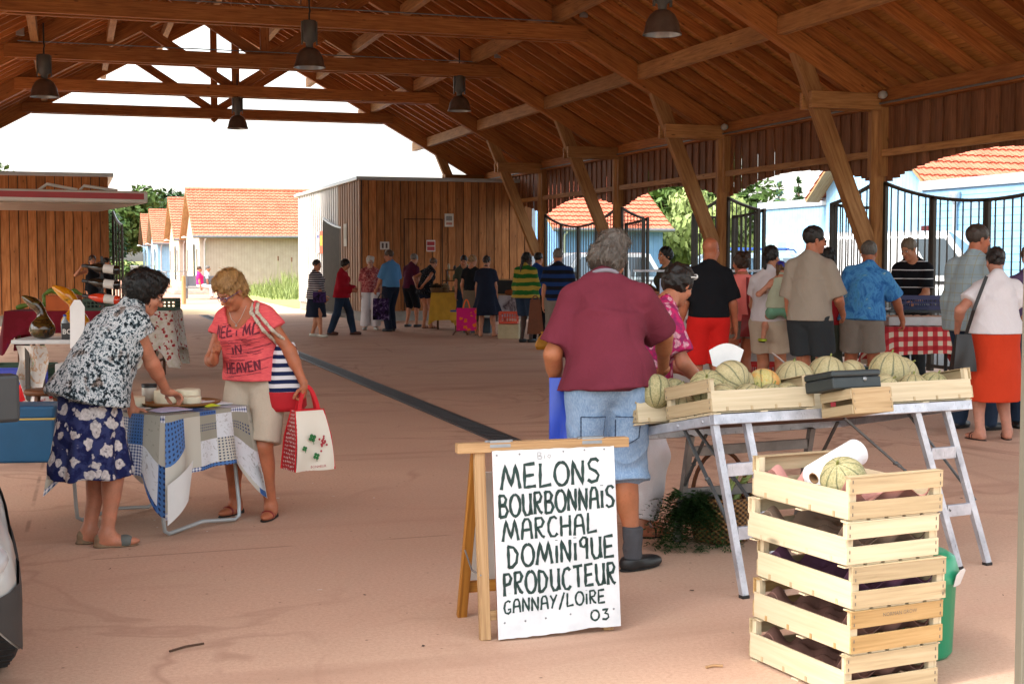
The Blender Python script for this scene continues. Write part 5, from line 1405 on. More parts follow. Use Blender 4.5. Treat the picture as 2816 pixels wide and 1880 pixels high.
on_table(cb, .685, -.10, .072, R(1))

def melon_mat(name, a, b, stripe, n=10, orange=False):
    t = NT(name); v = t.coord(); s_ = t.sep(v)
    an = t.math('ARCTAN2', s_[1], s_[0]); wob = t.math('MULTIPLY', t.noise(v, 12, 2), .22)
    f = t.math('FRACT', t.math('ADD', t.math('MULTIPLY', t.math('ADD', an, wob), n / (2 * pi)), .5))
    dd = t.math('ABSOLUTE', t.math('SUBTRACT', f, .5))
    st = t.val(dd, .02, .11, .9, 0)
    net = t.vor(v, 62, 'Distance', 'DISTANCE_TO_EDGE'); n1 = t.noise(v, 9, 4)
    c = t.mix(t.val(n1, .35, .7), a, b)
    c = t.mix(t.val(net, .03, .12, .5, 0), c, "bdb088")
    c = t.mix(t.val(t.noise(v, 60, 2), .4, .7, 0, .35), c, "8d8756")
    c = t.mix(t.math('MULTIPLY', st, .8), c, stripe)
    if orange: c = t.mix(t.val(t.noise(v, 7, 3, .6, 1.5), .5, .62, 0, .9), c, "cf8f4c")
    return t.done(c, .68, net, .5, .004, spec=.3)
MELON = [melon_mat("melon_skin", "958c68", "aba07c", "38473a"), melon_mat("melon_skin_green", "878460", "9e976f", "2f3f2c"), melon_mat("melon_skin_tan", "a29873", "b3a783", "55583f")]
MELON_O = melon_mat("melon_skin_orange", "a9a25c", "bba868", "3d4c2e", 9, True)
def melon_mesh(r, mat_, seed):
    q = random.Random(seed); mb = MB(); sq = q.uniform(.92, .99)
    prof = [(max(.0005, r * sin(pi * k / 26)), -r * sq * cos(pi * k / 26)) for k in range(27)]
    mb.lathe(prof, (0, 0, 0), 80, 0, None, True, lambda a: 1 - .028 * max(0, 1 - abs(((a * 10 / (2 * pi)) % 1) - .0) * 6) - .028 * max(0, 1 - abs(((a * 10 / (2 * pi)) % 1) - 1) * 6))
    m2 = MB(); m2.tube([(0, 0, r * sq - .004), (.002, 0, r * sq + .006), (.006, .002, r * sq + .014)], [.007, .0045, .005], 8)
    return mb, m2
STEM = plain("melon_stem", "6c7038", .8, 0, .2, 30)
def melon(label, loc, r, mat_, rot, seed):
    t = thing("melon", label, "melon", loc, 0, "striped netted melons"); t.rotation_euler = rot
    a, b = melon_mesh(r, mat_, seed); obj("rind", a, mat_, t); obj("stem", b, STEM, t); return t
melons = []
def tmelon(label, x, y, d, r, k=0, rot=None, seed=None):
    p = TM @ tpt(x, y, d); seed = len(melons)
    q = random.Random(seed * 3 + 1); rot = rot or (R(q.uniform(-60, 60)), R(q.uniform(-70, 70)), q.random() * 6)
    melons.append(melon(label, p, r, MELON_O if k == 9 else MELON[k], rot, seed))
# left end crate
tmelon("green striped melon at the maroon shirt man's hand, on the left table end", .0, .50, .165, .09, 1, (R(-20), R(15), .3))
tmelon("melon half sunk in the left end crate, low at the slatted end", -.06, .58, .09, .078, 0)
tmelon("melon peeking up between the hand and the white price card stem", .14, .56, .15, .085, 1)
tmelon("melon low behind the left crate's slatted end", .1, .42, .07, .075, 2)
# crate left of the cash box
for x, y, d, r, k, lab, rot in ((.14, .24, .15, .09, 1, "dark striped melon on the pile, under the white price card", (R(40), R(-30), 0)), (.27, .22, .185, .093, 0, "topmost round melon of the left pile, its blossom end facing out", (R(115), R(10), .4)),
                           (.365, .28, .145, .088, 2, "melon between the topmost one and the orange blushed one", (R(70), R(40), 0)), (.47, .24, .145, .09, 9, "green melon with an orange blush, left of the cash box", (R(35), R(20), 2.2)),
                           (.13, .1, .075, .08, 0, "low melon at the left front corner of the crate beside the cash box", None), (.28, .1, .07, .08, 0, "low melon at the middle of the left crate front, striped yellow", (R(10), R(20), 0)), (.41, .1, .068, .076, 1, "low green striped melon at the crate front under the blushed one", (0, R(10), 0)), (.52, .12, .07, .078, 0, "low melon by the right post of the left crate", (R(20), R(50), 0)),
                           (.2, .3, .13, .085, 0, "melon in shade behind the dark striped one", None)):
    tmelon(lab, x, y, d, r, k, rot)
for x, y, d, r, k, lab, rot in ((.70, .55, .16, .08, 2, "tan melon half hidden at the left end of the cash box", None), (.86, .5, .2, .103, 2, "pale ribbed melon behind the middle of the cash box", (R(12), R(-8), 0)), (1.06, .48, .205, .106, 2, "ribbed melon behind the right end of the cash box", (R(8), R(6), .5)), (.92, .66, .13, .08, 0, "small melon low between the two behind the cash box", None)):
    tmelon(lab, x, y, d, r, k, rot)
for x, y, d, r, k, lab, rot in ((1.325, .3, .195, .108, 0, "largest ribbed melon standing highest on the right pile", (R(8), R(4), 0)), (1.22, .48, .2, .085, 2, "melon behind the largest one on its left side", None), (1.45, .36, .18, .1, 2, "pale melon leaning right of the largest one", (R(25), R(35), 0)),
                           (1.11, .12, .085, .085, 2, "low melon at the right crate's left end beside the cash box", (R(30), R(30), 0)), (1.30, .11, .08, .083, 0, "low melon with a standing stem at the right crate front", (R(-4), R(5), 0)), (1.47, .15, .085, .085, 1, "rightmost low melon in the right crate", (R(12), R(15), 0)), (1.40, .24, .1, .085, 0, "melon under the pale leaning one", None)):
    tmelon(lab, x, y, d, r, k, rot)
def price_card(label, x, y, d, tilt, yaw, size=(.215, .115)):
    t = thing("price_card", label, "price card", TM @ tpt(x, y, d), TRZ + yaw); mb = MB(); n = 10
    poly = [(-size[0] / 2, 0)] + [(-size[0] / 2 + .035 * 0 + size[0] * i / n, -.035 * sin(pi * i / n)) for i in range(1, n)] + [(size[0] / 2, 0), (size[0] * .38, size[1] * .78)] + [(size[0] * (.38 - .76 * i / n), size[1] * (.78 + .16 * sin(pi * i / n))) for i in range(1, n)] + [(-size[0] * .38, size[1] * .78)]
    poly = [(x_, -y_ + size[1]) for x_, y_ in poly][::-1]
    up = Vector((0, sin(tilt), cos(tilt)))
    mb.prism(poly, (0, 0, .05), (1, 0, 0), up, Vector((1, 0, 0)).cross(up), .002); obj("card", mb, plain("card_white", "cfd0d0", .5), t)
    mb = MB(); mb.box((0, 0, .02), (.035, .006, .1)); obj("stem", mb, plain("card_white", "cfd0d0"), t)
price_card("white curved price card standing above the left melons", .36, .40, .2, R(-5), R(-14), (.185, .1))
price_card("white price card seen edge on between the melons behind the cash box", .93, .6, .2, R(50), R(62))
# in the top crate: melon, paper roll
SM = Matrix.Translation(stack[4].location) @ Matrix.Rotation(STACK_RZ, 4, 'Z')
melon("lone melon lying in the topmost crate of the tall stack", SM @ Vector((.135, -.112, .118)), .086, MELON[1], tuple((-FWD * .5 - RGT * .4 + Vector((0, 0, .75))).to_track_quat("Z", "Y").to_euler()), 77)
pr = thing("paper_roll", "white kitchen paper roll leaning over the melon in the topmost crate", "paper roll", SM @ Vector((-.17, -.06, .075)))
a, b = SM @ Vector((.06, -.125, .088)), SM @ Vector((-.14, .12, .235)); a = SM @ Vector((.054, -.185, .115)); b = SM @ Vector((-.01, .065, .19))
ax = (b - a).normalized(); L_ = .27; Mr = frame(ax.orthogonal(), ax)
Mr = Matrix((ax.orthogonal().normalized(), ax.cross(ax.orthogonal()).normalized(), ax)).transposed(); pr.location = a
mb = MB(); mb.lathe([(.022, 0), (.05, 0), (.0525, .003), (.0525, L_ - .003), (.05, L_), (.022, L_), (.022, 0)], (0, 0, 0), 36, 0, Mr)
t_ = NT("kitchen_paper"); v_ = t_.coord('Object'); obj("paper", mb, t_.done("d6d8da", .9, t_.vor(v_, 110), .4, .003), pr)
mb = MB(); mb.lathe([(.0185, -.001), (.0215, -.001), (.0215, L_ + .001), (.0185, L_ + .001), (.0185, -.001)], (0, 0, 0), 24, 0, Mr); obj("core", mb, plain("cardboard", "8a6a4a", .9), pr)
# green bin with a white bag
bn = thing("green_bin", "green plastic bin with a white bag edge behind the tall crate stack", "bin", LD(1.625, 5.42)); GREEN = plain("green_plastic", "1f8a63", .4, 0, .08, 5, .05)
mb = MB(); mb.lathe([(0, .0), (.13, .0), (.145, .02), (.155, .3), (.17, .31), (.17, .335), (.15, .4), (.12, .42), (0, .42)], n=28); obj("body", mb, GREEN, bn)
mb = MB(); mb.sheet(14, 4, lambda u, v: ((.172 + .02 * v * sin(u * 9)) * cos(-1.2 + u * 2), (.172 + .02 * v) * sin(-1.2 + u * 2), .33 + .05 * v * (1 + .4 * sin(u * 13)) - .03), 0, True, .002); obj("bag_edge", mb, plain("white_film", "c9cdce", .4), bn)
# basket with greens under the table
bk = thing("wicker_basket", "wicker basket with an arched handle standing under the trestle table", "basket", LD(1.18, 7.62))
t_ = NT("wicker"); u_ = t_.coord('UV', (26, 34, 1)); s_ = t_.sep(u_); wv_ = t_.math('MULTIPLY', t_.math('SINE', t_.math('MULTIPLY', s_[0], 6.283)), t_.math('SINE', t_.math('MULTIPLY', s_[1], 6.283)))
WICK = t_.done(t_.mix(t_.val(wv_, -.6, .6), "3a2413", "9a7040"), .7, wv_, .8, .01)
mb = MB(); mb.lathe([(0, .01), (.15, .01), (.165, .05), (.175, .2), (.185, .26), (.175, .265), (.165, .2)], n=30); obj("body", mb, WICK, bk)
mb = MB(); mb.tube([(.17 * cos(a), .02, .25 + .26 * sin(a)) for a in np.linspace(0, pi, 17)], .012, 8); obj("handle", mb, W_DARK, bk)
def blade(mb, p, d, l, w_, droop, m=0):
    d = Vector(d).normalized(); sd = d.cross(Vector((0, 0, 1))).normalized() * w_; n = 6; p = Vector(p); L = []; Q = []
    for i in range(n + 1):
        f = i / n; q = p + d * l * f + Vector((0, 0, -droop * f * f)); L.append(q - sd * (1 - f * .85)); Q.append(q + sd * (1 - f * .85))
    mb.add(L + Q, [(i, i + 1, n + 2 + i, n + 1 + i) for i in range(n)], m, None, True)
gr = thing("carrot_greens", "bunch of dark feathery greens spilling out of the wicker basket", "greens", LD(1.0, 7.5))
mb = MB()
for i in range(240):
    a = rnd.uniform(0, 2 * pi); p = Vector((rnd.gauss(0, .045), rnd.gauss(0, .04), rnd.uniform(.16, .29))); l = rnd.uniform(.12, .25)
    dv = Vector((cos(a) - .35, sin(a) - .3, rnd.uniform(-.2, .8))).normalized(); dr = rnd.uniform(.18, .3)
    for j in range(14):
        f = .15 + j / 15; c = p + dv * l * f + Vector((0, 0, -dr * f * f))
        if c.z < .015: c.z = .015
        for s_ in (-1, 1):
            w_ = dv.cross(Vector((0, 0, 1))).normalized() * s_ * (.02 + .014 * (1 - f)) + dv * .014 + Vector((0, 0, rnd.uniform(-.014, .006)))
            mb.add([c, c + w_ * .5 + dv * .006, c + w_ * 1.15, c + w_ * .55 - dv * .006], [(0, 1, 2, 3)])
obj("leaf_sprays", mb, LEAF_D, gr)
lk = thing("leek", "pale green leek leaves arching out of the wicker basket", "leek", LD(1.2, 7.62, .26)); mb = MB()
mb.tube([(0, 0, -.1), (.02, 0, .02), (.07, -.01, .13), (.14, -.02, .17)], [.018, .018, .02, .008], 8); mb.tube([(.04, .02, -.1), (.14, .03, .08), (.2, .03, .12)], [.018, .02, .01], 8)
for i in range(3): blade(mb, (.02 * i, .01 * i, .0), (.5 + .2 * i, -.2, 1.0), .24, .02, .1)
obj("stalk", mb, plain("leek_green", "8fa25a", .5, 0, .2, 8), lk)
# pale post at the right edge of the frame
ps = thing("steel_post", "pale grey steel post close by at the right edge, with bolts", "post", LD(1.166, 3.02))
mb = MB(); mb.box((0, 0, .9), (.055, .055, 1.8), rz=-YAW - R(6)); obj("tube", mb, plain("post_paint", "545146", .5, 0, .06, 3, .05), ps, .004)
mb = MB()
for z in (.18, .45): mb.lathe([(0, .008), (.009, .007), (.011, 0)], Vector((0, 0, z)) - Vector((sin(YAW), cos(YAW), 0)) * .028 - RGT * .016, 8, 0, Matrix.Rotation(pi / 2, 3, 'X'))
obj("bolt", mb, GALV, ps)

# ------------------------------------------------------------------ cheese table on the left
CE1 = Vector((.78, .62, 0)).normalized(); CE2 = Vector((-CE1.y, CE1.x, 0)); CO = Vector((.49, 7.88, 0)); CRZ = math.atan2(CE1.y, CE1.x); CW, CD, CZ = .66, .92, .70
ct = thing("folding_table", "folding table with bent tube legs under the patchwork cloth", "table", CO, CRZ)
mb = MB(); mb.box((CW / 2, CD / 2, CZ - .018), (CW - .02, CD - .02, .03)); obj("table_top", mb, plain("table_grey", "a8a8a4", .6), ct)
for y, nm in ((.06, 0), (CD - .1, 1)):
    mb = MB(); z = .012
    pts = [(.04, y + .06, CZ - .03), (.03, y, .1), (.035, y - .004, .035), (.07, y, .015), (.2, y, .03), (CW / 2, y, .045), (CW - .2, y, .03), (CW - .07, y, .015), (CW - .035, y - .004, .035), (CW - .03, y, .1), (CW - .04, y + .06, CZ - .03)]
    mb.tube(pts, .0115, 10); obj("leg_frame", mb, plain("pale_tube", "aab2b4", .4, .3, .08, 6, .03), ct)
def patch_mat():
    t = NT("patchwork_oilcloth"); v = t.coord('UV'); mp = t.n('ShaderNodeMapping'); mp.inputs['Scale'].default_value = (1 / .125, 1 / .155, 1); t.l(v, mp.inputs[0])
    fl = t.n('ShaderNodeVectorMath', operation='FLOOR'); t.l(mp.outputs[0], fl.inputs[0]); wn = t.n('ShaderNodeTexWhiteNoise', noise_dimensions='2D'); t.l(fl.outputs[0], wn.inputs['Vector'])
    f = wn.outputs[0]; s_ = t.sep(v)
    base = t.ramp(f, [(0, "8d8a7c"), (.28, "b3b0a4"), (.45, "2c5590"), (.62, "9a978a"), (.74, "c5c8cc"), (.86, "3b669e")], True)
    ch = lambda q, p: t.math('GREATER_THAN', t.math('FRACT', t.math('DIVIDE', q, p)), .5)
    g1 = t.math('ADD', ch(s_[0], .018), ch(s_[1], .018)); ging = t.mix(t.math('MULTIPLY', g1, .5), "d8dade", "1d3a78")
    dots = t.vor(v, 52, rnd_=0.0); dotc = t.mix(t.val(dots, .24, .3, 1, 0), base, "14264c")
    isb = t.math('MULTIPLY', t.math('GREATER_THAN', f, .45), t.math('LESS_THAN', f, .53)); isg = t.math('MULTIPLY', t.math('GREATER_THAN', f, .53), t.math('LESS_THAN', f, .62))
    isd = t.math('GREATER_THAN', f, .86)
    c = t.mix(isg, base, ging); c = t.mix(t.math('MAXIMUM', isd, isb), c, dotc)
    line = t.math('MULTIPLY', t.math('LESS_THAN', f, .28), t.math('LESS_THAN', t.math('ABSOLUTE', t.math('SUBTRACT', t.math('FRACT', t.math('DIVIDE', s_[1], .155)), .5)), .16))
    d2_ = t.vor(v, 60, rnd_=0.0); c = t.mix(t.math('MULTIPLY', line, t.val(d2_, .25, .32, 1, 0)), c, "22355c")
    mot = t.math('MULTIPLY', t.math('GREATER_THAN', f, .62), t.math('LESS_THAN', f, .86)); n = t.noise(v, 22, 3, .6, 2.5); c = t.mix(t.math('MULTIPLY', mot, t.val(n, .58, .66, 0, .6)), c, "6d675c")
    return t.done(c, .45, None, spec=.4)
PATCH = patch_mat(); CLOTHBACK = plain("oilcloth_back", "c3c3c0", .8, 0, .04)
tl = thing("tablecloth", "blue and grey patchwork oilcloth draped over the cheese table", "tablecloth", CO, CRZ)
mb = MB(); per = [(0, 0), (CW, 0), (CW, CD), (0, CD)]; perl = 2 * (CW + CD)
def cperim(s):
    s = s % perl
    for i, L in enumerate((CW, CD, CW, CD)):
        if s <= L:
            a, b = per[i], per[(i + 1) % 4]; f = s / L; nx, ny = ((0, -1), (1, 0), (0, 1), (-1, 0))[i]
            return a[0] + (b[0] - a[0]) * f, a[1] + (b[1] - a[1]) * f, nx, ny, i, f
        s -= L
NS = 150; NV = 12
def cpt(u, v):
    x, y, nx, ny, i, f = cperim(u * perl)
    cd = min(f * (CW, CD, CW, CD)[i], (1 - f) * (CW, CD, CW, CD)[i]); corner = math.exp(-(cd / .09) ** 2)
    # normal turns smoothly at the corners
    s_ = u * perl; cs = [0, CW, CW + CD, 2 * CW + CD, perl]
    for k, c in enumerate(cs):
        if abs(s_ - c) < .12:
            nA = ((-1, 0), (0, -1), (1, 0), (0, 1))[k % 4]; nB = ((0, -1), (1, 0), (0, 1), (-1, 0))[k % 4]; w_ = .5 + (s_ - c) / .24; nx, ny = nA[0] * (1 - w_) + nB[0] * w_, nA[1] * (1 - w_) + nB[1] * w_
    drop = (.33 + .015 * sin(s_ * 9)) + corner * (.24 if (f > .5) == (i in (1, 3)) or i in (0,) else .2)
    z = CZ + .004 - drop * v
    out = .012 + v * (.02 + .03 * sin(s_ * 15 + 1.3) + .02 * sin(s_ * 31)) + corner * .13 * v
    return Vector((x + nx * out, y + ny * out, z))
mb.sheet(NS, NV, lambda u, v: cpt(u, v), 0, True, .0, lambda u, v: (u * perl, -v * .36 + .8))
mb.sheet(NS, NV, lambda u, v: cpt(1 - u, v) + Vector((CW / 2 - cpt(1 - u, v).x, CD / 2 - cpt(1 - u, v).y, 0)).normalized() * .003, 1, True)
mb.sheet(6, 8, lambda u, v: (u * CW, v * CD, CZ + .004), 0, False, 0, lambda u, v: (u * CW, v * CD + .8)); 
# two corner flaps turned over, showing the white back
mb.sheet(8, 8, lambda u, v: cpt(.0 + .0, .62 + .38 * v) + Vector((-.03 + .19 * u * (1 - .2 * v), -.05 - .02 * sin(u * 3), .12 * u - .02)), 1, True, .002)
mb.sheet(8, 6, lambda u, v: cpt(CW / perl, .62 + .38 * v * (1 - u * .3)) + Vector((-.02 - .05 * u, -.015 - .03 * u, .1 * u * v)), 1, True, .002)
obj("cloth", mb, [PATCH, CLOTHBACK], tl)
CMX = Matrix.Translation(CO) @ Matrix.Rotation(CRZ, 4, 'Z'); cw_ = lambda x, y, z=CZ + .006: CMX @ Vector((x, y, z))
CHEESE = plain("white_cheese", "d9d3b8", .7, 0, .06, 20, .3)
def cheese(label, x, y, r, h, wob=.0, wedge=False):
    t = thing("cheese", label, "cheese", cw_(x, y), rnd.random() * 6, "cheeses on the left table"); mb = MB()
    mb.lathe([(0, 0), (r * .97, 0), (r, h * .1), (r * 1.0, h * .88), (r * .94, h), (r * .6, h * (1 + wob)), (0, h * (1 - wob))], n=28, rib=lambda a: 1 + .02 * sin(5 * a) + .012 * sin(13 * a)); obj("body", mb, CHEESE, t)
    if wedge:
        mb = MB(); mb.box((0, -r * .5, h * .55), (r * .9, .002, h * .7)); 
    return t
tr_ = tag(obj("wicker_tray", (lambda mb: (mb.lathe([(0, 0), (.2, 0), (.235, .012), (.24, .022), (.225, .018), (0, .006)], (0, 0, 0), 36, 0, None, True, lambda a: 1 + .015 * sin(40 * a)), mb)[1])(MB()), wood("wicker_tray_brown", "5a3818", "8a5c2c", "b08048", across=40)), "round brown wicker tray under the white cheeses", "tray"); tr_.location = cw_(.45, .36)
cheese("large crumbly white cheese, right and highest on the wicker tray", .53, .38, .075, .075, .06).location.z += .012
cheese("flat white cheese in front of the large one on the tray", .47, .29, .06, .042).location.z += .012
cheese("tall white cheese behind the leaning woman's forearm", .38, .42, .066, .08).location.z += .012
cheese("small round cheese at the back left of the tray", .22, .52, .07, .06)
def jar(label, x, y, r, h, m, lm): 
    t = thing("jar", label, "jar", cw_(x, y)); mb = MB(); mb.lathe([(0, 0), (r, 0), (r, h * .8), (r * .92, h * .86), (0, h * .86)], n=20); obj("body", mb, m, t); mb = MB(); mb.lathe([(r * 1.02, h * .82), (r * 1.04, h), (0, h)], n=20); obj("lid", mb, lm, t)
jar("white jar with a black lid standing behind the cheeses", .40, .58, .045, .12, plain("jar_white", "bdb9ae", .4), BLACK)
jar("small copper lidded jar left of the cheeses", .17, .66, .03, .07, plain("jar_clear", "a9b0ae", .15), plain("copper_lid", "8a4a26", .4, .5))
tag(obj("orange_tag", (lambda mb: (mb.prism([(0, 0), (.05, 0), (.035, .075), (-.01, .07)], cw_(.47, .56) + Vector((0, 0, .05)), CE1, (0, 0, 1), -CE2, .002), mb)[1])(MB()), plain("orange_card", "e0501a", .5)), "bright orange card tag standing behind the cheeses", "tag")
for lab, x, y, a, col, sz in (("white leaflet sheets right of the cheeses", .57, .5, 10, "cfd2d6", (.2, .14)), ("white paper sheet at the table front right", .56, .2, -14, "d5d7da", (.2, .13)), ("pale pink paper near the right table corner", .6, .3, 30, "cdb8bc", (.16, .1)), ("yellow green slip on the table front by the hand", .46, .1, -5, "c2d02e", (.1, .03)), ("lilac paper pad in front of the leaning woman", .17, .14, -8, "b3acc6", (.22, .12)), ("yellow green leaflet at the back left of the table", .06, .66, 20, "b5cc30", (.16, .1)), ("small white card under the leaning woman's arm", .1, .36, 16, "c9cbc8", (.16, .11))):
    mb = MB(); mb.sheet(6, 4, lambda u, v: ((u - .5) * sz[0], (v - .5) * sz[1], .008 + .012 * sin(u * 3) * v), 0, True, .003); o = obj("paper_sheet", mb, plain("paper_" + col, col, .7, 0, .05), None); o.location = cw_(x, y); o.rotation_euler = (0, 0, CRZ + R(a)); tag(o, lab, "paper", "papers on the cheese table")
# ------------------------------------------------------------------ cloth
C_NAVY = cloth("navy_cotton", "1b2233"); C_BLACK = cloth("black_cotton", "14161b"); C_WHITE = cloth("white_cotton", "d3d0d4", var=.04)
C_MAROON = cloth("maroon_tshirt", "682836", var=.1); C_CORAL = cloth("coral_tshirt", "e2525a", var=.06); C_BEIGE = cloth("beige_cotton", "b9ab98", var=.05)
C_GREY = cloth("grey_cotton", "7d756c"); C_DGREY = cloth("dark_grey_cotton", "2e3235"); C_RED = cloth("red_cotton", "c8201c", var=.08); C_ORED = cloth("orange_red_skirt", "bf3a1e", var=.05)
C_TAUPE = cloth("taupe_shirt", "93897c", var=.05); C_JEANS = cloth("dark_jeans", "243246", var=.2); C_SKY = cloth("sky_blue_shirt", "4d7da8", var=.06); C_PINKT = cloth("salmon_tank", "f0857e", var=.05)
C_MIDB = cloth("mid_blue_shirt", "1c3d7d"); C_OLIVE = cloth("olive_tee", "3e4238"); C_WINE = cloth("wine_polo", "4a1830"); C_KHAKI = cloth("khaki_skirt", "6d6152"); C_PINK = cloth("hot_pink_top", "d0246e")
SOLE_D = plain("dark_sole", "191614", .8); LEATHER_B = plain("black_leather", "18191b", .5, 0, .2, 12); LEATHER_R = plain("red_leather", "7d1a1c", .45, 0, .2, 14); LEATHER_BR = plain("brown_leather", "4a2418", .5, 0, .2, 12)
SILVER = plain("silver_leather", "a9a69c", .4, .3, .1, 10); TANSOLE = plain("cork_sole", "7d664e", .9, 0, .15, 20); GREYL = plain("grey_suede", "5c605c", .7, 0, .15, 20)
def jeans_mat():
    t = NT("faded_denim"); v = t.coord(); n = t.noise(v, 4, 3); n2 = t.noise(t.coord('Object', (160, 160, 40)), 1, 3); n3 = t.noise(v, 9, 4)
    c = t.mix(t.val(n, .3, .7), "5f7ea2", "86a2c2"); c = t.mix(t.val(n2, .35, .65, 0, .45), c, "b2c4d6"); c = t.mix(t.val(n3, .5, .75, 0, .35), c, "4f6c92")
    return t.done(c, .9, n3, .5, .02, spec=.2)
DENIM = jeans_mat()
def open_shoe(m=LEATHER_BR, sole=SOLE_D, **k): return dict(m=m, sole=sole, open=True, straps=k.pop('straps', (.03, .085)), **k)
def closed(m=LEATHER_B, sole=SOLE_D, low=True, **k): return dict(m=m, sole=sole, low=low, **k)
GLS_P = plain("purple_frame", "4a2a6a", .35); GLS_B = plain("black_frame", "111214", .3); DARKLENS = plain("sunglass_lens", "0d1014", .1)
SK1, SK2, SK3 = "b8836a", "a86f54", "8d5a42"
XY = lambda x, y: (x, y, 0)
FG = dict(res=.0085, hres=.0042)
# --- the three in front --------------------------------------------------------------
def w1_extra(o): pass
ORCHID = blossoms("orchid_skirt", "151b45", "c9c2c0", "6e6a70", 14, .4, "2c335c")
def mottle():
    t = NT("mottled_blouse"); v = t.coord(); n = t.noise(v, 42, 4, .7); m = t.noise(v, 9, 3); br = t.noise(t.coord('Object', (1, 1, .6), (0, 0, 0), (3, 1, 2)), 13, 3)
    c = t.ramp(t.math('ADD', t.math('MULTIPLY', n, .75), t.math('MULTIPLY', m, .25)), [(.4, "0b1013"), (.455, "34454d"), (.49, "8c989d"), (.52, "c4c9ca"), (.55, "cccfd0"), (.58, "5d7079"), (.63, "141c20")])
    c = t.mix(t.val(br, .56, .64, 0, .75), c, t.mix(t.val(n, .42, .55), "1c130d", "6a5240"))
    return t.done(c, .85, t.noise(v, 8, 3), .4, .015, spec=.2)
MOTTLE = mottle()
person("woman in mottled grey blouse and orchid skirt leaning on the cheese table", XY(.13, 7.86), 70, H=1.63, w=1.1, belly=.03, bust=.95, lean=37, hip=(0, .025, 0), nk=.108, head=(8, 18, 0), skc="b0785e",
       hair=('bob', "14110f", "14110f", 2.2), feet=[(-.07, -.04, -10), (.09, .0, 22)],
       Rr=dict(hand=tuple(CMX @ Vector((.15, .11, .765))), w=1, hint=(.6, -.2, -.6), hd=(.82, .45, -.35), pn=(.1, -.2, -1), curl=42), L=dict(hand=(-.16, .26, .72), hint=(-.7, -.3, -.3), curl=40),
       top=dict(m=MOTTLE, sleeve=.2, sw=.022, hem=.13, flare=.05, tw=1.06, hang=(0, -.0, -.03), neck=(.07, .0), off=.018, wv=.008, folds=6, name="blouse"),
       bot=dict(kind='skirt', m=ORCHID, hemz=.40, rx=.205, ry=.225, folds=8, famp=.07, wv=.006, hy=-.02), shoe=open_shoe(GREYL, TANSOLE, straps=(.1,), wide=.05, heel=.045), glasses=[GLS_B], **FG)
HEATHER = NT("coral_heather"); _v = HEATHER.coord(); _n = HEATHER.noise(HEATHER.coord('Object', (6, 6, 60)), 5, 4); _n2 = HEATHER.noise(_v, 6, 3)
HEATHER = HEATHER.done(HEATHER.mix(HEATHER.val(_n, .3, .7), "cf4a55", "ea6a68"), .9, _n2, .5, .02, spec=.2)
PRINT = plain("shirt_print", "6b2434", .9, 0, .3, 40)
def shirt_print(o):
    """worn letters laid on the chest of the coral shirt"""
    me = o['shirt'].data; bm = BVHTree.FromPolygons([v.co for v in me.vertices], [p.vertices for p in me.polygons])
    ctr = Vector(o['P'][2]); RL = o['RL']; ex = Vector(RL @ A3((1, 0, 0))); ez = Vector(RL @ A3((0, 0, 1))); fw = Vector(RL @ A3((0, 1, 0)))
    mb = MB(); 
    def put(x, y):
        p = ctr - ex * x + ez * y + fw * .5
        h = bm.ray_cast(p, -fw)
        return (h[0] + fw * .0025) if h[0] else p - fw * .36
    q = random.Random(5)
    for tx, x, y, h, wd, bw in (("MEET ME", -.15, .015, .062, .30, .0105), ("IN", -.045, -.095, .055, .07, .011), ("HEAVEN", -.105, -.21, .062, .225, .0105)):
        for st in hand_strokes(tx, x, y, h, wd):
            if len(st) > 1 and not (tx == "IN" and st[0][1] > y + h): ribbon(mb, [(a, b) for a, b in st], bw, put)
    for i in range(70):
        y = q.uniform(-.25, .09); x0 = q.uniform(-.14, .1); l = q.uniform(.02, .12); 
        n = max(2, int(l / .012)); ribbon(mb, [(x0 + l * k / n, y + q.uniform(-.002, .002)) for k in range(n + 1)], q.choice((.0016, .0022, .003)), put)
    V0 = len(me.vertices); m2 = mb.mesh("print", [PRINT])
    import bmesh
    b = bmesh.new(); b.from_mesh(me); n0 = len(b.faces); b.from_mesh(m2); b.faces.ensure_lookup_table()
    for f in b.faces[n0:]: f.material_index = 1
    b.to_mesh(me); b.free(); bpy.data.meshes.remove(m2)
def neck_chain(o):
    mb = MB(); hp_, P3 = o['hp'], o['P'][2]; RL, s = o['RL'], o['s']
    pts = [Vector(o['P'][3] + RL @ A3((x, y, z)) * s) for x, y, z in ((-.058, .02, .03), (-.06, .075, -.0), (-.035, .108, -.05), (0, .118, -.085), (.035, .108, -.05), (.06, .075, -.0), (.058, .02, .03))]
    mb.tube(pts, .0016, 5); mb.lathe([(0, .008), (.008, 0), (0, -.008)], pts[3] + Vector((0, .004, -.008)), 8); obj("necklace", mb, SILVER, o['root'])
LW2 = XY(1.06, 8.46)
w2 = person("woman in coral printed t-shirt and beige shorts looking down at the cheeses", LW2, 216, H=1.56, w=1.14, belly=.015, bust=1.08, lean=13, side=6, nk=.103, head=(26, 22, 0), skc="a9694a",
       hair=('pixie', "a37a48", "6a4a2a", .7), feet=[(-.125, .03, 12), (.15, -.02, 6)],
       Rr=dict(hand=(.115, .27, .985), hint=(.7, -.5, -.9), hd=(-.2, .45, .85), pn=(-.75, -.5, -.0), curl=58), L=dict(hand=(-.37, .02, .80), hint=(-.8, -.6, 0), hd=(0, .1, -1), pn=(1, .0, 0), curl=62),
       top=dict(m=[HEATHER, PRINT], sleeve=.34, sw=.014, hem=.06, flare=.02, tw=1.02, neck=(.1, .075), off=.012, wv=.006, folds=4), bot=dict(kind='trousers', m=C_BEIGE, len=.93, g=.012, flare=.022, off=.01),
       shoe=open_shoe(LEATHER_R, SOLE_D, straps=(.05, .085), heel=.02), glasses=[GLS_P], extra=[shirt_print, neck_chain], **FG)
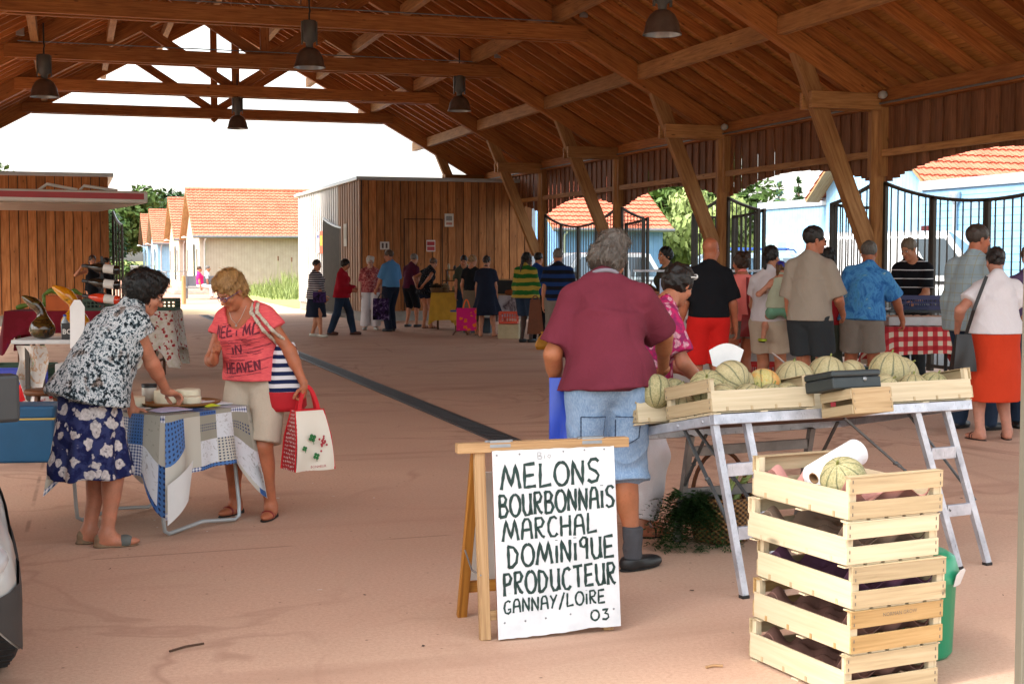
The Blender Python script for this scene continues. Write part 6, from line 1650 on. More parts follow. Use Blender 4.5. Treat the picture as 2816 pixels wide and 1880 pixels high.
def man_extra(o):
    root = o['root']; bo = o['bot'].data
    bm = BVHTree.FromPolygons([v.co for v in bo.vertices], [p.vertices for p in bo.polygons])
    def put(x, z, d=.003):
        h = bm.ray_cast(Vector((x, -.6, z)), Vector((0, 1, 0))); return (h[0] + Vector((0, -d, 0))) if h[0] else Vector((x, -.12, z))
    mb = MB()
    for q in (-1, 1):
        cx = q * .088; pts = [(-.062, .0), (-.058, -.11), (0, -.145), (.058, -.11), (.062, .0), (-.062, .0)]
        P_ = [(cx + x, .80 + z) for x, z in pts]
        mb.sheet(6, 6, lambda u, v: put(cx + (u - .5) * .124 * (1 - .08 * v), .80 - .125 * v, .006), 0, True, .004)
        ribbon(mb, P_, .006, lambda x, y: put(x, y, .012), 1)
    obj("back_pocket", mb, [DENIM, plain("denim_seam", "33455f", .9)], o['bot'])
    mb = MB(); c0 = o['P'][3] + o['RL'] @ A3((0, -.01, .045)); 
    pts = [Vector(c0 + o['RL'] @ A3((.07 * cos(a), .07 * sin(a), .012 * -sin(a)))) for a in [2 * pi * k / 24 for k in range(24)]]
    mb.tube(pts, .011, 8, 0, True); obj("collar_rim", mb, plain("grey_rib", "7c7a84", .9), o['root'])
person("man in maroon t-shirt and faded denim shorts seen from behind, picking melons", tuple(LD(.485, 6.90)), 14, H=1.76, sex='m', w=1.1, belly=.035, lean=18, twist=6, side=-2, head=(22, 26, 0), skc="a66a48",
       hair=('messy', "5e5750"), feet=[(-.12, .0, 4), (.13, -.02, 55)],
       Rr=dict(hand=(.35, .36, .99), hint=(1.2, -.35, .1), hd=(-.35, .75, -.45), pn=(-.2, .1, -1), curl=30), L=dict(hand=(-.24, .2, .90), hint=(-.5, -.8, 0), curl=45),
       top=dict(m=C_MAROON, sleeve=.8, sw=.024, hem=.1, flare=.045, tw=1.04, neck=(.072, 0), off=.016, wv=.013, wf=.62, folds=4), bot=dict(kind='trousers', m=DENIM, len=1.1, g=.024, flare=.03, off=.012, wv=.007, rise=-.02, name="denim_shorts"),
       shoe=closed(LEATHER_B, SOLE_D, True, sock=cloth("grey_sock", "4c4c50")), glasses=[GLS_B], extra=[man_extra], **FG)
PINKFL = blossoms("pink_floral", "b8285e", "d79aa8", "5a7a52", 16, .3, "8a2a58")
def sunnies(o):
    mb = MB(); hp_ = o['hp']
    for q in (-1, 1): mb.tube([Vector(hp_(q * .035 + .026 * cos(a), .075, .105 + .018 * sin(a))) for a in [2 * pi * k / 12 for k in range(12)]], .005, 6, 0, True)
    for q in (-1, 1): mb.tube([Vector(hp_(q * .06, .07, .1)), Vector(hp_(q * .095, .0, .06)), Vector(hp_(q * .09, -.05, .03))], .0045, 6)
    obj("sunglasses", mb, [WHITE], o['root'])
person("woman in pink floral tunic half hidden behind the maroon shirt man", tuple(LD(.745, 7.80)), 100, H=1.63, w=1.12, belly=.02, lean=29, head=(18, -38, 0), skc="a86f54", hair=('bob', "17120f"),
       feet=[(-.1, .0, 6), (.1, -.02, -4)], Rr=dict(hand=(.12, .34, .86), hint=(.7, -.2, -.6)), L=dict(hand=(-.12, .36, .9)),
       top=dict(m=PINKFL, sleeve=.75, sw=.02, hem=.3, flare=.06, tw=1.1, neck=(.075, .02), off=.014, wv=.006), bot=dict(kind='trousers', m=C_WHITE, len=1.86, g=.012, flare=.012), shoe=open_shoe(BLACK, SOLE_D, straps=(.075,), wide=.014), extra=[sunnies], res=.01, hres=.006)
# --- shoppers at the far kiosk -------------------------------------------------------
FAR = dict(res=.0155, hres=.009)
GS = "shoppers in front of the far kiosk"
STRIPE_NW = stripes("navy_white_stripe", "1c1f2c", "b9b4b8", .045, .6); 
def cardigan(o):
    s, RL, P = o['s'], o['RL'], o['P']; mb = MB()
person("woman in striped top, white cardigan and navy culottes walking by the dark gate", XY(4.80, 28.04), 128, H=1.58, w=1.2, belly=.03, head=(4, 10, 0), hair=('short', "17120f"), feet=[(-.1, -.14, 5), (.1, .16, 5)],
       top=dict(m=STRIPE_NW, sleeve=1.25, sw=.012, hem=.14, flare=.02), bot=dict(kind='skirt', m=C_NAVY, hemz=.42, rx=.25, ry=.22, folds=4), shoe=closed(SILVER, SILVER), Rr=dict(hand=(.14, .3, .78)), group=GS, **FAR)
person("woman in red jacket and jeans with a lanyard striding past the kiosk corner", XY(5.44, 28.53), 118, H=1.60, w=1.0, lean=4, head=(12, 0, 0), hair=('bob', "0f0d0c"), feet=[(-.08, .22, 2), (.09, -.24, 2)],
       top=dict(m=cloth("red_jacket", "9a1426"), sleeve=1.9, sw=.02, hem=.15, flare=.05, off=.02, name="jacket"), bot=dict(kind='trousers', m=C_JEANS, len=2, g=.012), shoe=closed(LEATHER_BR), Rr=dict(hand=(.06, .24, .95)), L=dict(hand=(-.06, .26, .97)), group=GS, **FAR)
person("white haired woman in red patterned blouse and white trousers facing forward", XY(6.46, 30.48), 190, H=1.66, w=1.2, belly=.02, head=(12, -10, 0), skc="b58a76", hair=('curly', "b9b6b0"), feet=[(-.12, 0, 10), (.12, 0, 12)],
       top=dict(m=speckle("red_blouse", [(.35, "5a2430"), (.5, "a04a4c"), (.62, "b98a84"), (.7, "6a3038")], 22), sleeve=.8, sw=.02, hem=.12, flare=.03), bot=dict(kind='trousers', m=C_WHITE, len=1.9, g=.02, flare=.02), shoe=closed(SILVER, SILVER), glasses=[GLS_B], group=GS, **FAR)
person("man in sky blue short sleeved shirt and dark trousers seen from behind", XY(6.74, 29.6), 332, H=1.80, sex='m', w=1.12, belly=.03, head=(6, -34, 0), skc=SK2, hair=('short', "4a3d34"), feet=[(-.1, -.05, 8), (.13, .1, 12)],
       top=dict(m=C_SKY, sleeve=.85, sw=.02, hem=.06, flare=.01, collar=C_SKY), bot=dict(kind='trousers', m=C_NAVY, len=2, g=.018, flare=.012), shoe=closed(), glasses=[GLS_B], L=dict(hand=(-.2, .26, .92)), group=GS, **FAR)
person("grey haired man in wine polo and dark shorts bowing to the stall", XY(7.62, 31.4), 55, H=1.74, sex='m', w=1.0, lean=10, head=(14, 10, 0), hair=('short', "6b6660"), feet=[(-.12, 0, 8), (.14, .05, 12)],
       top=dict(m=C_WINE, sleeve=.6, sw=.015, hem=.1), bot=dict(kind='trousers', m=C_BLACK, len=1.0, g=.02, flare=.02), shoe=closed(), group=GS, **FAR)
person("woman in dotted navy tunic bending forward with hands behind her hips", XY(7.82, 30.68), 64, H=1.68, w=1.02, lean=24, head=(16, 0, 0), hair=('short', "5b4432"), feet=[(-.09, 0, 6), (.1, .05, 6)],
       Rr=dict(hand=(.12, -.2, 1.0), hint=(1, -.4, .3)), L=dict(hand=(-.12, -.2, 1.0), hint=(-1, -.4, .3)), top=dict(m=blossoms("dotted_navy", "12141c", "8f9098", "8f9098", 30, .16), sleeve=.28, sw=.014, hem=.2, flare=.03),
       bot=dict(kind='trousers', m=C_NAVY, len=.4, g=.012), shoe=open_shoe(), group=GS, **FAR)
person("young dark haired seller behind the yellow covered stall", tuple(GP(1065, 30.4)), 205, H=1.70, sex='m', w=.92, lean=8, head=(20, -10, 0), hair=('short', "14110f"), top=dict(m=C_OLIVE, sleeve=.6, hem=.1), bot=dict(kind='trousers', m=C_JEANS, len=2), shoe=closed(), group="stall sellers", **FAR)
person("fair haired woman in black top and khaki skirt holding the pink bag", XY(8.05, 27.7), 40, H=1.68, w=1.0, head=(4, 26, 0), hair=('bun', "8a6a46"), feet=[(-.09, 0, 8), (.1, .05, 10)], top=dict(m=C_BLACK, sleeve=.5, sw=.012, hem=.04, neck=(.08, .03)),
       bot=dict(kind='skirt', m=C_KHAKI, hemz=.3, rx=.22, ry=.2), shoe=open_shoe(SILVER), glasses=[GLS_B], L=dict(hand=(-.22, .05, .83)), group=GS, **FAR)
person("woman in long dark flared dress with pinned up brown hair, seen from behind", XY(8.15, 26.96), 22, H=1.66, w=1.12, head=(4, 14, 0), hair=('bun', "2a1c14"), feet=[(-.12, 0, 8), (.16, .0, 40)],
       top=dict(m=C_NAVY, sleeve=.6, sw=.02, hem=.2, flare=.02, neck=(.085, -.05), off=.016, name="dress"), bot=dict(kind='skirt', m=C_NAVY, hemz=.46, rx=.3, ry=.26, folds=6, famp=.1, name="dress_skirt"), shoe=open_shoe(BLACK), group=GS, **FAR)
KENTE = stripes("green_gold_shawl", "1f5a24", "a08a3a", .16, .5, 2, .5)
person("dark skinned woman in green and gold shawl with long braids and denim shorts", XY(8.3, 24.86), 48, H=1.72, w=1.08, head=(6, 30, 0), skc="3a2218", hair=('braids', "0c0a0a"), feet=[(-.08, 0, 4), (.1, .03, 20)],
       top=dict(m=KENTE, sleeve=1.1, sw=.035, hem=.14, flare=.06, tw=1.1, off=.02, name="shawl"), bot=dict(kind='trousers', m=C_JEANS, len=.88, g=.02, flare=.02), shoe=closed(LEATHER_B), Rr=dict(hand=(.22, .12, .84)), group=GS, **FAR)
person("man in mid blue shirt behind the woman with the shawl", tuple(GP(1232, 26.6)), 50, H=1.72, sex='m', w=1.1, head=(8, 10, 0), hair=('short', "1a1614"), top=dict(m=C_MIDB, sleeve=.7, sw=.02, hem=.1), bot=dict(kind='trousers', m=C_BLACK, len=2), shoe=closed(), Rr=dict(hand=(.15, .35, .95)), group=GS, **FAR)
person("grey haired man in blue and black striped polo seen from behind at the far stall", tuple(GP(1280, 22.2)), 16, H=1.76, sex='m', w=1.18, belly=.03, head=(8, 0, 0), hair=('short', "6d665e"), top=dict(m=stripes("blue_black_stripe", "1a3568", "14161e", .13, .5), sleeve=.65, sw=.02, hem=.1, flare=.01), bot=dict(kind='trousers', m=C_GREY, len=1.1, g=.02), shoe=closed(), group=GS, **FAR)
person("young woman in dark dress with long hair standing before the left kiosk, arm raised", tuple(GP(213, 31.0)), 165, H=1.68, w=.9, hair=('long', "2a1c16"), top=dict(m=C_BLACK, sleeve=0, vest=True, hem=.1), bot=dict(kind='skirt', m=C_BLACK, hemz=.5, rx=.19, ry=.17), shoe=closed(), Rr=dict(hand=(.3, .2, 1.42), hint=(1, 0, -.6)), **FAR)
person("woman in black with tied hair turned aside before the left kiosk", tuple(GP(243, 30.4)), 110, H=1.62, w=.95, hair=('pony', "17120f"), top=dict(m=C_BLACK, sleeve=.5, hem=.12), bot=dict(kind='trousers', m=C_BLACK, len=2), shoe=closed(), **FAR)
person("woman in hot pink top and white trousers sitting on the grey bench", (5.0, 56.95, 0), 96, H=1.66, w=1.05, seat=.57, feet=[(-.1, .46, 5), (.1, .5, 5)], hair=('short', "4a3324"), top=dict(m=C_PINK, sleeve=.5, hem=.04), bot=dict(kind='trousers', m=C_WHITE, len=1.9), shoe=closed(SILVER), lean=-6, glasses=[GLS_B], kneehint=(0, .3, 1), **FAR)
person("grey haired person in white sitting half hidden beyond the woman in pink", (5.35, 57.5, 0), 96, H=1.70, sex='m', w=1.0, seat=.57, feet=[(-.1, .46, 5), (.1, .5, 5)], hair=('short', "6b6660"), top=dict(m=C_WHITE, sleeve=.6, hem=.04), bot=dict(kind='trousers', m=C_GREY, len=1.9), shoe=closed(), kneehint=(0, .3, 1), **FAR)
# --- customers on the right ----------------------------------------------------------
MID = dict(res=.0115, hres=.0062)
GR = "customers at the right hand stalls"
person("bald man in black polo and red shorts seen from behind", tuple(GP(1626, 14.0)), 14, H=1.80, sex='m', w=1.14, belly=.01, head=(4, 48, 0), skc="a9694c", hair=('bald', "3a2a20"), top=dict(m=C_BLACK, sleeve=.82, sw=.02, hem=.05, flare=.01, collar=C_BLACK), bot=dict(kind='trousers', m=C_RED, len=.93, g=.018, flare=.02), shoe=closed(),
       L=dict(hand=(-.3, .06, .86)), Rr=dict(hand=(.3, .08, .88)), group=GR, **MID)
person("woman in salmon tank top and grey shorts with a dark red shoulder bag", tuple(GP(1703, 15.2)), 2, H=1.66, w=1.02, head=(4, -16, 0), hair=('curly', "33241a"), skc="a9694c", top=dict(m=C_PINKT, sleeve=0, vest=True, hem=.06, neck=(.085, -.06), flare=.01), bot=dict(kind='trousers', m=C_GREY, len=.34, g=.014, flare=.01), shoe=closed(),
       L=dict(hand=(-.2, -.12, .88)), group=GR, **MID)
mom = person("woman in white tee and beige shorts carrying the child in a blue cap", tuple(GP(1764, 14.3)), 50, H=1.72, w=1.02, head=(4, 10, 0), hair=('pony', "14100e"), top=dict(m=C_WHITE, sleeve=.5, sw=.012, hem=.06), bot=dict(kind='trousers', m=C_BEIGE, len=.66, g=.02, flare=.02), shoe=closed(),
       Rr=dict(hand=(.06, .34, 1.02), hint=(1, -.1, -.7)), L=dict(hand=(-.1, .3, 1.15)), group=GR, **MID)
def cap(o):
    f = Field(o['HC'] - .2, o['HC'] + .24, .007); hs, M = o['hs'], o['RHd']
    f.put(ell(o['hp'](0, -.012, .05), A3((.088, .108, .1)) * hs, M)); f.cut(o['hp'](0, 0, .035), M @ A3((0, .1, -1)))
    f.put(ell(o['hp'](0, .1, .045), A3((.07, .075, .012)) * hs, M, .01)); P, Q = f.net(); link("cap", np_mesh("cap", [(P, Q, 0)], [plain("blue_cap", "141f86", .5)]), o['root'])
person("small child in blue cap and pale green dress carried on the arm of its mother", tuple(GP(1790, 14.0, .73)), 28, H=1.04, w=1.08, bust=0, seat=.36, hip=(0, 0, .0), head=(0, 30, 0), skc="b8836a", hair=('pony', "5a4028"), feet=[(-.17, .05, 20, .0), (.17, .05, 20, .0)], kneehint=(0, 1, .6),
       top=dict(m=cloth("pale_green_dress", "a9b29c"), sleeve=0, vest=True, hem=.06, flare=.02, neck=(.07, -.05), name="dress"), bot=dict(kind='trousers', m=cloth("mint_shorts", "6fa58c"), len=.4), shoe=closed(plain("lime_shoe", "9ab02a", .6)), Rr=dict(hand=(.14, .1, .5)), L=dict(hand=(-.16, .12, .52)), extra=[cap], res=.0095, hres=.006)
person("tall man in taupe shirt and dark shorts with sunglasses looking right", tuple(GP(1858, 13.3)), 52, H=1.90, sex='m', w=1.06, head=(4, 44, 0), hair=('short', "1d1a18"), skc=SK2, top=dict(m=C_TAUPE, sleeve=.88, sw=.026, hem=.1, flare=.02, tw=1.04, collar=C_TAUPE), bot=dict(kind='trousers', m=C_DGREY, len=.7, g=.02, flare=.02), shoe=closed(),
       Rr=dict(hand=(.22, .3, 1.06)), glasses=[GLS_B, DARKLENS], group=GR, **MID)
person("dark haired woman in red top hidden behind the tall taupe shirt man", tuple(GP(1896, 14.6)), 30, H=1.70, w=1.0, head=(2, 10, 0), hair=('curly', "0f0d0c"), skc="7d4c36", top=dict(m=cloth("dark_red_tank", "8e1c22"), sleeve=0, vest=True, hem=.1), bot=dict(kind='trousers', m=C_OLIVE, len=1.5), shoe=closed(), Rr=dict(hand=(.2, .3, 1.1)), group=GR, **MID)
TIEDYE = speckle("blue_tie_dye", [(.3, "1f4a86"), (.45, "2f6aa6"), (.55, "4b8ac0"), (.64, "3a7aa0"), (.7, "a9c2c4")], 5.5, stretch=(1, 1, .7), dist=2.0)
person("man in blue tie dye t-shirt and grey shorts leaning on the checked table", tuple(GP(1978, 14.4)), 32, H=1.80, sex='m', w=1.14, lean=15, side=7, head=(8, 6, 0), hair=('short', "55504a"), skc="a06448", feet=[(-.12, -.02, 6), (.16, -.08, 10)],
       Rr=dict(hand=tuple(GP(2072, 14.6, .93)), w=1, hint=(.9, -.6, .2), hd=(.3, .2, -.9), curl=50), L=dict(hand=(-.26, .12, .9)), top=dict(m=TIEDYE, sleeve=.8, sw=.024, hem=.1, flare=.03, tw=1.05), bot=dict(kind='trousers', m=C_GREY, len=.72, g=.02, flare=.02), shoe=closed(), group=GR, **MID)
person("seller in black polo with thin white stripes standing behind the counter", tuple(GP(2094, 16.7)), 228, H=1.86, sex='m', w=1.02, lean=6, head=(20, 22, 0), hair=('short', "6a5c4c"), top=dict(m=stripes("black_thin_white", "0e0f14", "c9c8cc", .105, .9, 2, .1), sleeve=.75, sw=.02, hem=.1, collar=C_BLACK), bot=dict(kind='trousers', m=C_DGREY, len=2), shoe=closed(),
       Rr=dict(hand=(.1, .34, 1.06)), L=dict(hand=(-.1, .34, 1.05)), group="stall sellers", **MID)
def plaid():
    t = NT("pale_plaid"); v = t.coord(); s_ = t.sep(v); f = lambda q, p, w_: t.math('LESS_THAN', t.math('FRACT', t.math('DIVIDE', q, p)), w_)
    g = t.math('MAXIMUM', f(s_[2], .085, .07), f(s_[0], .085, .07)); g2 = t.math('MAXIMUM', f(s_[2], .17, .3), f(s_[0], .17, .3))
    c = t.mix(t.math('MULTIPLY', g2, .3), "8699a2", "9fb2ba"); c = t.mix(t.math('MULTIPLY', g, .6), c, "8a8450"); return t.done(c, .9, t.noise(v, 9, 3), .4, .015)
person("man in loose pale plaid shirt turned right, behind the woman in white", tuple(GP(2232, 12.7)), 72, H=1.90, sex='m', w=1.16, belly=.03, head=(4, 22, 0), hair=('short', "3a302a"), skc="a5694e", feet=[(-.12, -.04, 6), (.14, .06, 10)], top=dict(m=plaid(), sleeve=1.85, sw=.03, hem=.16, flare=.04, tw=1.06, collar=plaid(), off=.018), bot=dict(kind='trousers', m=C_JEANS, len=2, g=.02), shoe=closed(), group=GR, **MID)
person("dark haired woman in white tee and orange red skirt seen from behind", tuple(GP(2286, 11.95)), 8, H=1.68, w=1.2, belly=.0, bust=.9, head=(6, 10, 0), hair=('bun', "1f1c1b"), skc="ab7a66", feet=[(-.13, 0, 14), (.13, .0, 22)], top=dict(m=C_WHITE, sleeve=.55, sw=.02, hem=.04, flare=.015, tw=1.04, wv=.008),
       bot=dict(kind='skirt', m=C_ORED, hemz=.36, rx=.235, ry=.19, folds=3, famp=.02, wv=.003), shoe=open_shoe(LEATHER_BR, SOLE_D, straps=(.06, .09), ankle=True), Rr=dict(hand=(.25, .14, .95), hint=(1, -.5, 0)), L=dict(hand=(-.3, .12, .98), hint=(-1, -.8, 0)), group=GR, **MID)
person("brown haired woman cut off by the right edge behind the steel post", tuple(GP(2362, 12.9)), 205, H=1.72, w=1.0, head=(0, 30, 0), hair=('bob', "4a3020"), top=dict(m=cloth("violet_top", "5a4a6a"), sleeve=.6, hem=.1), bot=dict(kind='trousers', m=C_JEANS, len=2), shoe=closed(), group=GR, **MID)
person("short haired seller in olive tee with red scarf behind the glass counter", tuple(GP(1530, 19.2)), 262, H=1.76, w=.95, head=(4, -6, 0), hair=('bob', "0f0c0b"), top=dict(m=C_OLIVE, sleeve=.5, sw=.012, hem=.1), bot=dict(kind='trousers', m=C_BLACK, len=2), shoe=closed(), Rr=dict(hand=(.1, .2, 1.2)), L=dict(hand=(-.12, .3, 1.12)), group="stall sellers", **MID)
# ------------------------------------------------------------------ stalls, goods and vehicles
def poly_table(label, c, rz, L, W, H, top_m, leg_m, cat="table", legs=True, name="stall_table", group=None):
    t = thing(name, label, cat, c, rz, group)
    mb = MB(); mb.box((0, 0, H - .018), (L, W, .036)); obj("table_top", mb, top_m, t, .004)
    if legs:
        for a in (-1, 1):
            mb = MB()
            for b in (-1, 1): mb.beam((a * (L / 2 - .12), b * (W / 2 - .06), 0), (a * (L / 2 - .12), b * (W / 2 - .06), H - .03), .035, .035, (0, 1, 0))
            mb.beam((a * (L / 2 - .12), -W / 2 + .06, .22), (a * (L / 2 - .12), W / 2 - .06, .22), .03, .03); obj("leg_frame", mb, leg_m, t)
    return t
def drape(label, c, rz, L, W, H, drop, m, wav=.02, cat="tablecloth", point=.12, name="tablecloth", group=None):
    o = thing(name, label, cat, c, rz, group); mb = MB(); per = 2 * (L + W)
    def pt(u, v):
        s_ = (u % 1) * per; q = s_
        for i, l in enumerate((L, W, L, W)):
            if q <= l: break
            q -= l
        f = q / l; nx, ny = ((0, -1), (1, 0), (0, 1), (-1, 0))[i]
        x, y = ((-L / 2 + L * f, -W / 2), (L / 2, -W / 2 + W * f), (L / 2 - L * f, W / 2), (-L / 2, W / 2 - W * f))[i]
        cd = min(q, l - q); k = math.exp(-(cd / .1) ** 2); out = .01 + v * (wav + wav * .9 * sin(s_ * 13) + wav * .5 * sin(s_ * 29 + 1)) + k * v * .08
        return Vector((x + nx * out, y + ny * out, H + .004 - (drop + point * k + .01 * sin(s_ * 7)) * v))
    mb.sheet(int(per / .03), 9, pt, 0, True, 0, lambda u, v: (u * per, H - drop * v)); mb.sheet(4, 4, lambda u, v: (-L / 2 + L * u, -W / 2 + W * v, H + .004), 0, False, 0, lambda u, v: (L * u, H + W * v))
    obj("cloth", mb, m, o); return o
def bag(label, c, rz, w_, h, d, m, m_h, handle=.2, cat="bag", name="tote_bag", taper=1.0, side_m=None, strap=None, extra=None):
    t = thing(name, label, cat, c, rz); mb = MB(); sag = .012
    ws = lambda v: w_ / 2 * (1 + (taper - 1) * v)
    prof = lambda v: d / 2 * (1 - .75 * v ** 3)
    n = 10
    for q in (-1, 1):
        mb.sheet(n, n, lambda u, v: (q * -1 * (-ws(v) + 2 * ws(v) * u), q * -(prof(v) + sag * sin(u * 7 + v * 4) * (1 - v)), v * h), 0, True, 0, lambda u, v: (u * w_, v * h))
        mb.sheet(4, n, lambda u, v: (q * ws(v), q * (-prof(v) + 2 * prof(v) * u), v * h), 1 if side_m else 0, True, 0, lambda u, v: (u * d, v * h))
    mb.add([(-w_ / 2, -d / 2, .002), (w_ / 2, -d / 2, .002), (w_ / 2, d / 2, .002), (-w_ / 2, d / 2, .002)], [(3, 2, 1, 0)], 1 if side_m else 0)
    if extra: mb.join(extra[0], 2)
    obj("body", mb, [m] + ([side_m] if side_m else []) + (extra[1] if extra else []), t)
    if handle:
        for q in (-1, 1):
            mb = MB(); pts = [(-.07 * (1 - abs(2 * k / 10 - 1) * 0) + .14 * k / 10, q * d * .12 * (1 - sin(pi * k / 10)), h - .03 + handle * sin(pi * k / 10) ** .8) for k in range(11)]
            for a, b in zip(pts[:-1], pts[1:]): mb.beam(a, b, .024, .004, (0, 1, 0))
            obj("handle", mb, m_h, t)
    if strap:
        mb = MB(); 
        for a, b in zip(strap[:-1], strap[1:]): mb.beam(Vector(a) - Vector(c), Vector(b) - Vector(c), .03, .006, FWD)
        mb.xform(Matrix.Rotation(-rz, 4, 'Z')); obj("strap", mb, m_h, t)
    return t
def plastic_crate(label, c, rz, L, W, H, m, group=None):
    t = thing("plastic_crate", label, "crate", c, rz, group); mb = MB()
    for q in (-1, 1):
        for z in (.02, H - .02): mb.box((0, q * W / 2, z), (L, .012, .04)); mb.box((q * L / 2, 0, z), (.012, W - .014, .04))
        n = int(L / .05)
        for i in range(n + 1): mb.box((-L / 2 + L * i / n, q * W / 2, H / 2), (.014, .01, H - .04))
        n = int(W / .05)
        for i in range(1, n): mb.box((q * L / 2, -W / 2 + W * i / n, H / 2), (.01, .014, H - .04))
        mb.box((0, q * W / 2, H / 2), (L, .009, .012)); mb.box((q * L / 2, 0, H / 2), (.009, W, .012))
    mb.box((0, 0, .006), (L - .02, W - .02, .01)); obj("shell", mb, m, t); return t
BLUEP = plain("blue_plastic", "1f3a9c", .4, 0, .1, 6, .05); REDP = plain("red_plastic", "b8201c", .4, 0, .1, 6, .05); DGREENP = plain("dark_green_plastic", "14351f", .45, 0, .15, 6, .05)
# woman in coral: shoulder bag and tote
STR_NW = stripes("sail_stripe", "d4d2d6", "1a2448", .05, .5, 2, .2)
c = GP(655, 8.30, .66)
sb = thing("shoulder_bag", "navy and white striped canvas shoulder bag with red base, hung by cord handles", "bag", c, -YAW + R(18))
mb = MB(); prof = [(.0, 0), (.1, .0), (.125, .03), (.12, .12), (.1, .25), (.075, .36), (.05, .42)]
mb.lathe([(r * 1.0, z) for r, z in prof[:4]], (0, 0, 0), 22, 1, Matrix.Diagonal((1, .5, 1)), True, lambda a: 1 + .04 * sin(5 * a)); mb.lathe(prof[3:], (0, 0, 0), 22, 0, Matrix.Diagonal((1, .5, 1)), True, lambda a: 1 + .06 * sin(5 * a)); obj("body", mb, [STR_NW, plain("red_canvas", "b31420", .8)], sb)
CORD = wood("cord", "8f8676", "c3b9a6", "ddd4c2", along=60, across=10, knots=False, tint=.02)
shp = Vector(Rz(-R(216)) @ w2['arms'][0][0]) + Vector(LW2)
_sm = w2['shirt'].data; _bv = BVHTree.FromPolygons([v.co for v in _sm.vertices], [p.vertices for p in _sm.polygons])
_R2 = Matrix.Rotation(R(216), 3, 'Z')
def strap_out(p):            # lay the cord on the outside of the shirt
    d = _R2 @ FWD; q = _R2 @ (p - Vector(LW2)); h = _bv.ray_cast(q - d * .7, d)
    if h[0] is not None and (h[0] - q).dot(d) < .014: return p + FWD * ((h[0] - q).dot(d) - .014)
    return p
for k in (0, 1):
    mb = MB(); a = c + Vector((0, 0, .41)) + RGT * (.02 - .07 * k); top_ = shp + Vector((0, 0, .075)) - RGT * (.035 + .035 * k) - FWD * .0
    p2 = top_ - FWD * .075 + Vector((0, 0, -.05)); p3 = (p2 * .45 + a * .55) - FWD * .085
    pts = [a + RGT * .0, p3, p2, top_, top_ + FWD * .06 + Vector((0, 0, -.06))]
    fine = []
    for i in range(len(pts) - 1): fine += [pts[i].lerp(pts[i + 1], f / 5) for f in range(5)]
    fine.append(pts[-1]); fine = [strap_out(p) - c for p in fine]
    for ph in (0, pi):
        hel = [p + RGT * (.0055 * cos(i * 1.3 + ph)) + FWD * (.0055 * sin(i * 1.3 + ph)) for i, p in enumerate(fine)]; mb.tube(hel, .008, 6)
    mb.xform(Matrix.Rotation(YAW - R(18), 4, 'Z')); obj("cord_handle", mb, CORD, sb)
def poppy_dots():
    t = NT("red_polka"); v = t.coord('UV'); d = t.vor(v, 42, rnd_=.25); return t.done(t.mix(t.val(d, .26, .32, 1, 0), "a51220", "dcd6d2"), .35, None)
def _tote(ex): return bag("white shopping bag with clover print, red polka dot sides and red handles in a hand", GP(703, 8.24, .315), -YAW + R(34), .26, .36, .2, plain("cream_bag", "d8d2c2", .45, 0, .03), plain("red_webbing", "c2101e", .7), .17, taper=.72, side_m=poppy_dots(), name="shopping_bag", extra=ex)
mb = MB()
for x, z, r in ((-.02, .2, .03), (-.075, .14, .02), (.0, .09, .026)):
    for k in range(4):
        a = k * pi / 2 + .4; mb.lathe([(0, .0012), (r * .42, .001)], (x + cos(a) * r * .45, -.1 * (1 - .75 * ((z + .0) / .36) ** 3) - .02, z + sin(a) * r * .45), 8, 0, Matrix.Rotation(pi / 2, 3, 'X'))
    mb.beam((x, -.112, z), (x + .008, -.112, z - r * 1.3), .004, .002)
for k in range(16): mb.lathe([(0, .0012), (.0075, .001)], (.045 + rnd.gauss(0, .015), -.116, .165 + rnd.gauss(0, .02)), 6, 1, Matrix.Rotation(pi / 2, 3, 'X'))
text_mb("BONHEUR", .022, (-.04, -.121, .02), (1, 0, 0), (0, 0, 1), 0, 1, mb=mb)
tb2 = _tote((mb, [plain("clover_green", "1f6a34", .6), plain("print_red", "a02a38", .6)]))
for z in (.002,):
    mb = MB(); 
    for q in (-1, 1): mb.tube([(-.131, q * .1, .0), (-.115, q * .085, .2), (-.094, q * .028, .36), (.094, q * .028, .36), (.115, q * .085, .2), (.131, q * .1, .0)], .005, 6)
    obj("piping", mb, plain("red_webbing", "c2101e"), tb2)
bag("plain blue carrier bag at the maroon shirt man's left hand", GP(1294, 6.95, .62), -YAW, .15, .36, .1, plain("blue_carrier", "1c3fa8", .4), plain("blue_carrier", "1c3fa8"), .0, name="carrier_bag")
bag("lime green carrier bag hanging beside red shorts", GP(1582, 14.15, .42), -YAW, .24, .33, .12, plain("lime_carrier", "9ec81e", .4, 0, .1, 8), plain("lime_carrier", "9ec81e"), .14, name="carrier_bag")
c = GP(1726, 14.95, .74); bag("dark red leather handbag hanging on the salmon tank woman's hip", c, -YAW - R(10), .26, .24, .1, LEATHER_R, LEATHER_R, 0, name="handbag", taper=.85, strap=[c + Vector((-.03, 0, .23)), GP(1716, 14.92, 1.1), GP(1714, 15.05, 1.39)])
c = GP(2212, 11.8, .62); bag("black leather shoulder bag hanging on a strap by the orange red skirt", c, -YAW, .21, .32, .1, LEATHER_B, LEATHER_B, 0, name="shoulder_bag", taper=.6, strap=[c + Vector((.02, 0, .3)), GP(2234, 11.72, 1.15), GP(2262, 11.8, 1.44)])
bag("pink and orange flowered cloth bag held low by the fair haired woman", GP(1070, 27.35, .17), -YAW, .40, .45, .16, blossoms("pink_orange_cloth", "c01d6a", "e0701e", "d98a2a", 9, .34), plain("orange_webbing", "e0601a", .7), .2)
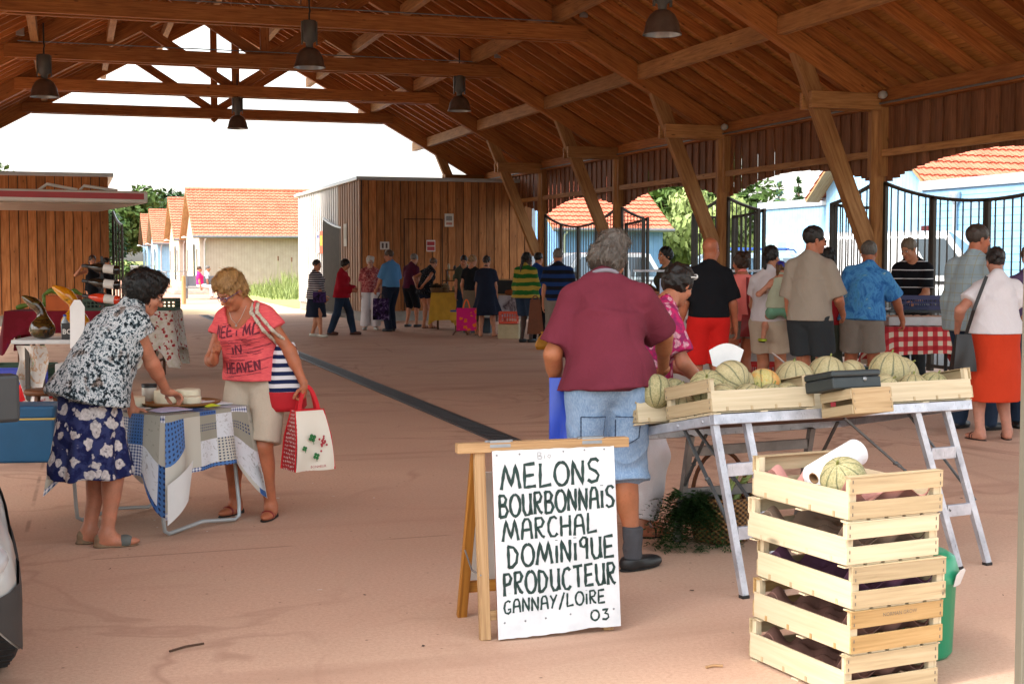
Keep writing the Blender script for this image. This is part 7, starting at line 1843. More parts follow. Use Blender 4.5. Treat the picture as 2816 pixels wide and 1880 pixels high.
bag("dark violet shopping bag held by the man in the sky blue shirt", GP(874, 29.3, .3), -YAW, .34, .46, .18, speckle("violet_bag", [(.4, "120f1c"), (.55, "3a2456"), (.65, "8a7a9a")], 9), BLACK, .12, name="shopping_bag")
bag("brown paper bag hanging beside the woman with braids", GP(1228, 24.6, .25), -YAW, .3, .62, .16, plain("brown_bag", "6a3a20", .7), plain("brown_bag", "6a3a20"), .1, name="carrier_bag", taper=.6)
bag("small purple pouch in the hand of the woman in culottes", GP(733, 27.7, .72), -YAW, .26, .22, .06, speckle("violet_bag", [(.4, "120f1c"), (.55, "3a2456")], 9), BLACK, 0, name="pouch")
# --- right hand stalls
CR = -YAW - R(6)
ctr = GP(1640, 17.6); dc = thing("display_counter", "white chilled display counter with a slanted glass front and maroon trim", "counter", ctr, CR)
mb = MB(); mb.box((0, .3, .5), (2.1, .7, 1.0)); text_mb("Volailles et Oeufs", .125, (-.83, -.053, .76), (1, 0, 0), (0, 0, 1), 0, 1, True, mb); text_mb("Elodie et Ch", .085, (-.72, -.053, .58), (1, 0, 0), (0, 0, 1), 0, 2, mb=mb); text_mb("07 87", .085, (-.42, -.053, .38), (1, 0, 0), (0, 0, 1), 0, 2, mb=mb)
obj("base", mb, [plain("counter_white", "b9b4b2", .5), plain("sign_maroon", "5a1a20", .6), plain("sign_grey", "7a7470", .6)], dc)
mb = MB(); mb.box((0, .28, 1.03), (2.16, .78, .07)); mb.box((0, -.1, .985), (2.16, .03, .03)); obj("trim", mb, plain("maroon_trim", "3e1018", .4), dc, .008)
mb = MB(); mb.obox((0, -.0, 1.24), [(1, 0, 0), Vector((0, .35, .94)), Vector((0, -.94, .35))], [1.03, .2, .003]); mb.box((-1.03, .28, 1.24), (.006, .5, .36)); mb.box((1.03, .28, 1.24), (.006, .5, .36)); obj("glass", mb, GLASS, dc)
mb = MB(); mb.box((0, .34, 1.44), (2.1, .6, .025)); obj("top_shelf", mb, ALU, dc)
mb = MB(); mb.obox((-.45, -.02, 1.22), [(1, 0, 0), Vector((0, .35, .94)), Vector((0, -.94, .35))], [.26, .13, .002]); obj("backing_sheet", mb, plain("pale_blue_sheet", "b5cdec", .5), dc)
mb = MB(); mb.box((0, .3, 1.09), (1.9, .55, .06)); obj("tray", mb, WHITE, dc)
for i, (x, cl) in enumerate(((-.5, "8a6a5a"), (-.2, "c8b48a"), (.1, "b06a5a"), (.45, "c9bfa8"))):
    mb = MB(); mb.lathe([(0, .1), (.06, .09), (.1, .03), (.09, 0)], (x, .2, 1.12), 14); tag(obj("wrapped_food", mb.xform(Matrix.Translation(ctr) @ Matrix.Rotation(CR, 4, 'Z')), plain("food_" + cl, cl, .5)), ("round cooked pie", "pale round cheese", "pink round terrine", "cream coloured round loaf")[i] + " lying inside the glass display counter", "food")
st_ = poly_table("steel counter table in front of the striped polo seller", GP(2048, 16.3), CR, 1.9, .75, 1.0, plain("dark_counter", "3a3c40", .4, .4), DARKSTEEL, name="counter_table", cat="counter")
plastic_crate("blue plastic punnet crate on the steel counter before the striped seller", GP(2126, 16.1, 1.0), CR, .75, .4, .16, plain("navy_plastic", "141c52", .4))
t = thing("glass_screen", "clear upright screen on the front edge of the steel counter", "screen", GP(2010, 15.9), CR); mb = MB(); mb.box((0, 0, .82), (1.2, .008, .5)); obj("pane", mb, GLASS, t)
def check_mat():
    t = NT("red_white_check"); v = t.coord('UV'); s_ = t.sep(v); h = lambda q: t.math('GREATER_THAN', t.math('FRACT', t.math('DIVIDE', q, .105)), .5)
    f = t.math('MULTIPLY', t.math('ADD', h(s_[0]), h(s_[1])), .5); return t.done(t.ramp(f, [(0, "cfc3b0"), (.35, "b8383c"), (.8, "9c1420")], True), .85, t.noise(v, 60, 2), .2)
CHECK = check_mat()
p = GP(2108, 15.35); poly_table("black legged stall table under the red checked cloth", p, CR, .95, .6, .84, WHITE, BLACK); drape("red and white checked tablecloth hanging in points over the small stall table", p, CR, .97, .62, .84, .3, CHECK, .03, point=.18)
for i, (px_, w_, lab) in enumerate(((2070, .34, "clear plastic box of food, left on the checked table"), (2128, .42, "clear plastic box of pale biscuits, right on the checked table"))):
    c = GP(px_, 15.3, .85); t = thing("plastic_box", lab, "box", c, CR); mb = MB(); mb.box((0, 0, .05), (w_, .3, .1)); obj("shell", mb, plain("milky_plastic", "b9bdbf", .25), t, .01)
    mb = MB(); mb.sheet(10, 6, lambda u, v: ((u - .5) * w_ * .9, (v - .5) * .26, .104 + .012 * sin(u * 24) * sin(v * 14)), 0, True, .02); obj("contents", mb, plain("biscuit", "b08468", .8, 0, .3, 20), t)
rt_ = poly_table("low stall table with a red cloth behind the salmon tank woman", GP(1800, 17.2), CR, 1.7, .7, .86, plain("pale_counter", "a9a5a2", .5), DARKSTEEL); drape("red tablecloth behind the salmon tank woman and the child", GP(1800, 17.2), CR, 1.72, .72, .86, .3, plain("red_cloth", "a8181c", .85, 0, .1, 8), .015)
for lab, px_, d_, z_, sz, m_ in (("red plastic crate on the floor behind the legs of the taupe shirt man", 1888, 16.2, 0, (.6, .4, .3), REDP), ("bright blue plastic crate on the floor between two pairs of grey shorts", 1945, 16.6, 0, (.6, .4, .24), BLUEP), ("dark green plastic crate beside the blue crate on the floor", 1985, 16.8, 0, (.5, .4, .24), plain("mid_green_plastic", "12603c", .4)), ("red plastic crate under the red cloth table", 1760, 17.0, 0, (.6, .4, .3), REDP)):
    plastic_crate(lab, GP(px_, d_, z_), CR, *sz, m_, "crates on the floor by the right stalls")
t = thing("white_trestle", "white folding trestle between the taupe and tie dye shirts' legs", "trestle", GP(1916, 15.9), CR); mb = MB(); mb.beam((-.22, 0, 0), (.0, 0, .62), .05, .03, (0, 1, 0)); mb.beam((.2, .035, 0), (-.02, .035, .62), .05, .03, (0, 1, 0)); mb.box((0, -.03, .2), (.3, .02, .05)); obj("legs", mb, WHITE, t)
for lab, px_, d_ in (("grey dog lying on the floor behind the salmon tank woman", 1722, 16.4),):
    pass
# --- far stalls
p = GP(1048, 31.2); poly_table("far stall table under the yellow cloth", p, CR + R(-34), .8, .8, .84, W_DARK, W_DARK); drape("mustard yellow tablecloth on the far stall before the kiosk", p, CR + R(-34), .82, .82, .84, .62, plain("mustard_cloth", "b8902a", .85, 0, .15, 5), .02)
SH = thing("tiered_shelf", "dark tiered wooden display shelf on the yellow covered stall", "shelf", p + Vector((.1, .1, .845)), CR)
for z, l in ((.02, .9), (.26, .8), (.5, .7)): mb = MB(); mb.box((0, .05 + z * .2, z), (l, .2, .025)); obj("tier", mb, W_DARK, SH)
for q in (-1, 1): mb = MB(); mb.box((q * .32, .12, .25), (.03, .2, .5)); obj("upright", mb, W_DARK, SH)
gcol = ("6a5030", "8a7a50", "3a2a1a", "a08a60", "4a5a30", "7a3a26", "b5a98a", "2a2a2c")
gnm = ("brown", "straw coloured", "near black", "tan", "green", "red brown", "cream", "charcoal")
for i in range(15):
    lv_, q = divmod(i, 5); k = (q + lv_ * 3) % 8; lv = (.035, .275, .515)[lv_]; x = -.28 + .14 * q
    c = p + Vector((.1, .1, .845)) + Matrix.Rotation(CR, 3, 'Z') @ Vector((x, .05 + lv * .2, lv)); mb = MB(); r_ = rnd.uniform(.03, .05); h_ = rnd.uniform(.08, .14)
    mb.lathe([(0, 0), (r_, 0), (r_, h_ * .7), (r_ * .6, h_ * .82), (r_ * .62, h_), (0, h_)], (0, 0, 0), 12)
    o = obj("preserve_jar", mb, plain("jar_" + gcol[k], gcol[k], .3)); o.location = c
    tag(o, "%s jar on the %s tier of the dark shelf on the yellow covered stall" % (gnm[k], ("lowest", "middle", "top")[lv_]), "jar", "jars on the far stall")
for lab, dx, cl, r_ in (("dark basket of dried herbs at the left of the far stall", -.5, "2c2416", .16), ("pale basket of dried flowers beside the tiered shelf", -.32, "9a8a6a", .12)):
    t = thing("herb_basket", lab, "basket", p + Vector((dx, -.1, .845))); mb = MB(); mb.lathe([(0, 0), (r_ * .8, 0), (r_, .1), (r_ * .9, .11)], (0, 0, 0), 16); obj("body", mb, WICK, t); mb = MB(); leaf_cloud(mb, [(0, 0, .14, r_ * .9, .07)], 260, .05); obj("herbs", mb, plain("herb_" + cl, cl, .9), t)
notice("white price sheet standing on the yellow covered stall", tuple(p + Vector((.02, -.4, 1.08))), (.2, .16), 'y', ["d5d2d0"], "price_sheet")
t = thing("stool", "folding stool with a blue and yellow cloth before the yellow stall", "stool", GP(1058, 28.9), CR); mb = MB(); mb.box((0, 0, .5), (.42, .36, .04)); obj("seat", mb, plain("blue_yellow_cloth", "27408a", .8), t); mb = MB(); mb.box((0, -.19, .4), (.44, .012, .18)); obj("cloth_edge", mb, plain("mustard_cloth", "b8902a"), t)
mb = MB()
for q in (-1, 1): mb.beam((q * .16, -.14, 0), (q * -.16, .14, .48), .03, .02); 
obj("leg_frame", mb, W_DARK, t)
p = GP(1207, 28.7); poly_table("far stall table with grey patterned cloth behind braided woman", p, CR, 1.05, .8, .84, WHITE, BLACK); drape("grey and white printed tablecloth on the stall behind the dark dress", p, CR, 1.07, .82, .84, .42, speckle("grey_print", [(.4, "4a3a40"), (.5, "a39ca0"), (.6, "b9b4b8")], 3.2), .02)
t = thing("chalkboard", "small dark chalkboard with a pale frame on the grey cloth stall", "chalkboard", GP(1172, 28.6, .85), CR); mb = MB(); mb.obox((0, 0, .16), [(1, 0, 0), (0, .2, .98), (0, -.98, .2)], [.3, .16, .01]); obj("panel", mb, plain("slate", "17191b", .7), t); mb = MB()
for x, z, sx, sz in ((0, .32, .62, .03), (0, .01, .62, .03)): mb.box((x, (z - .16) * .2, z), (sx, .03, sz))
obj("frame", mb, W_SIGN, t)
for i, (px_, cl) in enumerate(((1175, "8a4a22"), (1190, "a8642e"), (1240, "8f4f22"), (1255, "b0743a"))):
    t = thing("bread_loaf", ("dark brown loaf at the left end", "golden loaf next to it", "brown loaf by the blue shirt", "golden loaf at the right end")[i] + " on the grey cloth stall", "bread", GP(px_, 28.45, .845), CR + .3 * i, "loaves on the grey cloth stall"); mb = MB(); mb.lathe([(0, -.16), (.05, -.13), (.07, 0), (.05, .13), (0, .16)], (0, 0, .06), 14, 0, Matrix.Rotation(pi / 2, 3, 'Y')); obj("crust", mb, plain("crust_" + cl, cl, .8, 0, .2, 20), t)
plastic_crate("orange red shopping basket on a cream box by the dark dress", GP(1167, 27.6, .3), CR, .36, .3, .24, plain("orange_plastic", "d0401a", .4))
t = thing("cardboard_box", "cream cardboard box on the floor under the orange basket", "box", GP(1168, 27.6), CR); mb = MB(); mb.box((0, 0, .145), (.42, .36, .29)); obj("box", mb, plain("cream_card", "b5a888", .8), t, .006)
t = thing("yellow_sack", "crumpled yellow sack on the floor behind the maroon shirt sleeve", "sack", GP(1250, 24.2)); mb = MB(); mb.lathe([(0, 0), (.16, .0), (.19, .08), (.13, .2), (.06, .27), (.08, .31)], n=20, rib=lambda a: 1 + .09 * sin(4 * a) + .05 * sin(9 * a)); obj("body", mb, plain("yellow_sack", "c2861e", .6, 0, .15, 10), t)
t = thing("cool_crate", "dark blue crate on the floor behind the woman in the dark dress", "crate", GP(1097, 29.8), CR); mb = MB(); mb.box((0, 0, .15), (.6, .5, .3)); mb.box((0, 0, .31), (.64, .54, .03)); obj("body", mb, plain("slate_blue", "2c3f4c", .5), t, .01)
# --- left stalls
LR = -YAW + R(4)
p = GP(152, 12.1); gt = poly_table("white folding table holding painted gourds and the bottle rack", p, LR, .8, .6, .89, plain("pale_top", "b9bcbc", .5), DARKSTEEL)
GZ = .892
t = thing("printed_cloth", "white printed sheet hanging in a loop under the gourd table", "cloth", p + FWD * -.26 - RGT * .22, LR); mb = MB()
mb.sheet(16, 10, lambda u, v: (-.13 + .25 * u, -.03 + .1 * sin(v * pi) + .02 * sin(u * 9), .84 - v * (.18 + .38 * sin(pi * (u * .8 + .1)) ** 1.5)), 0, True, .003); obj("cloth", mb, speckle("printed_sheet", [(.5, "cfccc6"), (.56, "b98a5a"), (.6, "cfccc6"), (.66, "7a9a4a"), (.7, "cfccc6")], 5, dist=2), t)
def gourd_mat(name, a, b, c): 
    t = NT(name); v = t.coord(); n = t.noise(t.coord('Object', (1, 1, 3.2)), 4.2, 4, .6, 1.2); return t.done(t.ramp(n, [(.3, c), (.45, a), (.55, b), (.62, a), (.72, c)]), .12, None, spec=.6)
def gourd(label, c, s_, tilt, az, m):
    t = thing("painted_gourd", label, "gourd", c, az, "glossy painted gourds"); mb = MB()
    spine = [(0, 0, 0, .02), (0, 0, .01, .085), (0, 0, .05, .125), (0, 0, .11, .135), (.0, 0, .17, .105), (.005, 0, .22, .055), (-.005, 0, .27, .045), (-.04, 0, .33, .06), (-.09, 0, .37, .062), (-.14, 0, .40, .042), (-.18, 0, .425, .024), (-.2, 0, .43, .012)]
    mb.tube([(x * s_, y * s_, z * s_) for x, y, z, r in spine], [r * s_ for *_, r in spine], 24); o = obj("body", mb, m, t); md = o.modifiers.new("smooth", 'SUBSURF'); md.levels = 1; md.render_levels = 1
    return t
gourd("brown and green glossy gourd with a curved neck, left on the gourd table", GP(96, 11.95, GZ), .86, 0, LR, gourd_mat("gourd_brown", "4a3412", "1f1408", "2f3a14"))
gourd("large yellow glossy gourd with a curved neck leaning left, behind the brown one", GP(172, 12.15, GZ + .03), .98, 0, LR, gourd_mat("gourd_yellow", "c88a10", "b06a10", "5a4a18"))
t = thing("water_bottle", "small clear plastic water bottle between the gourds", "bottle", GP(148, 11.9, GZ)); mb = MB(); mb.lathe([(0, 0), (.032, 0), (.033, .12), (.03, .15), (.012, .18), (.012, .2)], n=16); obj("body", mb, plain("pet_clear", "8d9aa2", .1), t); mb = MB(); mb.lathe([(.014, .198), (.014, .215), (0, .215)], n=12); obj("cap", mb, plain("cap_blue", "2a4aa0", .4), t)
t = thing("black_box", "small black printed box beside the water bottle", "box", GP(165, 11.92, GZ), LR); mb = MB(); mb.box((0, 0, .07), (.16, .1, .14)); text_mb("BOI", .062, (-.075, -.0515, .045), (1, 0, 0), (0, 0, 1), 0, 1, True, mb); obj("box", mb, [BLACK, plain("print_white", "c5c3be", .6)], t)
t = thing("price_tag", "tall white card tag with a pointed top standing by the yellow gourd", "tag", GP(178, 11.75, .82), LR); mb = MB(); mb.prism([(-.07, 0), (.05, 0), (.05, .36), (.01, .42), (-.04, .42), (-.075, .36)], (0, 0, 0), (1, 0, 0), (0, .12, .99), (0, -.99, .12), .004); obj("card", mb, PAPER, t)
rk = thing("bottle_rack", "black iron rack holding three slanted wine bottles", "rack", GP(232, 11.8, GZ), LR); mb = MB(); mb.box((0, .05, .36), (.022, .012, .72)); mb.box((0, .05, .006), (.2, .2, .012))
for z in (.36, .49, .62): mb.tube([(.05 * cos(a) + .0, .01 + .0 * a, z + .05 * sin(a)) for a in [2 * pi * k / 14 for k in range(14)]], .005, 6, 0, True)
obj("frame", mb, BLACK, rk)
def bottle(label, z, m):
    c = rk.location + Vector((0, 0, z)); t = thing("wine_bottle", label, "bottle", c, 0, "wine bottles on the rack"); ax = (RGT * -1 + Vector((0, 0, .13))).normalized(); M = Matrix((FWD, ax.cross(FWD), ax)).transposed()
    mb = MB(); mb.lathe([(0, -.16), (.036, -.16), (.0385, -.15), (.0385, .02), (.034, .05), (.018, .09), (.0145, .11), (.0145, .16), (.0, .16)], (0, 0, 0), 20, 0, M); obj("glass", mb, m, t)
    mb = MB(); mb.lathe([(.039, -.12), (.039, -.03)], (0, 0, 0), 20, 0, M); obj("label_band", mb, plain("label_grey", "b5b2ac", .6), t)
    mb = MB(); mb.lathe([(.0155, .1), (.0155, .162), (0, .163)], (0, 0, 0), 14, 0, M); obj("capsule", mb, BLACK, t)
DKB = plain("dark_bottle", "0c0f0c", .08, 0, .1, spec=.7); ROSE = plain("rose_bottle", "b8321a", .08, 0, .2, spec=.7)
bottle("dark wine bottle with a pale label, topmost on the iron rack", .62, DKB); bottle("dark wine bottle with a pale label, in the middle of the iron rack", .49, DKB); bottle("rose wine bottle with a pale label, lowest on the iron rack", .36, ROSE)
p = GP(212, 18.4); poly_table("wooden stall table under the red cloth on the left", p, LR, 2.0, .8, .9, W_DARK, W_DARK)
drape("dark red and purple tablecloth on the left stall with a hanging corner", p - RGT * .25, LR, 1.6, .82, .905, .3, speckle("red_purple_cloth", [(.45, "6e1624"), (.55, "7a1a2c"), (.6, "4a1a4a")], 1.8, dist=.3), .03, point=.28)
drape("white flowered oilcloth with red and green print at the right end of the left stall", p + RGT * .92, LR, .42, .8, .907, .5, blossoms("flowered_oilcloth", "bfb9b2", "a02a34", "8fa03a", 15, .3, "b3ad9e"), .03, point=.26)
for lab, dx, dy, cl, sz in (("dark green crate with bottle tops at the right end of the left stall", 1.0, -.1, DGREENP, (.34, .4, .16)), ("dark green crate of vegetables at the middle of the red cloth stall", .28, -.15, DGREENP, (.62, .4, .16)), ("orange box standing at the front of red cloth stall", -.3, -.25, plain("orange_card_box", "b5561e", .7), (.4, .3, .2))):
    if 'box' in lab:
        t = thing("cardboard_box", lab, "box", p + RGT * dx + FWD * dy + Vector((0, 0, .91)), LR); mb = MB(); mb.box((0, 0, sz[2] / 2), sz); obj("box", mb, cl, t, .005)
    else: plastic_crate(lab, p + RGT * dx + FWD * dy + Vector((0, 0, .91)), LR, *sz, cl)
SNAKE = plain("snake_gourd_green", "5f7d2a", .5, 0, .2, 12)
for i, pts in enumerate(([(-1.0, 0, .03), (-.85, -.03, .07), (-.7, 0, .07), (-.5, .04, .06), (-.3, .0, .05)], [(-.62, .06, .05), (-.66, .05, .2), (-.55, .04, .27), (-.44, .05, .2), (-.5, .06, .06)], [(-.6, -.05, .06), (-.4, .0, .16), (-.25, .05, .26), (-.16, .08, .2)])):
    t = thing("snake_gourd", ("long pale green gourd lying along the red cloth", "looped green gourd standing on the red cloth", "green gourd rising to the right on red cloth")[i], "gourd", p + Vector((0, 0, .91)), LR, "long green gourds"); mb = MB(); fine = []
    for a, b in zip(pts[:-1], pts[1:]): fine += [Vector(a).lerp(Vector(b), k / 4) for k in range(4)]
    fine.append(Vector(pts[-1])); mb.tube(fine, [.03 + .01 * sin(k) for k in range(len(fine))], 10); o = obj("body", mb, SNAKE, t); o.modifiers.new("smooth", 'SUBSURF')
# things on the floor at the left
t = thing("cool_box", "blue cool box with a yellow stripe standing on the floor at left edge", "cool box", GP(52, 10.75), LR + R(3)); mb = MB(); mb.box((0, 0, .17), (.52, .38, .34)); obj("body", mb, plain("cool_box_blue", "0d4a6e", .45, 0, .08), t, .02); mb = MB(); mb.box((0, 0, .395), (.53, .39, .1)); obj("lid", mb, plain("cool_box_blue", "0d4a6e"), t, .02); mb = MB(); mb.box((0, 0, .344), (.526, .386, .014)); obj("stripe", mb, plain("dull_yellow", "a8904a", .6), t)
stl = thing("wooden_stool", "round dark wooden stool behind the blue cool box", "stool", GP(103, 11.35), .3); mb = MB(); mb.lathe([(0, .46), (.17, .46), (.185, .475), (.185, .495), (.17, .505), (0, .5)], n=28); obj("seat", mb, W_DARK, stl)
for k in range(4):
    a = k * pi / 2 + .5; mb = MB(); mb.beam((cos(a) * .1, sin(a) * .1, .46), (cos(a) * .17, sin(a) * .17, 0), .035, .035); obj("leg", mb, W_DARK, stl)
for lab, px_, d_, z_, m_ in (("blue plastic crate on top of another at the far left", 22, 13.6, .25, plain("violet_blue_plastic", "2a3aa0", .4)), ("blue plastic crate on the floor, lower of the two at the far left", 18, 13.7, 0, plain("violet_blue_plastic", "2a3aa0")), ("dark green plastic crate behind the blue ones at the far left", 50, 14.2, .26, DGREENP)): plastic_crate(lab, GP(px_, d_, z_), LR, .6, .4, .24, m_, "crates on the floor at the left")
t = thing("red_bag", "red and white shiny carrier bag slumped under the gourd table", "bag", GP(66, 12.4)); mb = MB(); mb.lathe([(0, 0), (.2, .0), (.24, .1), (.22, .28), (.12, .42), (.06, .47)], n=24, rib=lambda a: 1 + .07 * sin(5 * a) + .05 * sin(11 * a)); obj("body", mb, speckle("red_white_bag", [(.45, "b0181c"), (.56, "c4242a"), (.6, "c9c6c6")], 4), t)
t = thing("yarn_ball", "white round package with a red mark beside the red bag", "package", GP(85, 11.9, .36)); mb = MB(); mb.lathe([(max(.001, .085 * sin(pi * k / 12)), -.07 * cos(pi * k / 12)) for k in range(13)], n=20); obj("body", mb, speckle("white_red_pack", [(.55, "cfcdca"), (.62, "b0282c")], 9), t)
t = thing("white_carton", "white carton standing on end under the gourd table", "box", GP(160, 12.2), LR); mb = MB(); mb.box((0, 0, .33), (.22, .24, .66)); obj("box", mb, PAPER, t, .006); mb = MB(); mb.box((.02, -.123, .2), (.1, .004, .09)); obj("print", mb, plain("carton_print", "4a5666", .6), t)
t = thing("paper_carton", "white and red printed carton behind the wooden stool", "box", GP(112, 12.3), LR); mb = MB(); mb.box((0, 0, .16), (.42, .3, .32)); text_mb("lée", .11, (-.1, -.1515, .06), (1, 0, 0), (0, 0, 1), 0, 1, True, mb); mb.box((0, -.1505, .035), (.42, .003, .02), m=2); obj("box", mb, [plain("carton_pink", "b5a29a", .7), PAPER, REDP], t)
# awning of a food trailer at the left
A0 = GP(343, 17.4); t = thing("trailer_awning", "white hatch of a food trailer with a red stripe, held open at left", "awning", (A0.x, A0.y, 0), R(9))
mb = MB(); z0 = lz(468, 17.4); mb.box((-1.9, 1.5, z0 + .075), (3.8, 3.0, .15)); obj("hatch", mb, plain("hatch_white", "b9b6b0", .4, 0, .1, 4), t, .02)
mb = MB(); mb.box((-1.95, -.004, z0 + .085), (3.8, .006, .075)); mb.box((.004, .9, z0 + .085), (.006, 1.7, .075)); obj("stripe", mb, plain("stripe_red", "8f141a", .45, 0, .1), t)
mb = MB(); mb.box((-1.9, 1.5, z0 - .008), (3.6, 2.8, .012)); obj("lining", mb, plain("hatch_lining", "9a8a78", .35, .1, .2, 3), t)
mb = MB(); mb.tube([(-1.25, .6, z0 + .16), (-1.15, .5, z0 + .24), (-.8, .4, z0 + .17)], .02, 8); mb.tube([(-.75, .6, z0 + .16), (-.7, .5, z0 + .23), (-.3, .4, z0 + .17)], .02, 8); obj("hinge_arm", mb, WHITE, t)
mb = MB(); mb.box((-6.3, 1.5, 1.4), (4.6, 3.0, 2.2)); o = obj("trailer_body", mb, plain("hatch_white", "b9b6b0"), t, .04)
mb = MB()
for x in (-7.6, -5.2): mb.lathe([(.3, -.1), (.33, -.06), (.33, .06), (.3, .1), (0, .1)], (x, .2, .33), 20, 0, Matrix.Rotation(pi / 2, 3, 'X'))
obj("wheel", mb, RUBBER, t)
# litter on the floor
for lab, x, y, pts in (("thin dry twig lying on the floor near the car", 0, 0, None), ("short pale twig lying on the floor in front of the sign", 0, 0, None)):
    g = (.42, 5.62) if 'car' in lab else (2.35, 4.72); t = MB(); a = .5 if 'car' in lab else .0
    l = .16 if 'car' in lab else .07; t.tube([(-l / 2, 0, .006), (0, .006, .008), (l / 2, -.004, .006)], .0045 if 'car' in lab else .006, 6); o = obj("twig", t, plain("twig_brown", "4a3426", .9) if 'car' in lab else plain("twig_pale", "a8845e", .9)); o.location = (g[0], g[1], 0); o.rotation_euler = (0, 0, a); tag(o, lab, "twig")
mb = MB()
for i in range(90):
    x, y = rnd.uniform(-1, 6), rnd.uniform(4.2, 12); s_ = rnd.uniform(.002, .007); a = rnd.random() * 6; l = rnd.uniform(1, 2.5)
    v = Vector((cos(a), sin(a), 0)) * s_ * l; w_ = Vector((-sin(a), cos(a), 0)) * s_; c = Vector((x, y, .004)); mb.add([c - v - w_, c + v - w_, c + v + w_ + Vector((0, 0, .002)), c - v + w_], [(0, 1, 2, 3)], 0 if rnd.random() < .4 else 1)
tag(obj("litter", mb, [PAPER, plain("dark_crumb", "3a2c24", .9)]), kind="stuff")

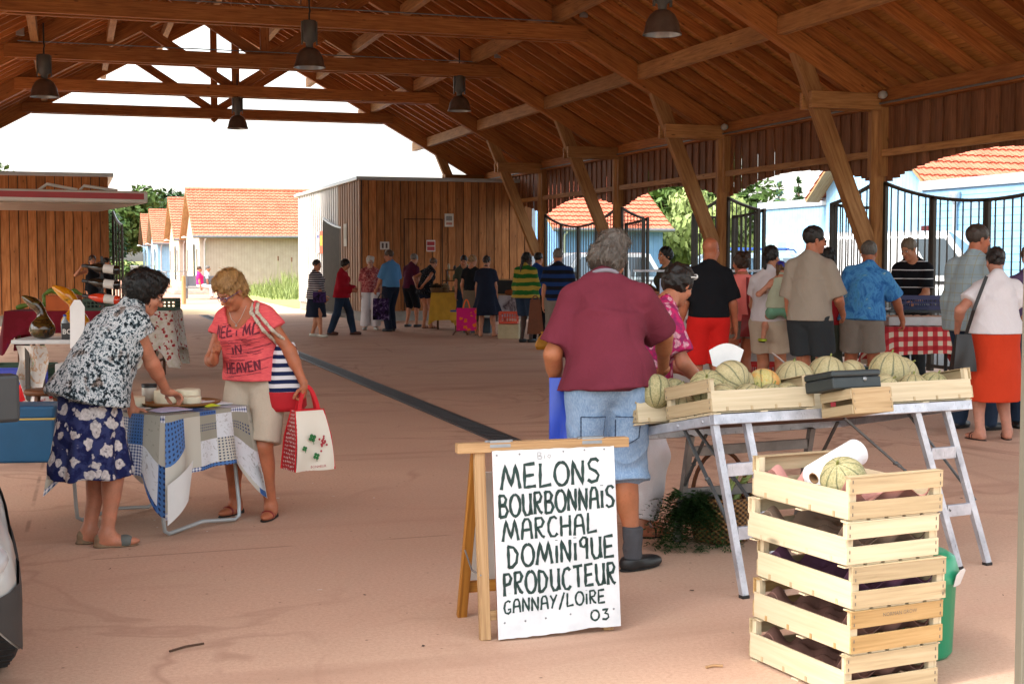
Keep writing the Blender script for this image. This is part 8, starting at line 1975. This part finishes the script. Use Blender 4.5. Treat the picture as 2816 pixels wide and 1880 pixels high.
# ------------------------------------------------------------------ vehicles
def car(label, loc, rz, L=4.3, W=1.74, H=1.55, col="9aa0a6", van=False, rack=False, rough=.3, cat="car", name="parked_car", hood=.95, clad=None, detail=True, rackc=None, mout=.12, wout=.0):
    """nose towards +x"""
    t = thing(name, label, cat, loc, rz); pm = plain("car_paint_" + col, col, rough, .1, .03, 1, 0, Coat_Weight=.6)
    gc = .2; belt = H * (.58 if not van else .55); hz = belt * .93
    wx = (L * .5 - .85, -L * .5 + .78); wr = .31
    # side outline stations: x, z bottom, z top of the lower body, half width
    st_ = [(-L / 2, .42, belt * .86, W * .42), (-L / 2 + .08, gc + .06, belt * .97, W * .47), (-L / 2 + .5, gc, belt, W * .5), (-L * .1, gc, belt, W * .5), (L / 2 - hood - .25, gc, belt, W * .5), (L / 2 - hood + .2, gc, hz, W * .495), (L / 2 - .35, gc, hz * .93, W * .485), (L / 2 - .1, gc + .05, hz * .8, W * .45), (L / 2, .38, hz * .62, W * .38)]
    n = 60; xs = np.linspace(-L / 2, L / 2, n + 1); f = lambda k: np.interp(xs, [s_[0] for s_ in st_], [s_[k] for s_ in st_])
    zb_, zt_, hw = f(1), f(2), f(3)
    def sec(i, v):
        x = xs[i]; zb0 = zb_[i]
        a = pi * v; ze = abs(sin(a)) ** .35; 
        for w0 in wx:
            d = abs(x - w0)
            if d < wr + .06: zb0 = max(zb0, wr + math.sqrt(max(0, (wr + .06) ** 2 - d * d)))
        if v <= .0: pass
        yy = -cos(a); y = hw[i] * (abs(yy) ** .28) * (1 if yy > 0 else -1); z = zb0 + (zt_[i] - zb0) * (sin(a) ** .42 if sin(a) > 0 else 0)
        return Vector((x, y, z))
    mb = MB(); mb.sheet(n, 24, lambda u, v: sec(int(round(u * n)), v), 0, True); mb.add([sec(0, k / 24) for k in range(25)], [tuple(range(25))[::-1]]); mb.add([sec(n, k / 24) for k in range(25)], [tuple(range(25))])
    obj("body", mb, pm, t)
    # cabin
    x0, x1 = (-L / 2 + .12, L / 2 - hood + .05); rx0, rx1 = (x0 + (.1 if van else .38), x1 - (.75 if not van else .8))
    tw, bw_ = W * .36 if not van else W * .43, W * .48
    def cab(u, v, g=0.0):
        # v around the section 0..1 left belt - roof - right belt
        if v < .3: k = v / .3; y, z, ins = -(bw_ + (tw - bw_) * k), k, k
        elif v < .7: k = (v - .3) / .4; y, z, ins = -tw + 2 * tw * k, 1 + .06 * sin(pi * k), 1
        else: k = (1 - v) / .3; y, z, ins = (bw_ + (tw - bw_) * k), k, k
        xa, xb = x0 + (rx0 - x0) * ins, x1 + (rx1 - x1) * ins
        return Vector((xa + (xb - xa) * u, y, belt - .03 + (H - belt - .02) * z))
    mb = MB(); mb.sheet(12, 20, lambda u, v: cab(u, v), 0, True); E0 = [cab(0, k / 20) for k in range(21)]; E1 = [cab(1, k / 20) for k in range(21)]
    mb.add(E0, [tuple(range(21))[::-1]]); mb.add(E1, [tuple(range(21))]); obj("cabin", mb, pm, t)
    def win(nm, P4):
        c_ = sum((Vector(p) for p in P4), Vector()) / 4; n_ = (Vector(P4[1]) - Vector(P4[0])).cross(Vector(P4[2]) - Vector(P4[1])).normalized()
        if n_.dot(c_ - Vector((0, 0, belt))) < 0: n_ = -n_; P4 = P4[::-1]
        mb = MB(); mb.add([Vector(p) + n_ * .008 for p in P4] + [Vector(p) - n_ * .004 for p in P4], [(0, 1, 2, 3), (7, 6, 5, 4), (0, 4, 5, 1), (1, 5, 6, 2), (2, 6, 7, 3), (3, 7, 4, 0)]); obj(nm, mb, plain("car_glass", "6f7d86", .06, .55, .05, 1, 0), t)
    for q in (0, 1):
        vv = (lambda a: a * .3) if q == 0 else (lambda a: 1 - a * .3)
        rng = ((.05, .33), (.37, .66), (.7, .95)) if not van else ((.72, .96),)
        for a, b in rng: win("side_window", [cab(a + .02 * (a > .5), vv(.12)), cab(b, vv(.12)), cab(b, vv(.88)), cab(a + .02, vv(.88))])
    win("windscreen", [cab(1, .06) , cab(1, .94), cab(1, .67), cab(1, .33)])
    win("rear_window", [cab(0, .06) + Vector((0, 0, .08)), cab(0, .94) + Vector((0, 0, .08)), cab(0, .67), cab(0, .33)])
    for q in (-1, 1):
        for w0 in wx:
            wt = obj("wheel", (lambda m: (m.lathe([(.0, -.06), (.18, -.09), (.29, -.095), (wr, -.07), (wr, .07), (.29, .095), (.2, .1)], (w0, q * (W / 2 - .11 + wout), wr), 32, 0, Matrix.Rotation(-q * pi / 2, 3, 'X'), True, None), [m.box((w0 + (wr - .003) * cos(k * pi / 24), q * (W / 2 - .11 + wout), wr + (wr - .003) * sin(k * pi / 24)), (.012, .15, .012), R3=Matrix.Rotation(-k * pi / 24, 3, 'Y')) for k in range(48)] if detail else 0, m)[2])(MB()), RUBBER, t)
            obj("rim", (lambda m: (m.lathe([(0, .085), (.05, .1), (.16, .085), (.2, .1), (.205, .08)], (w0, q * (W / 2 - .11 + wout), wr), 24, 0, Matrix.Rotation(-q * pi / 2, 3, 'X')), m)[1])(MB()), plain("alloy", "8f9396", .35, .7), wt)
        mb = MB(); mb.lathe([(max(.001, sin(pi * k / 10)), cos(pi * k / 10)) for k in range(11)], (0, 0, 0), 16); mb.xform(Matrix.Translation((L / 2 - .22, q * W * .37, hz * .68)) @ Matrix.Diagonal((.2, .13, .08, 1))); obj("headlight", mb, plain("lamp_glass", "b9bec2", .12, .2), t)
        mb = MB(); mb.box((-L / 2 + .06, q * W * .4, belt * .82), (.1, .16, .22)); obj("tail_light", mb, plain("tail_red", "8a1014", .2), t, .02)
        m3 = MB(); m3.box((x1 - .35, q * (W / 2 + mout), belt + .12), (.11, .21, .2)); m3.box((x1 - .33, q * (W / 2 + .0), belt + .04), (.05, .14, .03)); obj("wing_mirror", m3, plain("mirror_black", "2e3133", .5), t, .045)
    mb = MB()
    mb.sheet(n, 3, lambda u, v: (lambda p: Vector((p.x, p.y * 1.012, p.z)))(sec(int(round(u * n)), .0 + .075 * v)) + Vector((0, 0, -.0)), 0, True); mb.sheet(n, 3, lambda u, v: (lambda p: Vector((p.x, p.y * 1.012, p.z)))(sec(int(round(u * n)), 1 - .075 * (1 - v))), 0, True)
    obj("sill_trim", mb, clad or plain("trim_grey", "2c2e30", .6), t)
    mb = MB(); mb.beam((L / 2 - .03, -W * .4, .46), (L / 2 - .03, W * .4, .46), .12, .2); obj("front_bumper", mb, clad or pm, t, .04)
    mb = MB(); mb.beam((-L / 2 + .03, -W * .42, .48), (-L / 2 + .03, W * .42, .48), .12, .2); obj("rear_bumper", mb, clad or pm, t, .04)
    mb = MB(); mb.box((L / 2 + .035, 0, .5), (.01, .5, .11)); mb.box((-L / 2 - .035, 0, .62), (.01, .5, .11)); obj("number_plate", mb, PAPER, t)
    if rack:
        mb = MB()
        for q in (-1, 1): mb.tube([(rx0 + .1, q * tw * .9, H + .0), (rx0 + .2, q * tw * .9, H + .07), (rx1 - .2, q * tw * .9, H + .07), (rx1 - .1, q * tw * .9, H + .0)], .016, 8)
        for x in (rx0 + .5, rx1 - .5): mb.box((x, 0, H + .1), (.06, tw * 2, .03))
        obj("roof_rack", mb, rackc or ALU, t)
    return t
car("light blue estate car with a roof rack parked beyond the open gate", (15.2, 29.6, -.02), R(205), 4.5, 1.8, 1.78, "a9c4d2", rack=True, hood=1.0, rackc=plain("rack_blue", "2a4f9a", .4))
car("white people carrier parked behind the closed railing gate", (14.4, 37.4, -.02), R(188), 4.5, 1.8, 1.82, "c9cccc", rack=False)
car("white van parked side on behind the gates on the right", (17.0, 24.4, -.02), R(-52), 5.0, 1.95, 2.2, "d2d2d2", van=True, cat="van", name="white_van", hood=1.15)
car("small white car far behind the folded gate leaf", (21.5, 33.5, -.02), R(100), 4.1, 1.7, 1.5, "cfd2d4")
car("silver car with dark plastic bumper and mirror, cut off by left edge", (-1.465, 6.60, -.0), R(-74.7), 4.2, 1.72, 1.52, "a9acaa", hood=1.0, mout=.10, wout=.05, clad=plain("dark_cladding_plastic", "2a2b2c", .6, 0, .1, 20))
SC.view_settings.view_transform = 'Standard'; SC.view_settings.look = 'None'; SC.view_settings.exposure = EXPO; SC.view_settings.gamma = 1
SC.cycles.max_bounces = 8; SC.cycles.diffuse_bounces = 5; SC.cycles.sample_clamp_indirect = 6
SC.cycles.use_denoising = True
